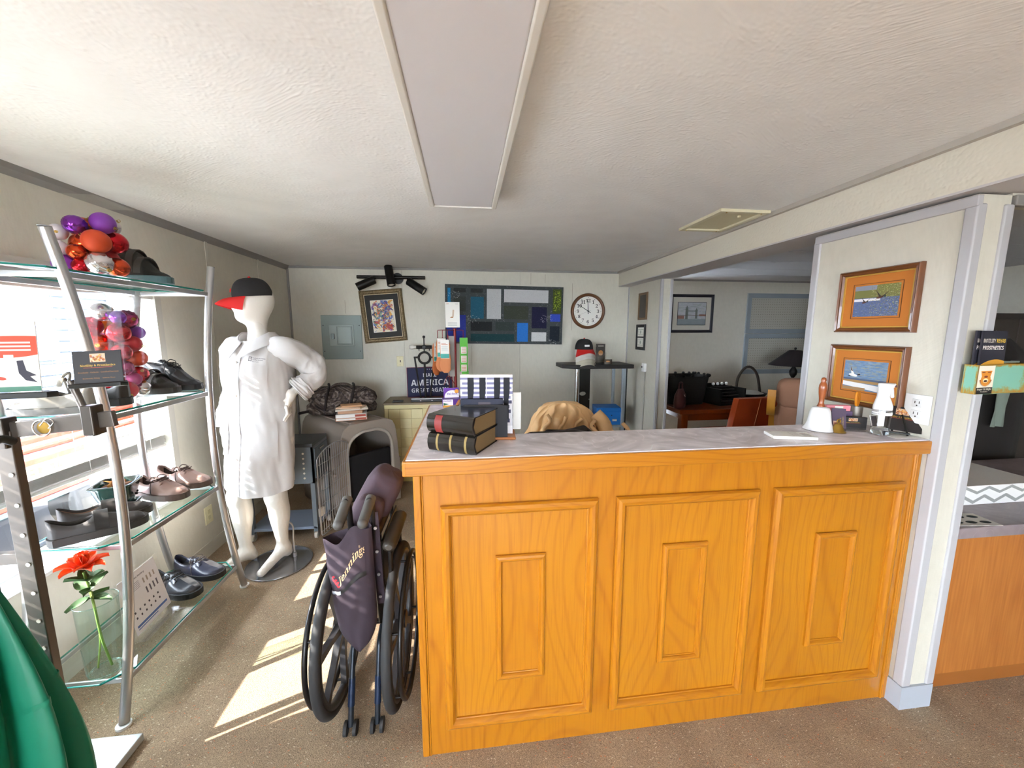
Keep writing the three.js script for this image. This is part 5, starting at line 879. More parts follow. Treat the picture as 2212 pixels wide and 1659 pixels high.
// ------------------------------------------------------------------ mannequin in a lab coat
{
  const B = [-1.24, 0, -2.5], g = T('mannequin', 'white mannequin in a lab coat and black cap', 'mannequin', B), skin = mat(0xdcd6cc, 0.3, 0, { clearcoat: 0.3, clearcoatRoughness: 0.3 });
  const F = [-0.3, 0, 0.954], Lf = [0.954, 0, 0.3]; // body's front and left
  const at3 = (l, y, f) => [l * Lf[0] + f * F[0], y, l * Lf[2] + f * F[2]];
  const J = {
    pelvis: at3(0, 0.86, 0), waist: at3(0, 1.03, 0), chest: at3(0, 1.27, 0), neck0: at3(0, 1.42, -0.01), neck1: [0.0, 1.54, 0.0],
    hipL: at3(0.085, 0.84, 0), kneeL: [0.045, 0.47, 0.05], ankL: [0.035, 0.085, -0.015], toeL: [-0.02, 0.03, 0.165], heelL: [0.045, 0.045, -0.04],
    hipR: at3(-0.085, 0.84, 0), kneeR: [-0.185, 0.47, 0.03], ankR: [-0.18, 0.085, 0.005], toeR: [-0.285, 0.03, 0.125], heelR: [-0.16, 0.045, -0.02],
    shL: at3(0.165, 1.385, -0.01), elL: [0.31, 1.245, -0.05], wrL: [0.185, 1.115, 0.055],
    shR: at3(-0.165, 1.385, -0.01), elR: at3(-0.225, 1.12, -0.03), wrR: at3(-0.235, 0.89, 0.05), haR: at3(-0.23, 0.79, 0.07),
  };
  const bones = [['pelvis', 'waist', 0.125, 0.11], ['waist', 'chest', 0.11, 0.125], ['chest', 'neck0', 0.12, 0.06], ['neck0', 'neck1', 0.052, 0.05], ['hipL', 'kneeL', 0.085, 0.056], ['kneeL', 'ankL', 0.056, 0.032], ['hipR', 'kneeR', 0.085, 0.056], ['kneeR', 'ankR', 0.056, 0.032],
    ['ankL', 'heelL', 0.032, 0.03], ['ankL', 'toeL', 0.036, 0.024], ['ankR', 'heelR', 0.032, 0.03], ['ankR', 'toeR', 0.036, 0.024], ['chest', 'shL', 0.09, 0.06], ['chest', 'shR', 0.09, 0.06], ['shL', 'elL', 0.05, 0.04], ['elL', 'wrL', 0.04, 0.024], ['shR', 'elR', 0.05, 0.04], ['elR', 'wrR', 0.038, 0.025], ['wrR', 'haR', 0.03, 0.02]];
  const calf = (k) => { const a = J['knee' + k], b = J['ank' + k]; return [lerp(a[0], b[0], 0.28) - F[0] * 0.022, lerp(a[1], b[1], 0.28), lerp(a[2], b[2], 0.28) - F[2] * 0.022]; };
  const cL = calf('L'), cR = calf('R');
  const body = field(-0.36, 0.36, 0, 1.56, -0.3, 0.3, 0.0125, (x, y, z) => {
    const p = [x, y, z]; let d = 9;
    for (const [a, b, ra, rb] of bones) d = smin(d, capsule(p, J[a], J[b], ra, rb), 0.035);
    d = smin(d, ell(p, cL, [0.05, 0.11, 0.052]), 0.04); d = smin(d, ell(p, cR, [0.05, 0.11, 0.052]), 0.04);
    return d;
  });
  // smooth egg head, turned to the window
  const HF = [-0.86, 0, 0.51], hc = [-0.005, 1.665, 0];
  const head = field(-0.13, 0.12, 1.5, 1.8, -0.13, 0.13, 0.005, (x, y, z) => {
    const dx = x - hc[0], dy = y - hc[1], dz = z - hc[2], f = dx * HF[0] + dz * HF[2], s = -dx * HF[2] + dz * HF[0], q = [f, dy, s];
    let d = ell(q, [-0.012, 0.02, 0], [0.098, 0.105, 0.076]);
    d = smin(d, ell(q, [0.035, -0.03, 0], [0.06, 0.075, 0.058]), 0.05); d = smin(d, ell(q, [0.06, -0.09, 0], [0.025, 0.022, 0.03]), 0.05);
    d = smin(d, capsule(q, [0.085, -0.012, 0], [0.096, -0.036, 0], 0.006, 0.009), 0.022);
    return smin(d, capsule([x, y, z], [0.0, 1.5, -0.005], [hc[0] - HF[0] * 0.02, 1.62, -HF[2] * 0.02], 0.05, 0.05), 0.04);
  });
  // left hand on the hip: palm and five fingers
  const w = J.wrL, hd = [-0.32, -0.93, 0.1], kn = [w[0] - 0.018, w[1] - 0.075, w[2] + 0.008];
  const fingers = [[0.03, 0.092, 0.0085], [0.011, 0.1, 0.009], [-0.009, 0.095, 0.0088], [-0.028, 0.075, 0.0078]].map(([o, len, r]) => {
    const b0 = [kn[0] + o * 0.1, kn[1] + Math.abs(o) * 0.2, kn[2] + o], m1 = [b0[0] + 0.006, b0[1] - len * 0.45, b0[2] + 0.002], e = [m1[0] - 0.022, m1[1] - len * 0.42, m1[2] + 0.004]; return [b0, m1, e, r]; });
  const hand = field(w[0] - 0.12, w[0] + 0.1, w[1] - 0.22, w[1] + 0.03, w[2] - 0.09, w[2] + 0.1, 0.0034, (x, y, z) => {
    const p = [x, y, z]; let d = capsule(p, [w[0] + 0.012, w[1] + 0.02, w[2] - 0.012], w, 0.0255, 0.023);
    d = smin(d, capsule(p, w, [kn[0], kn[1], kn[2] + 0.016], 0.021, 0.014), 0.02); d = smin(d, capsule(p, w, [kn[0], kn[1] + 0.004, kn[2] - 0.018], 0.021, 0.013), 0.02);
    for (const [a, m1, e, r] of fingers) d = Math.min(d, smin(capsule(p, a, m1, r * 1.05, r), capsule(p, m1, e, r, r * 0.75), 0.006));
    const th = smin(capsule(p, [w[0] - 0.01, w[1] - 0.03, w[2] + 0.018], [w[0] - 0.052, w[1] - 0.036, w[2] + 0.03], 0.012, 0.0105), capsule(p, [w[0] - 0.052, w[1] - 0.036, w[2] + 0.03], [w[0] - 0.078, w[1] - 0.022, w[2] + 0.03], 0.0105, 0.008), 0.008);
    return smin(d, th, 0.012);
  });
  M('body', merge(body, head, hand), skin, g);
  // stand
  M('base_plate', merge(at(cyl(0.19, 0.007, 64), 0.02, 0.004, 0.02), torus(0.19, 0.004, 8, 64).rotateX(Math.PI / 2).translate(0.02, 0.006, 0.02)), mat(0x9a9a9c, 0.12, 0.8), g);
  M('support_rod', tube([[0.09, 0.01, -0.04], [0.085, 0.12, -0.045], [0.085, 0.22, -0.05], [0.05, 0.27, -0.03]], 0.006, 30, 8), steel, g);
  M('rod_socket', at(cyl(0.013, 0.03, 14), 0.09, 0.02, -0.04), steel, g);
  // coat: rings with soft folds, open at the hem
  const cloth = mat(0xcecac7, 0.85, 0, { side: THREE.DoubleSide, transmission: 0.1, thickness: 0 });
  const levels = [[0.525, 0.205, 0.165], [0.6, 0.204, 0.165], [0.7, 0.2, 0.16], [0.8, 0.196, 0.158], [0.9, 0.19, 0.158], [0.97, 0.185, 0.165], [1.05, 0.182, 0.168], [1.15, 0.184, 0.165], [1.25, 0.19, 0.16], [1.32, 0.192, 0.14], [1.37, 0.185, 0.12], [1.405, 0.165, 0.1], [1.425, 0.125, 0.085], [1.438, 0.09, 0.075]];
  const cr = (a, y, A, Bf) => { const low = smooth(1.2, 0.55, y), f = 1 + low * (0.045 * Math.sin(a * 5 + 1 + y * 2) + 0.03 * Math.sin(a * 9 + 2)) + 0.05 * noise.noise(Math.cos(a) * 2.2, y * 5, Math.sin(a) * 2.2) + 0.03 * noise.noise(Math.cos(a) * 6 + y * 6, y * 12, Math.sin(a) * 6);
    const front = Math.pow(Math.max(0, Math.sin(a)), 6), l = A * Math.cos(a) * f, ff = Bf * Math.sin(a) * f + 0.01 * front; const q = at3(l, y - 0.012 * Math.sin(a * 2) * low, ff); q[0] -= 0.055 * smooth(1.15, 0.53, y); return q; };
  const rows = []; for (let i = 0; i < levels.length - 1; i++) for (let k = 0; k < 3; k++) rows.push(levels[i].map((q, n) => lerp(q, levels[i + 1][n], k / 3))); rows.push(levels[levels.length - 1]);
  const coat = M('lab_coat', loft(rows.map(([y, A, Bf]) => ring(120, (a) => cr(a, y, A, Bf)))), cloth, g); part(coat, 'white cotton lab coat');
  const surf = (a, y, out) => { let i = 0; while (i < levels.length - 2 && levels[i + 1][0] < y) i++; const t = (y - levels[i][0]) / (levels[i + 1][0] - levels[i][0]), A = lerp(levels[i][1], levels[i + 1][1], t), Bf = lerp(levels[i][2], levels[i + 1][2], t); return cr(a, y, A + out, Bf + out); };
  const patch = (a0, a1, y0, y1, out, n = 10, m = 10) => loft(Array.from({ length: m + 1 }, (_, j) => Array.from({ length: n + 1 }, (_, i) => surf(lerp(a0, a1, i / n), lerp(y0, y1, j / m), out))), { closed: false });
  const slab = (a0, a1, y0, y1, out) => merge(patch(a0, a1, y0, y1, out), patch(a0, a0 - 0.004, y0, y1, out * 0.5), patch(a0, a1, y0, y0 - 0.003, out * 0.6), patch(a0, a1, y1, y1 + 0.003, out * 0.6));
  M('placket', slab(1.5, 1.72, 0.53, 1.4, 0.004), cloth, coat);
  M('chest_pocket', slab(0.72, 1.28, 1.17, 1.3, 0.006), cloth, coat);
  M('hip_pocket', slab(0.45, 1.2, 0.76, 0.965, 0.006), cloth, coat); M('hip_pocket', slab(1.98, 2.6, 0.76, 0.965, 0.006), cloth, coat);
  for (let k = 0; k < 4; k++) { const q = surf(1.6, 0.75 + k * 0.19, 0.008); M('button', at(sph(0.007, 10, 8), ...q), paper, coat); }
  // print above the pocket
  const logo = print(320, 120, (c, W, H) => { c.fillStyle = '#cecac7'; c.fillRect(0, 0, W, H); c.strokeStyle = '#3a3a3c'; c.lineWidth = 9; c.strokeRect(22, 28, 48, 52); c.fillStyle = '#5a4a4a'; c.fillRect(40, 46, 14, 16); c.fillStyle = '#4a4a50'; c.font = 'bold 21px sans-serif'; c.fillText('Prosthetics & Orthotics', 84, 44, 220); c.fillText('Certified Services', 84, 68, 190); c.font = '16px sans-serif'; c.fillText('Medical Supply', 84, 92, 150); });
  { const n = 12, m = 4, gg = loft(Array.from({ length: m + 1 }, (_, j) => Array.from({ length: n + 1 }, (_, i) => surf(lerp(1.28, 0.78, i / n), lerp(1.315, 1.362, j / m) - 0.012 * i / n, 0.007))), { closed: false }); M('embroidery', gg, logo, coat); }
  // collar
  const col = (side, o) => { const r = []; for (let j = 0; j <= 7; j++) { const t = j / 7; r.push(Array.from({ length: 19 }, (_, i) => { const q = i / 18, a = side > 0 ? lerp(1.42, -1.6, q) : lerp(1.72, 4.74, q), fr = Math.max(0, Math.sin(a)), up = Math.sin(Math.min(1, t * 2.2) * Math.PI / 2), fall = smooth(0.4, 1, t), rad = 0.07 + 0.012 * up + 0.05 * fall + o; return at3(rad * Math.cos(a) * 1.12, 1.435 + 0.055 * up - 0.062 * fall - 0.06 * fr * fr - 0.035 * fall * Math.pow(fr, 6), (rad + 0.045 * fr * fr * (0.4 + fall)) * Math.sin(a)); })); } return loft(r, { closed: false }); };
  M('collar', merge(col(1, 0), col(-1, 0), col(1, 0.004), col(-1, 0.004)), cloth, coat);
  // sleeves
  const sleeve = (pts, rad) => { const c = new THREE.CatmullRomCurve3(pts.map((p) => V(...p))), N = 26, fr = c.computeFrenetFrames(N, false), r = []; for (let i = 0; i <= N; i++) { const p = c.getPoint(i / N), t = i / N, ra = rad(t); r.push(ring(36, (a) => { const f = ra * (1 + 0.16 * noise.noise(Math.cos(a) * 1.6, t * 8, Math.sin(a) * 1.6) + 0.09 * noise.noise(Math.cos(a) * 4, t * 22, Math.sin(a) * 4) + 0.05 * Math.sin(t * 34 + 4 * Math.cos(a)) * smooth(0.3, 0.55, t)), q = p.clone().addScaledVector(fr.normals[i], Math.cos(a) * f).addScaledVector(fr.binormals[i], Math.sin(a) * f); return q.toArray(); })); } return loft(r); };
  M('sleeve', sleeve([at3(0.1, 1.375, -0.01), J.shL, [0.245, 1.325, -0.03], [0.3, 1.245, -0.045], [0.265, 1.175, 0.0], [0.226, 1.145, 0.035]], (t) => t < 0.15 ? 0.07 + 0.1 * t : lerp(0.082, 0.06, smooth(0.3, 1, t))), cloth, coat);
  M('rolled_cuff', sleeve([[0.262, 1.168, 0.01], [0.235, 1.148, 0.03], [0.213, 1.132, 0.042]], (t) => 0.068 + 0.006 * Math.sin(t * 3)), cloth, coat);
  M('sleeve', sleeve([at3(-0.1, 1.375, -0.01), J.shR, at3(-0.205, 1.27, -0.02), J.elR, at3(-0.235, 1.0, 0.01), at3(-0.236, 0.9, 0.04)], (t) => t < 0.15 ? 0.07 + 0.15 * t : lerp(0.086, 0.06, t)), cloth, coat);
  // cap, peak towards the window
  const cap = makeCap(blackCloth, redCloth, redCloth); cap.name = 'baseball_cap'; cap.position.set(hc[0] - 0.0, hc[1] + 0.028, hc[2]); cap.rotation.set(0, Math.atan2(HF[0], HF[2]), 0); cap.scale.set(0.98, 1.0, 1.02); g.add(cap); part(cap, 'black cap with red peak');
  cap.rotateX(0.1);
}
// ------------------------------------------------------------------ folded wheelchair against the counter
{
  const g = T('wheelchair', 'folded dark wheelchair parked against the counter side', 'wheelchair', [-0.4, 0, -1.5]), fr = mat(0x1f1d1d, 0.35, 0.4), tyre = mat(0x2a2a2b, 0.7), fabric = mat(0x3a2f38, 0.9, 0, { side: THREE.DoubleSide, bumpMap: carpetBump, bumpScale: 0.0006 }), fab2 = mat(0x4a3a42, 0.9, 0, { bumpMap: carpetBump, bumpScale: 0.0006 });
  for (const [x, s] of [[-0.122, -1], [0.112, 1]]) {
    const w = new THREE.Group(); w.name = 'wheel'; w.position.set(x, 0.306, 0); g.add(w); const ry = (q) => q.rotateY(Math.PI / 2);
    M('tyre', ry(torus(0.288, 0.0175, 14, 72)), tyre, w);
    M('rim', ry(lathe([[0.258, -0.014], [0.276, -0.014], [0.276, 0.014], [0.258, 0.014], [0.252, 0], [0.258, -0.014]], 64).rotateX(Math.PI / 2)), mat(0x343436, 0.4, 0.2), w);
    const sp = []; for (let k = 0; k < 7; k++) { const a = k / 7 * Math.PI * 2 + 0.25; sp.push(loft([[0.03, 0.016, 0.014], [0.13, 0.011, 0.011], [0.262, 0.016, 0.011]].map(([r, hw, hd]) => [[-hd, -hw], [hd, -hw], [hd, hw], [-hd, hw]].map(([u, v]) => [u, r * Math.sin(a) + v * Math.cos(a), r * Math.cos(a) - v * Math.sin(a)])), { cap0: true, cap1: true, crease: 0.5 })); }
    sp.forEach((q) => M('spoke', q, mat(0x3c3c3f, 0.4, 0.2), w));
    M('hub', at(cyl(0.034, 0.05, 24), 0, 0, 0, 0, 0, Math.PI / 2), fr, w);
    M('hand_rim', ry(torus(0.262, 0.0095, 10, 64)).translate(s * 0.042, 0, 0), fr, w);
    for (let k = 0; k < 6; k++) { const a = k / 6 * Math.PI * 2 + 0.5; M('rim_spacer', rod([s * 0.005, 0.262 * Math.sin(a), 0.262 * Math.cos(a)], [s * 0.042, 0.262 * Math.sin(a), 0.262 * Math.cos(a)], 0.005), fr, w); }
  }
  // side frames, pushed together
  for (const x of [-0.042, 0.042]) {
    M('back_post', tube([[x, 0.32, 0.02], [x, 0.6, 0.05], [x, 0.8, 0.07], [x, 0.872, 0.085], [x, 0.882, 0.12]], 0.0115, 40, 10), fr, g);
    const h = M('push_handle', rod([x, 0.88, 0.085], [x * 0.95, 0.842, 0.205], 0.0185, 0.0175, 16), mat(0x55534f, 0.55), g);
    M('grip_end', at(sph(0.018, 14, 10), x * 0.95, 0.842, 0.205), mat(0x4a4845, 0.55), h);
    M('side_tube', tube([[x * 1.3, 0.33, 0.03], [x * 1.3, 0.34, -0.2], [x * 1.3, 0.3, -0.42]], 0.0115, 24, 8), fr, g); M('side_tube', tube([[x * 1.3, 0.52, 0.04], [x * 1.3, 0.53, -0.3], [x * 1.3, 0.36, -0.44], [x * 1.3, 0.2, -0.45]], 0.0115, 30, 8, false, 0.2), fr, g);
    M('caster_wheel', at(cyl(0.075, 0.024, 28), x * 1.3, 0.076, -0.44, 0, 0, Math.PI / 2), tyre, g);
    const t = M('anti_tip_bar', tube([[x * 1.15, 0.32, 0.04], [x * 1.15, 0.29, 0.1], [x * 1.15, 0.18, 0.145], [x * 1.15, 0.034, 0.19]], 0.0105, 30, 10, false, 0.2), mat(0x2a3038, 0.35, 0.5), g);
    M('collar', rod([x * 1.15, 0.19, 0.14], [x * 1.15, 0.1, 0.17], 0.0125), mat(0x1a2a44, 0.35, 0.4), t);
    for (const q of [-0.017, 0.017]) M('tip_wheel', at(cyl(0.025, 0.012, 20), x * 1.15 + q, 0.026, 0.19, 0, 0, Math.PI / 2), tyre, t);
  }
  M('axle_bar', rod([-0.12, 0.306, 0], [0.11, 0.306, 0], 0.011), fr, g);
  M('cross_brace', rod([-0.05, 0.25, -0.15], [0.05, 0.6, -0.15], 0.01), fr, g); M('cross_brace', rod([0.05, 0.25, -0.17], [-0.05, 0.6, -0.17], 0.01), fr, g);
  // arm pads
  M('arm_pad', loft([[0.07, 0.012, 0.008], [0.06, 0.022, 0.018], [-0.32, 0.022, 0.018], [-0.34, 0.012, 0.008]].map(([z, a, b]) => ring(16, (t) => [0.045 + a * Math.cos(t), 0.725 + b * Math.sin(t), z])), { cap0: true, cap1: true }), mat(0x2b2521, 0.5), g);
  M('arm_pad', loft([[0.135, 0.012, 0.01], [0.125, 0.025, 0.021], [0.06, 0.028, 0.023], [-0.12, 0.028, 0.023], [-0.14, 0.014, 0.011]].map(([z, a, b]) => ring(18, (t) => [0.108 + a * Math.cos(t), 0.705 + b * Math.sin(t), z])), { cap0: true, cap1: true }), mat(0x38332d, 0.45), g);
  for (const [x, z] of [[0.045, 0.0], [0.045, -0.26], [0.105, 0.1], [0.105, -0.1]]) M('arm_post', rod([x, 0.5, z], [x, 0.71, z], 0.009), fr, g);
  M('clothing_guard', bb(0.058, 0.066, 0.48, 0.68, -0.28, 0.04, 0.004), black, g);
  // seat sling folded upwards, two fat lobes with a crease
  const lobe = (cx, cy, cz, a, b, c, tilt) => loft(Array.from({ length: 13 }, (_, i) => { const p = -Math.PI / 2 + Math.PI * i / 12; return ring(28, (t) => { const e = 0.62, q = (v, n) => Math.sign(v) * Math.pow(Math.abs(v), n), x = a * q(Math.cos(p), 0.4) * q(Math.cos(t), e), z = c * q(Math.cos(p), 0.5) * q(Math.sin(t), e), y = b * q(Math.sin(p), 0.6); return [cx + x * Math.cos(tilt) - y * Math.sin(tilt), cy + y * Math.cos(tilt) + x * Math.sin(tilt) + 0.006 * noise.noise(x * 30, y * 30, z * 30), cz + z]; }); }));
  M('seat_sling', lobe(0.02, 0.8, -0.12, 0.075, 0.125, 0.1, -0.5), fab2, g);
  M('sling_fold', lobe(0.0, 0.755, 0.01, 0.056, 0.1, 0.05, -0.3), fab2, g);
  // back upholstery folded into a bulging shield with a pocket
  const ptz = (u, v) => 0.105 + 0.05 * Math.sqrt(Math.max(0, 1 - Math.pow(Math.abs(u), 2.4))) * (0.55 + 0.45 * Math.sin(v * 2.6)) + 0.006 * noise.noise(u * 2, v * 6, 3), hw = (v) => lerp(0.088, 0.066, v) * (v > 0.72 ? Math.sqrt(Math.max(0.02, 1 - Math.pow((v - 0.72) / 0.29, 2))) : 1);
  const pp = (u, v, o = 0) => [-0.032 + 0.016 * v + u * hw(v) - 0.012 * (1 - v), lerp(0.8, 0.3, v) - 0.075 * (1 - v) * (0.5 - u * 0.5) + 0.02 * Math.sin(u * 5) * (1 - v) * (1 - v), ptz(u, v) + o];
  const nU = 28, nV = 34, grid = (u0, u1, v0, v1, o, a = nU, b = nV) => loft(Array.from({ length: b + 1 }, (_, j) => Array.from({ length: a + 1 }, (_, i) => pp(lerp(u1, u0, i / a), lerp(v0, v1, j / b), o))), { closed: false });
  const back = M('back_upholstery', merge(grid(-1, 1, 0, 1, 0), loft(Array.from({ length: nV + 1 }, (_, j) => [pp(-1, j / nV), [pp(-1, j / nV)[0] + 0.03, pp(-1, j / nV)[1], 0.07], [pp(1, j / nV)[0] - 0.02, pp(1, j / nV)[1], 0.07], pp(1, j / nV)]), { closed: false })), fabric, g);
  M('pocket', merge(loft(Array.from({ length: 11 }, (_, j) => Array.from({ length: nU + 1 }, (_, i) => { const u = lerp(0.98, -0.98, i / nU), top = 0.47 - 0.13 * (u * 0.5 + 0.5); return pp(u, lerp(top, 0.95, j / 10), 0.007 * (1 - j / 10) + 0.002); })), { closed: false })), fabric, back);
  M('leaflet', loft([0, 1].map((j) => Array.from({ length: 11 }, (_, i) => { const u = lerp(0.75, -0.45, i / 10), top = 0.47 - 0.13 * (u * 0.5 + 0.5); return pp(u, top - 0.03 + 0.07 * j, 0.003); })), { closed: false }), mat(0x1d1c1b, 0.4, 0, { side: THREE.DoubleSide }), back);
  M('paper_slip', loft([0, 1].map((j) => Array.from({ length: 7 }, (_, i) => { const u = lerp(-0.42, -0.95, i / 6), top = 0.47 - 0.13 * (u * 0.5 + 0.5); return pp(u, top - 0.022 + 0.06 * j, 0.0035); })), { closed: false }), mat(0xdfe2ea, 0.6, 0, { side: THREE.DoubleSide }), back);
  const lg = mat(0xffffff, 0.9, 0, { map: canvasTex(512, 256, (c, w, h) => { c.fillStyle = '#3a2f38'; c.fillRect(0, 0, w, h); c.save(); c.translate(0, h); c.scale(1, 1); c.rotate(-0.28); c.fillStyle = '#d9b98a'; c.font = 'italic bold 88px serif'; c.fillText('Jennings', 170, 8); c.font = '28px serif'; c.fillText('®', 480, -50); c.fillText('t', 22, -30); c.restore(); c.strokeStyle = '#d3212c'; c.lineWidth = 15; for (const [x, y] of [[92, 165], [120, 195], [142, 218]]) { c.beginPath(); c.arc(x, y, 22, 0.6, 5.4); c.stroke(); } }) });
  { const a = 24, b = 10; M('embroidery', loft(Array.from({ length: b + 1 }, (_, j) => Array.from({ length: a + 1 }, (_, i) => { const s = i / a, t = j / b, u = lerp(-0.95, 0.72, s), v = lerp(0.42, 0.17, t) - 0.1 * s; return pp(u, v, 0.0022); })), { closed: false }), lg, back); }
  for (let k = 0; k < 4; k++) M('bolt', at(cyl(0.006, 0.005, 10), 0.052, 0.46 + k * 0.1, 0.062 + k * 0.008, Math.PI / 2), steel, g);
  M('strap_edge', loft([[0.048, 0.82, 0.08], [0.05, 0.62, 0.066], [0.052, 0.42, 0.052]].map(([x, y, z]) => [[x - 0.014, y, z], [x + 0.014, y, z - 0.004], [x + 0.014, y, z - 0.01], [x - 0.014, y, z - 0.01]]), { cap0: true, cap1: true, crease: 0.5 }), fabric, g);
}

// ------------------------------------------------------------------ on the countertop
const CT = 1.1005;
function oldBook(label, y, ry, extra) {
  const g = T('book', label, 'book', [-0.008, CT + y, -1.312], ry, 'old black volumes on the counter'), W = 0.172, D = 0.172, Hh = 0.062, cov = mat(0x1a1713, 0.22, 0, { clearcoat: 0.25 });
  // spine along the local -x side
  M('cover_board', bb(-W / 2 + 0.006, W / 2 + 0.006, 0.0002, 0.004, -D / 2, D / 2, 0.0015), cov, g); M('cover_board', bb(-W / 2 + 0.006, W / 2 + 0.006, Hh - 0.004, Hh, -D / 2, D / 2, 0.0015), cov, g);
  const arc = Array.from({ length: 9 }, (_, k) => { const a = Math.PI / 2 + Math.PI * k / 8; return [-W / 2 + 0.008 + 0.02 * Math.cos(a), Hh / 2 + (Hh / 2) * Math.sin(a)]; });
  const sp = M('spine', loft([-D / 2, D / 2].map((z) => [...arc, ...arc.slice().reverse().map(([x, q]) => [x + 0.004, (q - Hh / 2) * 0.9 + Hh / 2])].map(([x, q]) => [x, q, z])), { cap0: true, cap1: true, crease: 0.5 }), cov, g);
  M('page_block', bb(-W / 2 + 0.004, W / 2 - 0.002, 0.004, Hh - 0.004, -D / 2 + 0.005, D / 2 - 0.005), mat(0xffffff, 0.8, 0, { map: metres(dataTex(8, 128, (u, v, i, j) => { const k = 96 + 40 * hash2(3, j); return [k + 10, k - 16, k - 54]; }), 0.02, 0.03) }), g);
  extra?.(sp, W, D, Hh); return g;
}
const bandOn = (z0, z1, W, Hh, m, sp, n) => { const arc = Array.from({ length: 7 }, (_, k) => { const a = Math.PI / 2 + 0.4 + (Math.PI - 0.8) * k / 6; return [-W / 2 + 0.008 + 0.0207 * Math.cos(a), Hh / 2 + (Hh / 2) * 1.01 * Math.sin(a)]; }); M(n, loft([z0, z1].map((z) => arc.map(([x, y]) => [x, y, z])), { closed: false }), m, sp); };
oldBook('worn black book at bottom of the counter pile', 0, 1.08, (sp, W, D, H) => { for (const z of [-0.05, 0.0, 0.055]) bandOn(z - 0.004, z + 0.004, W, H, mat(0x8a7444, 0.5, 0.3), sp, 'gilt_mark'); });
oldBook('worn black book with red spine label atop its mate', 0.0625, 1.05, (sp, W, D, H) => bandOn(-0.055, -0.028, W, H, mat(0x7e201c, 0.6), sp, 'red_label'));
{ // bookend stand with catalogues
  const g = T('bookend', 'small orange wooden bookend under the catalogues', 'bookend', [0.08, CT, -1.43], -0.08);
  M('base', bb(-0.116, 0.105, 0, 0.01, -0.07, 0.06, 0.003), mat(0xb0682a, 0.45), g); M('end_board', bb(-0.116, -0.106, 0.01, 0.13, -0.07, 0.02, 0.003), mat(0xa86328, 0.45), g);
  const cat = (label, z, w, h, th, draw, dx) => { const t = T('catalogue', label, 'catalogue', [0.078 + dx, CT + 0.0105, -1.43 + z], -0.08, 'catalogues in the bookend'); M('page_block', bx(w, h, th - 0.002, 0.001, 0, h / 2, 0), paper, t); if (draw) { M('cover', sheet(w, h, 0, h / 2, th / 2), print(400, 440, draw, 0.75), t); M('spine_print', at(sheet(th, h), w / 2 + 0.0006, h / 2, 0, 0, Math.PI / 2), print(80, 440, (c, W, H) => { c.fillStyle = '#efeef0'; c.fillRect(0, 0, W, H); for (let k = 0; k < 12; k++) { c.fillStyle = k % 2 ? '#3a3a52' : '#d8d6dc'; c.fillRect(0, 10 + k * 16, W, 9); } c.fillStyle = '#6a4a44'; c.fillRect(0, 300, W, 26); c.fillStyle = '#3c3c40'; c.font = 'bold 26px sans-serif'; c.fillText('DE', 20, 390); }), t); } };
  const legs = (c, w, h) => { const gr = ['#f2f1f4', '#e0dfe8']; c.fillStyle = '#dddbe0'; c.fillRect(0, 0, w, h); for (let k = 0; k < 11; k++) { c.fillStyle = ['#7a7898', '#46465f', '#30304a'][k > 7 ? 2 : k > 4 ? 1 : 0]; c.fillRect(k % 2 * 14, 20 + k * 34, w - k * 4, 15 + k * 1.6); } c.fillStyle = '#15161f'; for (const [x, b] of [[60, 1], [150, 1], [262, 1], [335, 1]]) { c.beginPath(); c.moveTo(x - 4, 20); c.lineTo(x + 42, 20); c.quadraticCurveTo(x + 48, 120, x + 34, 180); c.lineTo(x + 36, 330); c.lineTo(x + 6, 330); c.quadraticCurveTo(x - 8, 170, x - 4, 20); c.fill(); }  c.fillStyle = '#d0cdd6'; c.fillRect(196, 0, 6, h); c.fillStyle = '#f4f2f4'; c.fillRect(0, h - 60, w, 60); };
  cat('thick catalogue with striped cover and dark legs', -0.005, 0.195, 0.225, 0.03, legs, 0.0);
  cat('striped catalogue just behind the front catalogue', -0.034, 0.192, 0.222, 0.022, legs, 0.006);
  cat('plain white folder sticking out behind the catalogues', -0.054, 0.235, 0.148, 0.008, null, 0.02);
  const nb = (label, z, w, h, dx, col) => { const t = T('notebook', label, 'notebook', [0.058 + dx, CT + 0.0105, -1.43 + z], -0.08); M('cover', merge(bx(w, h, 0.002, 0.0005, 0, h / 2, 0.009), bx(w, h, 0.002, 0.0005, 0, h / 2, -0.009), bx(0.002, h, 0.02, 0, w / 2, h / 2, 0)), mat(col, 0.65), t); M('page_block', bx(w - 0.006, h - 0.006, 0.016, 0, -0.001, h / 2, 0), paper, t); M('label_stamp', bx(0.045, 0.022, 0.001, 0, 0.01, h - 0.022, 0.0104), mat(0x4a3f48, 0.5), t); };
  nb('dark navy notebook standing before the catalogues', 0.026, 0.155, 0.138, 0.0, 0x22263a);
  nb('black notebook squeezed between navy notebook and catalogue', 0.0475, 0.16, 0.118, 0.012, 0x17171d);
}
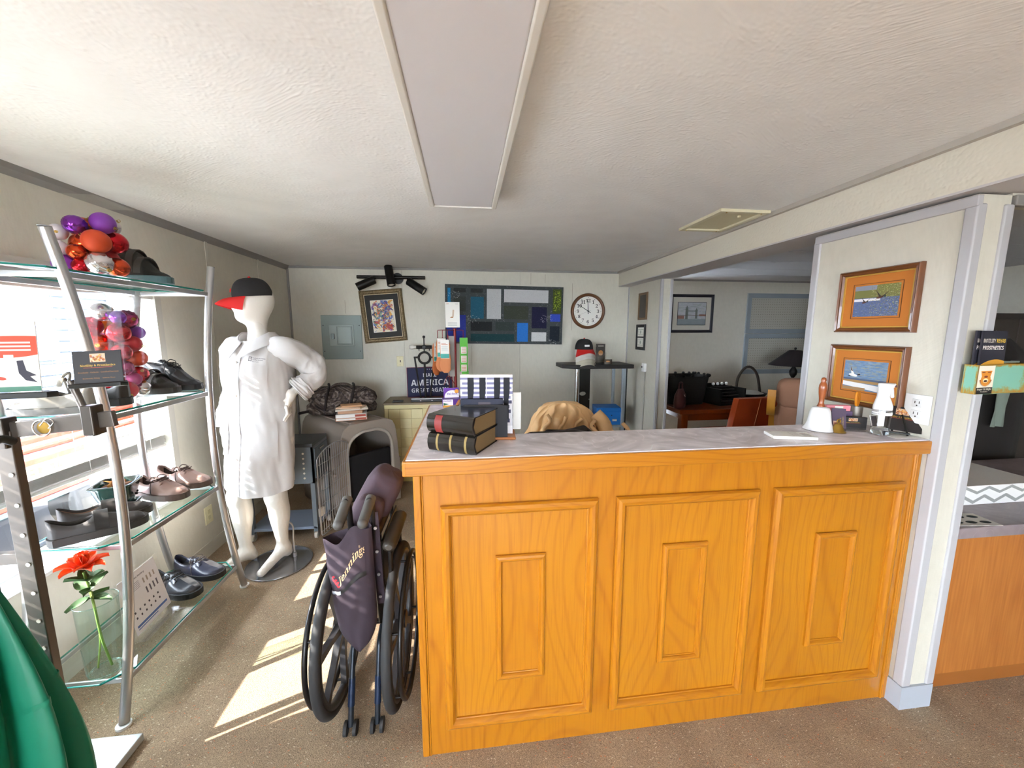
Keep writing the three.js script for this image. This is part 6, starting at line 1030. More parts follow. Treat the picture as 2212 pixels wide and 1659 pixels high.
{ // bandage display box on the far end of the wing
  const g = T('product_box', 'purple and white bandage box on the counter wing', 'box', [-0.075, CT, -2.03], 0.12);
  M('tray', bb(-0.048, 0.048, 0, 0.042, -0.028, 0.028, 0.001), mat(0x5a2a86, 0.4), g); M('header', bb(-0.04, 0.042, 0.042, 0.095, -0.028, -0.025), mat(0x6a3a98, 0.4), g);
  M('front_print', sheet(0.095, 0.041, 0, 0.021, 0.0285), print(380, 164, (c, w, h) => { c.fillStyle = '#efe9ee'; c.fillRect(0, 0, w, h); c.fillStyle = '#5a2a86'; c.fillRect(w * 0.55, 0, w * 0.45, h); c.fillStyle = '#e0a02c'; c.fillRect(0, h * 0.75, w * 0.6, h * 0.25); c.fillStyle = '#2f6a4a'; c.beginPath(); c.moveTo(10, h * 0.4); c.lineTo(120, h * 0.6); c.lineTo(10, h * 0.75); c.fill(); c.fillStyle = '#5a2a86'; c.font = 'bold 40px sans-serif'; c.fillText('Visi-Sock', 8, 44, 190); }), g);
  M('header_print', sheet(0.08, 0.05, 0.001, 0.068, -0.0245), print(320, 200, (c, w, h) => { c.fillStyle = '#6a3a98'; c.fillRect(0, 0, w, h); c.fillStyle = '#f2eef2'; c.beginPath(); c.ellipse(w * 0.55, h * 0.9, w * 0.5, h * 0.7, 0, 0, 7); c.fill(); c.fillStyle = '#e8a23a'; c.beginPath(); c.arc(w * 0.85, h * 0.35, 44, 0, 7); c.fill(); c.fillStyle = '#5a2a86'; c.font = 'bold 56px sans-serif'; c.fillText('Visi-Sock', 60, 140, 230); }), g);
}
{
  const g = T('memo_pad', 'white printed memo pad lying on the counter', 'pad', [1.215, CT, -1.275], -0.28);
  M('sheets', bx(0.15, 0.011, 0.075, 0.001, 0, 0.006, 0), paper, g); M('print', new THREE.PlaneGeometry(0.148, 0.073).rotateX(-Math.PI / 2).translate(0, 0.0118, 0), print(440, 220, (c, w, h) => { c.fillStyle = '#f4f2ec'; c.fillRect(0, 0, w, h); c.fillStyle = '#8a8680'; c.fillRect(20, 20, 60, 5); c.fillRect(20, 34, 40, 5); c.fillRect(225, 30, 3, 160); c.fillRect(245, 40, 70, 4); c.fillStyle = '#a03c34'; c.fillRect(330, 70, 60, 10); c.fillStyle = '#6a6660'; for (let k = 0; k < 5; k++) { c.fillRect(330, 95 + k * 16, 80, 5); c.fillRect(245, 60 + k * 24, 60, 2); } }), g);
}
{
  const g = T('hand_bell', 'white ceramic hand bell with turned wooden handle', 'bell', [1.42, CT, -1.36]);
  M('bell', lathe([[0, 0.094], [0.016, 0.096], [0.029, 0.09], [0.0345, 0.076], [0.037, 0.055], [0.04, 0.032], [0.046, 0.014], [0.053, 0.004], [0.054, 0.0008], [0.05, 0.002], [0.04, 0.02], [0.032, 0.06]], 40), mat(0xe9e8e6, 0.35), g);
  M('handle', lathe([[0.0125, 0.093], [0.014, 0.097], [0.0115, 0.102], [0.0085, 0.112], [0.0095, 0.13], [0.0125, 0.152], [0.014, 0.17], [0.013, 0.183], [0.009, 0.192], [0.0075, 0.197], [0.009, 0.203], [0.007, 0.211], [0, 0.214]], 24), mat(0x9a4f22, 0.3, 0, { clearcoat: 0.4 }), g);
  const b = T('hand_bell', 'tiny brass bell in front of the white one', 'bell', [1.435, CT, -1.3]);
  b.position.set(1.46, CT, -1.315);
  M('bell', lathe([[0, 0.034], [0.006, 0.035], [0.012, 0.03], [0.016, 0.018], [0.02, 0.009], [0.0265, 0.003], [0.0265, 0.0008], [0.02, 0.004], [0.012, 0.02]], 28), brass, b); M('loop', merge(torus(0.007, 0.0028, 8, 20).translate(0, 0.044, 0), rod([0, 0.033, 0], [0, 0.039, 0], 0.004)), brass, b);
}
{
  const g = T('card_holder', 'clear acrylic business card holder beside the spray bottle', 'card holder', [1.545, CT, -1.335], -0.3);
  M('shell', merge(bx(0.11, 0.055, 0.002, 0, 0, 0.0275, -0.03), bx(0.11, 0.018, 0.002, 0, 0, 0.009, 0.03), bx(0.11, 0.002, 0.062, 0, 0, 0.0015, 0), bx(0.002, 0.04, 0.06, 0, -0.055, 0.02, 0), bx(0.002, 0.04, 0.06, 0, 0.055, 0.02, 0)), acrylic, g);
  const cp = print(360, 200, (c, w, h) => brandPrint(c, w, h * 1.0, false), 0.5);
  const s = T('card_stack', 'dark picture business cards standing in clear holder', 'cards', [1.545, CT + 0.003, -1.34], -0.3); M('cards', bx(0.1, 0.05, 0.014, 0, 0, 0.026, 0), black, s); M('top_card', sheet(0.1, 0.05, 0, 0.026, 0.0076), cp, s);
  const v = T('business_card', 'purple-grey business card leaning beside the brass bell', 'card', [1.488, CT + 0.001, -1.335]); v.rotation.set(-0.25, -0.3, -0.1); M('card', bx(0.05, 0.088, 0.0012, 0, 0, 0.044, 0), mat(0x55465a, 0.6), v); M('print', sheet(0.049, 0.087, 0, 0.044, 0.0009), print(150, 260, (c, w, h) => { c.fillStyle = '#55465a'; c.fillRect(0, 0, w, h); c.fillStyle = '#d0a888'; c.fillRect(10, 150, 60, 60); c.fillStyle = '#a8502c'; c.fillRect(22, 168, 30, 26); c.save(); c.translate(120, 230); c.rotate(-Math.PI / 2); c.fillStyle = '#b89a5a'; c.font = 'bold 24px serif'; c.fillText('Motility &', 0, -22); c.fillText('Prosthetics', 0, 4); c.restore(); }), v);
  const n = T('note_box', 'pink sticky-note box behind the card holder', 'box', [1.52, CT, -1.385], -0.25); M('tray', bx(0.105, 0.072, 0.03, 0.002, 0, 0.036, 0), mat(0x5a4a66, 0.4), n); M('notes', bx(0.09, 0.022, 0.024, 0.002, 0, 0.083, 0), mat(0xe58a94, 0.7), n); M('label', bx(0.03, 0.018, 0.002, 0, 0, 0.082, 0.013), paper, n);
  const c = T('pen_cup', 'small silver cup holding orange scissors', 'cup', [1.6, CT, -1.375]); M('cup', lathe([[0, 0.001], [0.02, 0.001], [0.022, 0.09], [0.02, 0.09], [0.018, 0.006]], 24), mat(0x9a928a, 0.35, 0.6), c);
  const sc = T('scissors', 'orange-handled scissors standing in silver cup', 'scissors', [1.6, CT + 0.006, -1.375], 0.4); M('blade', merge(bx(0.01, 0.09, 0.002, 0, -0.003, 0.045, 0), bx(0.01, 0.09, 0.002, 0, 0.003, 0.045, 0.002)), steel, sc); for (const e of [-1, 1]) M('handle', tube([[e * 0.002, 0.085, 0], [e * 0.012, 0.1, 0.001], [e * 0.016, 0.122, 0], [e * 0.01, 0.14, 0], [e * 0.002, 0.135, 0], [e * 0.003, 0.11, 0]], 0.0048, 28, 8, true), mat(0xe08a1a, 0.4), sc);
}
{
  const g = T('spray_bottle', 'clear spray bottle with tall white trigger head', 'spray bottle', [1.583, CT, -1.262]);
  M('bottle', lathe([[0, 0.002], [0.026, 0.001], [0.029, 0.006], [0.029, 0.058], [0.0275, 0.061], [0.029, 0.064], [0.029, 0.094], [0.026, 0.102]], 32), glassPane, g); M('water', lathe([[0, 0.004], [0.0265, 0.004], [0.0265, 0.03], [0, 0.03]], 28), new THREE.MeshPhysicalMaterial({ color: 0xf4fafc, roughness: 0.02, transmission: 1, thickness: 0.05, ior: 1.33 }), g);
  M('dip_tube', at(cyl(0.01, 0.06, 16), 0, 0.066, 0), whitePlastic, g); M('label_band', lathe([[0.0294, 0.08], [0.0294, 0.091]], 32), print(512, 40, (c, w, h) => { c.fillStyle = '#f4f4f2'; c.fillRect(0, 0, w, h); c.fillStyle = '#555'; c.font = 'bold 26px sans-serif'; c.fillText('Sanitizer', 60, 30); c.fillText('Sanitizer', 320, 30); }), g);
  const rg = (y, a, b, dx) => ring(28, (t) => [dx + a * Math.cos(t), y, b * Math.sin(t)]);
  const hd = M('spray_head', loft([rg(0.08, 0.0285, 0.0285, 0), rg(0.094, 0.0285, 0.0285, 0), rg(0.11, 0.0245, 0.0245, -0.001), rg(0.13, 0.0185, 0.0185, -0.004), rg(0.15, 0.02, 0.019, -0.002), rg(0.166, 0.026, 0.021, 0.003), rg(0.176, 0.0295, 0.022, 0.006), rg(0.18, 0.028, 0.02, 0.006), rg(0.181, 0.02, 0.012, 0.005)], { cap0: true, cap1: true }), whitePlastic, g);
  hd.position.y = 0.02;
  M('nozzle', at(cyl(0.0045, 0.004, 14), 0.022, 0.171, 0.019, Math.PI / 2, 0.4), mat(0x4a1a18, 0.4), hd);
  M('trigger', at(bx(0.012, 0.04, 0.01, 0.004), 0.0155, 0.146, 0.0135, -0.1, 0.4, 0.1), whitePlastic, hd);
}
{
  const g = T('table_easel', 'small black easel at right end of counter', 'easel', [1.652, CT, -1.262], -0.72);
  for (const s of [-1, 1]) M('leg', rod([s * 0.03, 0.004, 0.03], [s * 0.018, 0.075, -0.02], 0.003), black, g); M('rear_leg', rod([0, 0.004, -0.045], [0, 0.07, -0.018], 0.003), black, g); M('ledge', bx(0.07, 0.005, 0.014, 0.001, 0, 0.012, 0.03), black, g);
  const c = T('picture_card', 'black card with prosthetics artwork tilted on the easel', 'card', [1.65, CT + 0.018, -1.245]); c.rotation.order = 'YXZ'; c.rotation.set(-0.55, -0.72, -0.1); M('card', bx(0.118, 0.1, 0.002, 0, 0, 0.05, 0), black, c); M('print', sheet(0.117, 0.099, 0, 0.05, 0.0013), print(480, 350, (x, w, h) => brandPrint(x, w, h, false), 0.4), c);
  const f = T('photo_stand', 'small clear stand with white-edged photo behind bottle', 'photo', [1.625, CT + 0.001, -1.31]); f.rotation.set(-0.3, 0.3, 0); M('photo', bx(0.05, 0.06, 0.002, 0, 0, 0.03, 0), mat(0x2a2838, 0.4), f); M('edge', ext([[-0.026, -0.001], [0.026, -0.001], [0.026, 0.062], [-0.026, 0.062]], 0.003, 0, [[[-0.023, 0.002], [0.023, 0.002], [0.023, 0.059], [-0.023, 0.059]]]), paper, f);
  const lf = one('paper_sheet', 'white sheet lying at the counter end under the easel', 'paper', bx(0.13, 0.0006, 0.09), paper, [1.655, CT + 0.0005, -1.245], -0.1);
}
// ------------------------------------------------------------------ right wall: duck pictures, outlet, leaflet box
const walnut = mat(0x6e3f1e, 0.35, 0, { clearcoat: 0.3 }), orangeMat = mat(0xc4772c, 0.8);
function duckPicture(label, y, z, draw) {
  const g = T('framed_picture', label, 'picture', [1.699, y, z], -Math.PI / 2);
  pictureFrame(g, 0.315, 0.262, 0.022, 0.024, walnut);
  M('inner_lip', ext([[-0.138, -0.111], [0.138, -0.111], [0.138, 0.111], [-0.138, 0.111]], 0.009, 0, [[[-0.1325, -0.1055], [0.1325, -0.1055], [0.1325, 0.1055], [-0.1325, 0.1055]]]).translate(0, 0, 0.004), mat(0xc9a24a, 0.4, 0.3), g);
  M('mat_board', bx(0.27, 0.215, 0.004, 0, 0, 0, 0.005), orangeMat, g);
  M('mat_bevel', ext([[-0.098, -0.073], [0.098, -0.073], [0.098, 0.073], [-0.098, 0.073]], 0.002, 0, [[[-0.096, -0.071], [0.096, -0.071], [0.096, 0.071], [-0.096, 0.071]]]).translate(0, 0, 0.0065), mat(0x6a3c18, 0.6), g);
  M('print', sheet(0.178, 0.128, 0, 0, 0.0082), print(560, 400, draw), g);
}
duckPicture('orange-matted print of ducks flying over reeds, upper of two', 1.622, -1.43, (c, w, h) => { c.fillStyle = '#5a6a92'; c.fillRect(0, 0, w, h); c.fillStyle = '#7a7a44'; c.fillRect(0, 0, w, h * 0.4); c.fillStyle = '#8a90a0'; c.fillRect(0, 0, w * 0.5, 60); c.fillStyle = '#e8e6ea'; c.fillRect(0, h * 0.42, w * 0.6, 34); for (let k = 0; k < 900; k++) { c.fillStyle = ['#8a9a4a', '#c0c070', '#4a5a2c', '#b09070', '#d8d8b0', '#6a5a3a'][k % 6]; c.globalAlpha = 0.6; const x = w * (1 - Math.pow(rnd(), 1.4) * 0.62), y = rr(0, h); c.fillRect(x, y, rr(3, 16), rr(2, 7)); } for (let k = 0; k < 500; k++) { c.fillStyle = ['#3a4a7c', '#5f78b8', '#6a7a4a', '#9aa0b8'][k % 4]; c.globalAlpha = 0.5; c.fillRect(rr(0, w), rr(h * 0.58, h), rr(5, 24), rr(2, 6)); } c.globalAlpha = 1; const bird = (x, y, s) => { c.fillStyle = '#5a3428'; c.beginPath(); c.ellipse(x, y, 44 * s, 14 * s, -0.2, 0, 7); c.fill(); c.fillStyle = '#3a2a24'; c.beginPath(); c.moveTo(x - 10 * s, y); c.lineTo(x - 52 * s, y - 84 * s); c.lineTo(x + 14 * s, y - 8); c.fill(); c.beginPath(); c.moveTo(x + 8 * s, y); c.lineTo(x + 96 * s, y - 66 * s); c.lineTo(x + 34 * s, y); c.fill(); c.fillStyle = '#223a34'; c.beginPath(); c.arc(x + 52 * s, y - 10 * s, 12 * s, 0, 7); c.fill(); }; bird(330, 160, 1.1); bird(140, 215, 0.75); });
duckPicture('orange-matted print of a gull over surf, lower of two', 1.306, -1.437, (c, w, h) => { c.fillStyle = '#6f88a6'; c.fillRect(0, 0, w, h); for (let k = 0; k < 500; k++) { c.fillStyle = ['#5a7494', '#8aa0b8', '#b0a070', '#7a94b4'][k % 4]; c.globalAlpha = 0.35; c.fillRect(rr(0, w), rr(0, h * 0.62), rr(20, 80), rr(5, 16)); } c.globalAlpha = 1; c.fillStyle = '#54627e'; c.fillRect(0, h * 0.6, w, 26); c.fillStyle = '#b08a58'; c.fillRect(0, h * 0.66, w, 34); c.fillStyle = '#eceae8'; c.beginPath(); c.moveTo(0, h * 0.72); c.lineTo(w, h * 0.8); c.lineTo(w, h); c.lineTo(w * 0.5, h * 0.93); c.lineTo(0, h * 0.86); c.fill(); c.fillStyle = '#a8845c'; c.fillRect(0, h * 0.9, w * 0.55, h * 0.1); const x = 130, y = 200; c.fillStyle = '#f0ece4'; c.beginPath(); c.ellipse(x, y, 60, 18, 0.15, 0, 7); c.fill(); c.beginPath(); c.moveTo(x - 22, y); c.lineTo(x - 46, y - 120); c.lineTo(x + 22, y - 6); c.fill(); c.fillStyle = '#6a4a3a'; c.beginPath(); c.moveTo(x - 34, y - 60); c.lineTo(x - 46, y - 120); c.lineTo(x - 6, y - 50); c.fill(); c.fillStyle = '#22201e'; c.beginPath(); c.ellipse(x + 76, y - 12, 22, 8, -0.2, 0, 7); c.fill(); c.beginPath(); c.ellipse(x - 50, y + 14, 18, 6, 0, 0, 7); c.fill(); });
{
  const g = T('wall_outlet', 'white oversized outlet plate beside the lower picture', 'outlet', [1.699, 1.205, -1.232], -Math.PI / 2);
  M('plate', bx(0.085, 0.11, 0.006, 0.002, 0, 0, 0.003), whitePlastic, g); for (const y of [-0.02, 0.022]) { const s = M('socket', bx(0.034, 0.03, 0.003, 0.006, 0, y, 0.0065), mat(0xe4e4e2, 0.3), g); for (const x of [-0.007, 0.007]) M('slot', bx(0.002, 0.009, 0.001, 0, x, y + 0.004, 0.0083), black, s); M('ground_slot', at(cyl(0.0025, 0.001, 8), 0, y - 0.008, 0.0083, Math.PI / 2), black, s); }
  const b = T('leaflet_box', 'rusty turquoise tin leaflet box with lion emblem', 'leaflet box', [1.828, 1.335, -1.115]); b.rotation.z = 0.015;
  const tin = mat(0xffffff, 0.5, 0.1, { map: canvasTex(512, 256, (c, w, h) => { for (let i = 0; i < w; i += 4) for (let j = 0; j < h; j += 4) { const e = Math.min(i, w - i, (h - j) * 1.0, j * 3) / 60, n = noise.noise(i / 60, j / 60, 1) * 0.8 + noise.noise(i / 18, j / 18, 4) * 0.4, t = clamp(1.1 - e + n * 0.9, 0, 1); c.fillStyle = `rgb(${lerp(128, 176, t) | 0},${lerp(186, 128, t) | 0},${lerp(164, 40, t) | 0})`; c.fillRect(i, j, 4, 4); } }) });
  M('front', bx(0.21, 0.1, 0.002, 0, 0, 0, 0.02), tin, b); for (const q of [-0.105, 0.105]) M('side', bx(0.002, 0.1, 0.036, 0, q, 0, 0.003), tin, b); M('floor_plate', bx(0.21, 0.002, 0.036, 0, 0, -0.05, 0.003), tin, b); M('back', bx(0.21, 0.1, 0.002, 0, 0, 0, -0.016), tin, b);
  M('emblem', sheet(0.064, 0.096, -0.07, -0.001, 0.0215), print(256, 384, (c, w, h) => { c.fillStyle = '#ece4d0'; c.fillRect(0, 0, w, h); c.translate(w / 2, 150); c.fillStyle = '#9a4a18'; for (let k = 0; k < 22; k++) { const a = 0.2 + k / 21 * (Math.PI - 0.4); c.beginPath(); c.moveTo(Math.cos(a - 0.1) * 80, 30 + Math.sin(a - 0.1) * 80); c.lineTo(Math.cos(a) * 108, 30 + Math.sin(a) * 112); c.lineTo(Math.cos(a + 0.1) * 80, 30 + Math.sin(a + 0.1) * 80); c.fill(); } c.fillStyle = '#d98a2a'; c.beginPath(); c.ellipse(0, 40, 78, 88, 0, 0, 7); c.fill(); c.beginPath(); c.moveTo(-90, -80); c.lineTo(90, -80); c.lineTo(60, 30); c.lineTo(-60, 30); c.fill(); c.fillStyle = '#7a3010'; c.fillRect(-70, -66, 50, 12); c.fillRect(20, -66, 50, 12); c.beginPath(); c.ellipse(0, 0, 30, 14, 0, 0, 7); c.fill(); c.fillStyle = '#f0d9a8'; c.beginPath(); c.ellipse(0, 52, 44, 30, 0, 0, 7); c.fill(); c.fillStyle = '#3a140a'; c.beginPath(); c.ellipse(0, 60, 30, 14, 0, 0, 7); c.fill(); c.setTransform(1, 0, 0, 1, 0, 0); c.fillStyle = '#16120e'; c.fillRect(0, h - 86, w, 86); c.fillStyle = '#ece4d0'; c.textAlign = 'center'; c.font = 'bold 34px serif'; c.fillText('Roger Fit Right', w / 2, h - 50, 230); c.font = '22px serif'; c.fillText('Prosthetics', w / 2, h - 20, 220); }), b);
  const bk = print(300, 440, (c, w, h) => { c.fillStyle = '#20202c'; c.fillRect(0, 0, w, h); c.fillStyle = '#d8cfc0'; c.font = 'bold 40px sans-serif'; c.fillText('MOTILITY', 16, 84, 150); c.fillStyle = '#d9b23a'; c.fillText('REHAB', 176, 84, 110); c.fillStyle = '#f0eae0'; c.fillText('PROSTHETICS', 16, 134, 262); c.fillStyle = '#d99a2c'; c.beginPath(); c.moveTo(0, 250); c.quadraticCurveTo(150, 180, w, 215); c.lineTo(w, 250); c.quadraticCurveTo(150, 225, 0, 275); c.fill(); for (let k = 0; k < 70; k++) { c.fillStyle = ['#b85a34', '#d08a5a', '#7a4038', '#8a7a9a', '#c0704a'][k % 5]; c.globalAlpha = 0.8; c.beginPath(); c.ellipse(rr(0, w), rr(285, h), rr(14, 44), rr(14, 40), 0, 0, 7); c.fill(); } c.globalAlpha = 1; });
  [['front leaflet with gold wave in the turquoise box', 0.0, 0.006, -0.03], ['leaflet tucked behind its twin in turquoise box', -0.012, -0.004, -0.045]].forEach(([l, dx, dz, rz]) => { const t = T('leaflet', l, 'leaflet', [1.795 + dx, 1.288, -1.115 + dz], 0, 'leaflets in the turquoise box'); t.rotation.set(-0.03, 0, rz + 0.02); M('pages', bx(0.1, 0.21, 0.005, 0, 0, 0.105, 0), mat(0x2a2630, 0.5), t); M('cover', sheet(0.1, 0.21, 0, 0.105, 0.0027), bk, t); });
}
// ------------------------------------------------------------------ lower counter at far right
{
  const g = T('service_counter', 'orange-brown low counter beyond the wall end', 'counter', [1.84, 0, -1.2]), ob = mat(0xffffff, 0.6, 0, { map: metres(dataTex(256, 512, (u, v) => { const k = tn(u, v * 0.1, 60, 2) * 14 + tn(u, v, 4, 7) * 8; return [176 + k, 108 + k, 44 + k * 0.7]; }), 0.5, 1) });
  M('front_board', uvm(bb(0.0, 1.6, 0.075, 0.69, -0.02, 0)), ob, g); M('toe_board', uvm(bb(0.0, 1.6, 0, 0.075, -0.05, -0.012)), mat(0x9a5c22, 0.6), g); M('end_board', uvm(bb(0, 0.02, 0, 0.69, -0.6, -0.02)), ob, g); M('back_board', uvm(bb(0.0, 1.6, 0, 0.69, -0.62, -0.6)), ob, g);
  const t = T('counter_top', 'grey mottled laminate top of the low side counter', 'countertop', [1.84, 0.691, -1.2]); M('laminate_sheet', uvm(bb(0, 1.62, 0.0, 0.045, -0.65, 0.02, 0.003)), mat(0x9a9090, 0.3, 0, { map: laminate.map }), t);
  const chev = print(512, 64, (c, w, h) => { c.fillStyle = '#eceae6'; c.fillRect(0, 0, w, h); c.strokeStyle = '#9a9a96'; c.lineWidth = 17; c.beginPath(); for (let k = 0; k <= 8; k++) c.lineTo(k * 64, k % 2 ? 14 : 50); c.stroke(); });
  [['white chevron-striped box lid stacked on top', 0.788, 0.042, 0.012], ['grey chevron-striped box under the chevron lid', 0.737, 0.05, 0]].forEach(([l, y, h, o], i) => { const b = T('storage_box', l, 'box', [2.3, y, -1.47], 0.0, 'chevron boxes on the low counter'); M('box', bb(-0.2 - o, 0.25 + o, 0, h, -0.14 - o, 0.12 + o, 0.002), mat(i ? 0xa8a6a2 : 0xece8e2, 0.7), b); M('pattern', sheet(0.45 + o * 2, h, 0.025, h / 2, 0.1205 + o), chev, b); M('side_pattern', at(sheet(0.26 + o * 2, h), -0.2005 - o, h / 2, -0.01, 0, -Math.PI / 2), chev, b); });
  const cd = one('printed_card', 'white card with dark ovals on low counter', 'card', bx(0.24, 0.0015, 0.1), print(480, 200, (c, w, h) => { c.fillStyle = '#e6e2da'; c.fillRect(0, 0, w, h); c.fillStyle = '#26302e'; for (let i = 0; i < 4; i++) for (let j = 0; j < 2; j++) { c.beginPath(); c.ellipse(60 + i * 115, 55 + j * 90, 42, 22, 0, 0, 7); c.fill(); } }), [1.98, 0.738, -1.24], -0.1);
  // dark clutter behind the low counter; the cabinet is added to darken the view
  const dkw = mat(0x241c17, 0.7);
  const cb = T('tall_cabinet', 'added dark cabinet darkening the view behind low counter', 'cabinet', [4.15, 0, -2.5]); M('carcass', bb(-0.75, 0.75, 0, 1.62, -0.2, 0.18, 0.005), dkw, cb);
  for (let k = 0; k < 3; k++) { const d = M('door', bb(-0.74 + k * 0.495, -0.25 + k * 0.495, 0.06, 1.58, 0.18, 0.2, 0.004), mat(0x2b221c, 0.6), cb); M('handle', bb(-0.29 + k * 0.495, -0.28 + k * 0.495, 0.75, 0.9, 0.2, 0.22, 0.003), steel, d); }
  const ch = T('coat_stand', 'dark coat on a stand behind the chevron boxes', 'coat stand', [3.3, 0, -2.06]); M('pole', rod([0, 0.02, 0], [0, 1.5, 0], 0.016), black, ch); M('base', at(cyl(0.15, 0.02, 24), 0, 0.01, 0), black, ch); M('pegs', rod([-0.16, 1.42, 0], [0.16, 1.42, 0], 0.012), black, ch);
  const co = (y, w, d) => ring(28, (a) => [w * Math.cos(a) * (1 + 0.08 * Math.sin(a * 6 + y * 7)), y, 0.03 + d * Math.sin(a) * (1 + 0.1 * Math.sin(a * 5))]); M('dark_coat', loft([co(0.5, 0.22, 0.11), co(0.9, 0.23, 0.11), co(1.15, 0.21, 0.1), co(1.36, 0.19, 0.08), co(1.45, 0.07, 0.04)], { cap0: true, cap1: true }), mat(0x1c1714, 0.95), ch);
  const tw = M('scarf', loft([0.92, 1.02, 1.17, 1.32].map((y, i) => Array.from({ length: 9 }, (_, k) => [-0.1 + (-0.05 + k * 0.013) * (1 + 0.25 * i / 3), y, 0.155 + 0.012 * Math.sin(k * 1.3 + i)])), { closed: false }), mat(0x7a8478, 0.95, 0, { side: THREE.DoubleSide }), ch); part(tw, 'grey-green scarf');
}
// ------------------------------------------------------------------ side room seen through the opening
{
  const g = T('framed_picture', 'black-framed watercolour of a towered bridge in side room', 'picture', [2.74, 1.7, -4.45]);
  pictureFrame(g, 0.56, 0.46, 0.035, 0.02, mat(0x1c1a24, 0.45)); M('mat_board', bx(0.5, 0.4, 0.005, 0, 0, 0, 0.005), mat(0xcfcabc, 0.8), g); M('mat_line', bx(0.37, 0.275, 0.002, 0, 0, 0, 0.008), black, g);
  M('print', sheet(0.36, 0.265, 0, 0, 0.0095), print(480, 360, (c, w, h) => { c.fillStyle = '#b9bcc2'; c.fillRect(0, 0, w, h); for (let k = 0; k < 300; k++) { c.fillStyle = ['#a3a8b0', '#c9c9c4', '#8f949c', '#8a9a90'][k % 4]; c.globalAlpha = 0.3; c.fillRect(rr(0, w), rr(0, h), rr(20, 90), rr(4, 16)); } c.globalAlpha = 0.8; c.fillStyle = '#5a6258'; c.fillRect(130, 110, 44, 160); c.fillRect(300, 130, 38, 130); c.beginPath(); c.moveTo(126, 112); c.lineTo(152, 50); c.lineTo(178, 112); c.fill(); c.beginPath(); c.moveTo(296, 132); c.lineTo(319, 84); c.lineTo(342, 132); c.fill(); c.fillRect(170, 130, 140, 12); c.fillStyle = '#6a5a50'; c.fillRect(0, 200, 480, 10); c.fillStyle = '#8a5a48'; c.fillRect(0, 215, 110, 50); c.fillRect(370, 190, 110, 30); c.fillStyle = '#7f8c90'; c.fillRect(0, 270, w, 90); c.globalAlpha = 1; }), g);
}
{
  const frameM = mat(0x8b949a, 0.5), holes = metres(dataTex(64, 64, (u, v) => { const d = Math.hypot(u - 0.5, v - 0.5); return d < 0.11 ? [60, 56, 48] : [178, 174, 160]; }), 0.03);
  const peg = (label, y0, y1) => { const g = T('pegboard', label, 'pegboard', [3.46, 0, -4.45]); const w = 1.25; M('panel', uvm(bb(0.04, w - 0.04, y0 + 0.04, y1 - 0.04, 0, 0.008)), mat(0xffffff, 0.8, 0, { map: holes }), g); M('frame_rail', bb(0, w, y0, y0 + 0.055, 0, 0.02, 0.003), frameM, g); M('frame_rail', bb(0, w, y1 - 0.055, y1, 0, 0.02, 0.003), frameM, g); M('frame_stile', bb(0, 0.055, y0 + 0.055, y1 - 0.055, 0, 0.02, 0.003), frameM, g); M('frame_stile', bb(w - 0.055, w, y0 + 0.055, y1 - 0.055, 0, 0.02, 0.003), frameM, g); return g; };
  const u = peg('grey-framed pegboard above another in the side room', 1.46, 1.95); M('hook', tube([[0.95, 1.62, 0.01], [0.95, 1.62, 0.05], [0.95, 1.635, 0.055]], 0.004, 10, 6), chrome, u);
  peg('grey-framed pegboard lowest on the side-room wall', 0.955, 1.455);
}
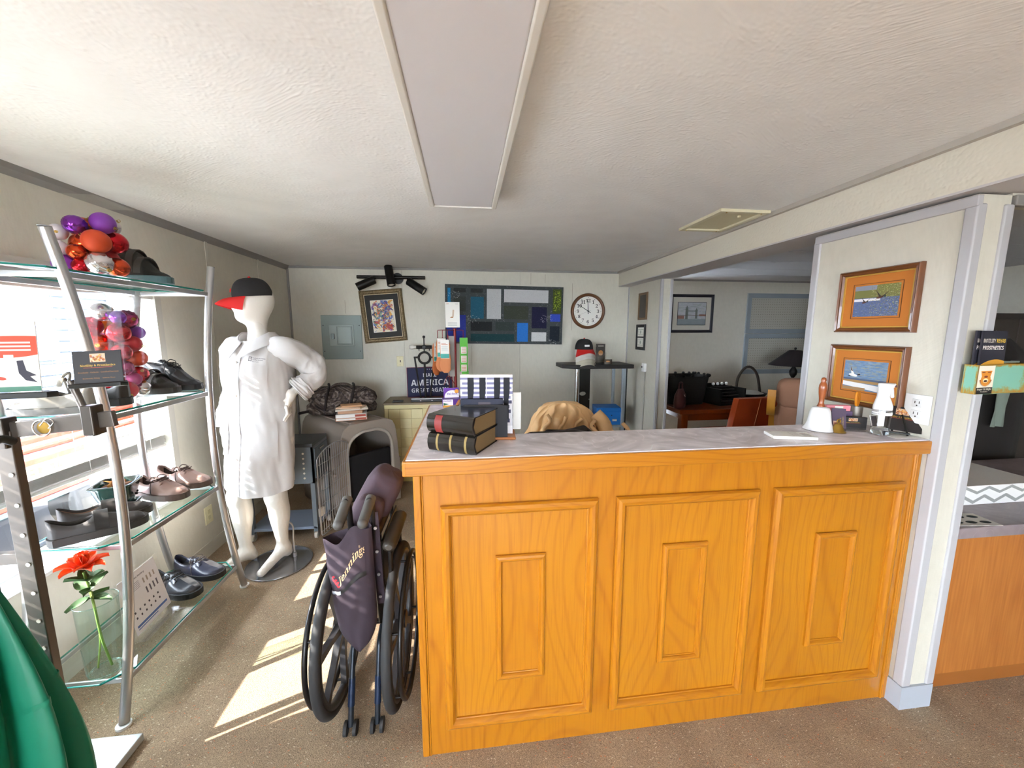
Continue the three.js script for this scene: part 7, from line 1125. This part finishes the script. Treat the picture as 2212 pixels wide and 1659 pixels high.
{
  const wood = oak(oakA, 0.5, 1.0, { color: 0xb07a52 });
  const g = T('wooden_table', 'reddish-brown wooden table in the side room', 'table', [2.66, 0, -3.76]);
  M('table_top', uvm(bb(-0.58, 0.65, 0.68, 0.725, -0.42, 0.3, 0.006)), wood, g); M('apron', merge(bb(-0.48, 0.55, 0.6, 0.68, 0.2, 0.225), bb(-0.48, 0.55, 0.6, 0.68, -0.35, -0.325), bb(-0.48, -0.455, 0.6, 0.68, -0.34, 0.22), bb(0.53, 0.555, 0.6, 0.68, -0.34, 0.22)), wood, g);
  for (const [x, z] of [[-0.5, 0.22], [0.5, 0.22], [-0.5, -0.34], [0.5, -0.34]]) M('leg', uvm(bb(x - 0.035, x + 0.035, 0, 0.68, z - 0.035, z + 0.035, 0.005)), wood, g);
  const weave = mat(0x1b1815, 0.8, 0, { bumpMap: stipple, bumpScale: 0.003 });
  const bin = T('laundry_basket', 'tall black basket on the table by the jamb', 'basket', [2.32, 0.726, -3.84]); const rg = (y, w, d) => ring(40, (a) => [w * Math.sign(Math.cos(a)) * Math.pow(Math.abs(Math.cos(a)), 0.5), y, d * Math.sign(Math.sin(a)) * Math.pow(Math.abs(Math.sin(a)), 0.5)]);
  M('wall', loft([rg(0.001, 0.19, 0.13), rg(0.3, 0.235, 0.165), rg(0.3, 0.225, 0.155), rg(0.012, 0.18, 0.12)], { cap0: true }), weave, bin); for (let k = 0; k < 24; k++) { const q = rg(0.3, 0.235, 0.165)[(k * 40 / 24) | 0]; M('rim_scallop', at(sph(0.016, 10, 8), q[0], 0.305, q[2]), weave, bin); }
  const tray = T('bottle_crate', 'black slotted crate with white-topped rows on table', 'crate', [2.74, 0.726, -3.78], 0.2); M('frame', merge(bb(-0.17, 0.17, 0, 0.02, -0.14, 0.14), bb(-0.17, -0.155, 0, 0.17, -0.14, 0.14), bb(0.155, 0.17, 0, 0.17, -0.14, 0.14), bb(-0.17, 0.17, 0, 0.2, -0.14, -0.125)), black, tray); for (let k = 0; k < 6; k++) M('slat', at(bx(0.3, 0.014, 0.012, 0.002), 0, 0.03 + k * 0.028, 0.13 - k * 0.03, 0.3), mat(0x2a2725, 0.6), tray); for (let k = 0; k < 4; k++) M('white_knob', at(sph(0.016, 12, 8), -0.1 + k * 0.06, 0.205, -0.03), whitePlastic, tray);
  const bk = T('handled_basket', 'dark basket with a tall hoop handle on table', 'basket', [3.1, 0.726, -3.86]); const rb = (y, r) => ring(30, (a) => [r * Math.cos(a) * 1.15, y, r * Math.sin(a)]); M('bowl', loft([rb(0.001, 0.1), rb(0.06, 0.15), rb(0.09, 0.17), rb(0.085, 0.155), rb(0.02, 0.1)], { cap0: true }), weave, bk); M('handle', tube([[-0.14, 0.09, 0], [-0.13, 0.25, 0], [-0.06, 0.36, 0], [0.02, 0.37, 0], [0.1, 0.28, 0], [0.15, 0.09, 0]], 0.014, 40, 8), mat(0x3a3128, 0.8), bk); M('cloth_lining', loft([rb(0.09, 0.14), rb(0.11, 0.09), rb(0.1, 0.02)], { cap1: true }), mat(0xb9b4a8, 0.9), bk);
  const pu = T('handbag', 'small maroon handbag against the door jamb', 'handbag', [2.14, 0.726, -3.58], 0.6); const rp = (y, w, d) => ring(24, (a) => [w * Math.cos(a), y, d * Math.sin(a) * (1 + 0.1 * Math.sin(a * 4))]); M('body', loft([rp(0.001, 0.075, 0.045), rp(0.05, 0.09, 0.05), rp(0.13, 0.08, 0.045), rp(0.19, 0.05, 0.02)], { cap0: true, cap1: true }), mat(0x5a2f30, 0.5), pu); M('handle', tube([[-0.04, 0.18, 0], [-0.03, 0.25, 0], [0.03, 0.25, 0], [0.04, 0.18, 0]], 0.008, 24, 8), mat(0x4a2526, 0.5), pu); M('clasp', at(torus(0.012, 0.003, 6, 16), 0, 0.13, 0.048), chrome, pu);
}
{
  const lea = mat(0xb0461c, 0.45, 0, { clearcoat: 0.15 });
  const g = T('dining_chair', 'orange leather high-back chair at the side-room table', 'chair', [2.74, 0, -3.36], 0.1);
  const bk = (y, z) => [[-0.23, z - 0.03], [0.23, z - 0.03], [0.235, z], [0.23, z + 0.035], [0, z + 0.045], [-0.23, z + 0.035], [-0.235, z]].map(([x, q]) => [x * (1 - 0.06 * (y > 0.8 ? (y - 0.8) * 5 : 0)), y, q]);
  M('backrest', loft([bk(0.42, -0.02), bk(0.55, 0.0), bk(0.7, 0.03), bk(0.84, 0.055), bk(0.865, 0.06)], { cap0: true, cap1: true, crease: 0.7 }), lea, g); M('seat', bx(0.46, 0.1, 0.42, 0.03, 0, 0.42, -0.22), lea, g); M('piping', rod([0.01, 0.44, 0.028], [0.01, 0.86, 0.106], 0.003), mat(0xd08858, 0.5), g);
  for (const [x, z] of [[-0.2, -0.01], [0.2, -0.01], [-0.2, -0.4], [0.2, -0.4]]) M('leg', bb(x - 0.022, x + 0.022, 0, 0.39, z - 0.022, z + 0.022, 0.004), mat(0x3a2418, 0.5), g);
}
{
  const sued = mat(0x9a7058, 0.95, 0, { bumpMap: carpetBump, bumpScale: 0.001 }), bent = mat(0xc98a34, 0.35, 0, { clearcoat: 0.3 });
  const g = T('recliner', 'tan tufted armchair with bentwood arms in side room', 'armchair', [2.76, 0, -2.6], -0.75);
  const pad = (cx, cy, cz, a, b, c) => loft(Array.from({ length: 13 }, (_, i) => { const p = -Math.PI / 2 + Math.PI * i / 12, q = (v, n) => Math.sign(v) * Math.pow(Math.abs(v), n); return ring(28, (t) => [cx + a * q(Math.cos(p), 0.45) * q(Math.cos(t), 0.45), cy + b * q(Math.sin(p), 0.5), cz + c * q(Math.cos(p), 0.5) * q(Math.sin(t), 0.6) + 0.006 * Math.sin(t * 9)]); }));
  for (const [y, z] of [[1.0, -0.02], [0.79, -0.06], [0.6, -0.1]]) for (const x of [-0.16, 0.16]) M('back_cushion', pad(x, y, z, 0.165, 0.12, 0.09), sued, g);
  M('seat_cushion', pad(0, 0.42, -0.36, 0.31, 0.09, 0.28), sued, g); M('back_shell', bb(-0.3, 0.3, 0.35, 1.08, 0.03, 0.07, 0.015).rotateX(0.12).translate(0, 0, -0.14), sued, g);
  for (const s of [-1, 1]) M('bentwood_arm', loft(new THREE.CatmullRomCurve3([[s * 0.35, 1.03, 0.11], [s * 0.35, 0.95, 0.11], [s * 0.35, 0.875, 0.09], [s * 0.35, 0.82, 0.01], [s * 0.35, 0.8, -0.2], [s * 0.35, 0.76, -0.52], [s * 0.35, 0.4, -0.62], [s * 0.35, 0.05, -0.58], [s * 0.35, 0.03, -0.2], [s * 0.35, 0.03, 0.1]].map((q) => V(...q))).getPoints(60).map((p, i, A) => { const q = A[Math.min(i + 1, 60)].clone().sub(A[Math.max(i - 1, 0)]).normalize(), n = V(0, -q.z, q.y); return [[-0.028, -0.012], [0.028, -0.012], [0.028, 0.012], [-0.028, 0.012]].map(([u, v]) => [p.x + u, p.y + n.y * v, p.z + n.z * v]); }), { cap0: true, cap1: true, crease: 0.5 }), bent, g);
  M('cross_rail', rod([-0.35, 0.3, -0.1], [0.35, 0.3, -0.1], 0.015), bent, g);
}
{
  const g = T('floor_lamp', 'lamp with dark conical shade behind the armchair', 'lamp', [3.72, 0, -3.95]), dm = mat(0x1c1214, 0.8);
  M('base', lathe([[0, 0], [0.13, 0.002], [0.13, 0.02], [0.03, 0.04], [0.012, 0.08]], 28), blackMetal, g); M('pole', rod([0, 0.05, 0], [0, 1.0, 0], 0.012), blackMetal, g); M('urn', lathe([[0.012, 0.96], [0.035, 1.0], [0.04, 1.04], [0.02, 1.08], [0.012, 1.12]], 24), blackMetal, g);
  M('lamp_shade', lathe([[0.25, 1.105], [0.245, 1.11], [0.06, 1.275], [0.055, 1.275], [0.24, 1.105]], 36), dm, g); M('finial', at(sph(0.014, 12, 8), 0, 1.295, 0), blackMetal, g); M('harp_stem', rod([0, 1.1, 0], [0, 1.285, 0], 0.004), blackMetal, g);
}

renderer.render(scene, camera);
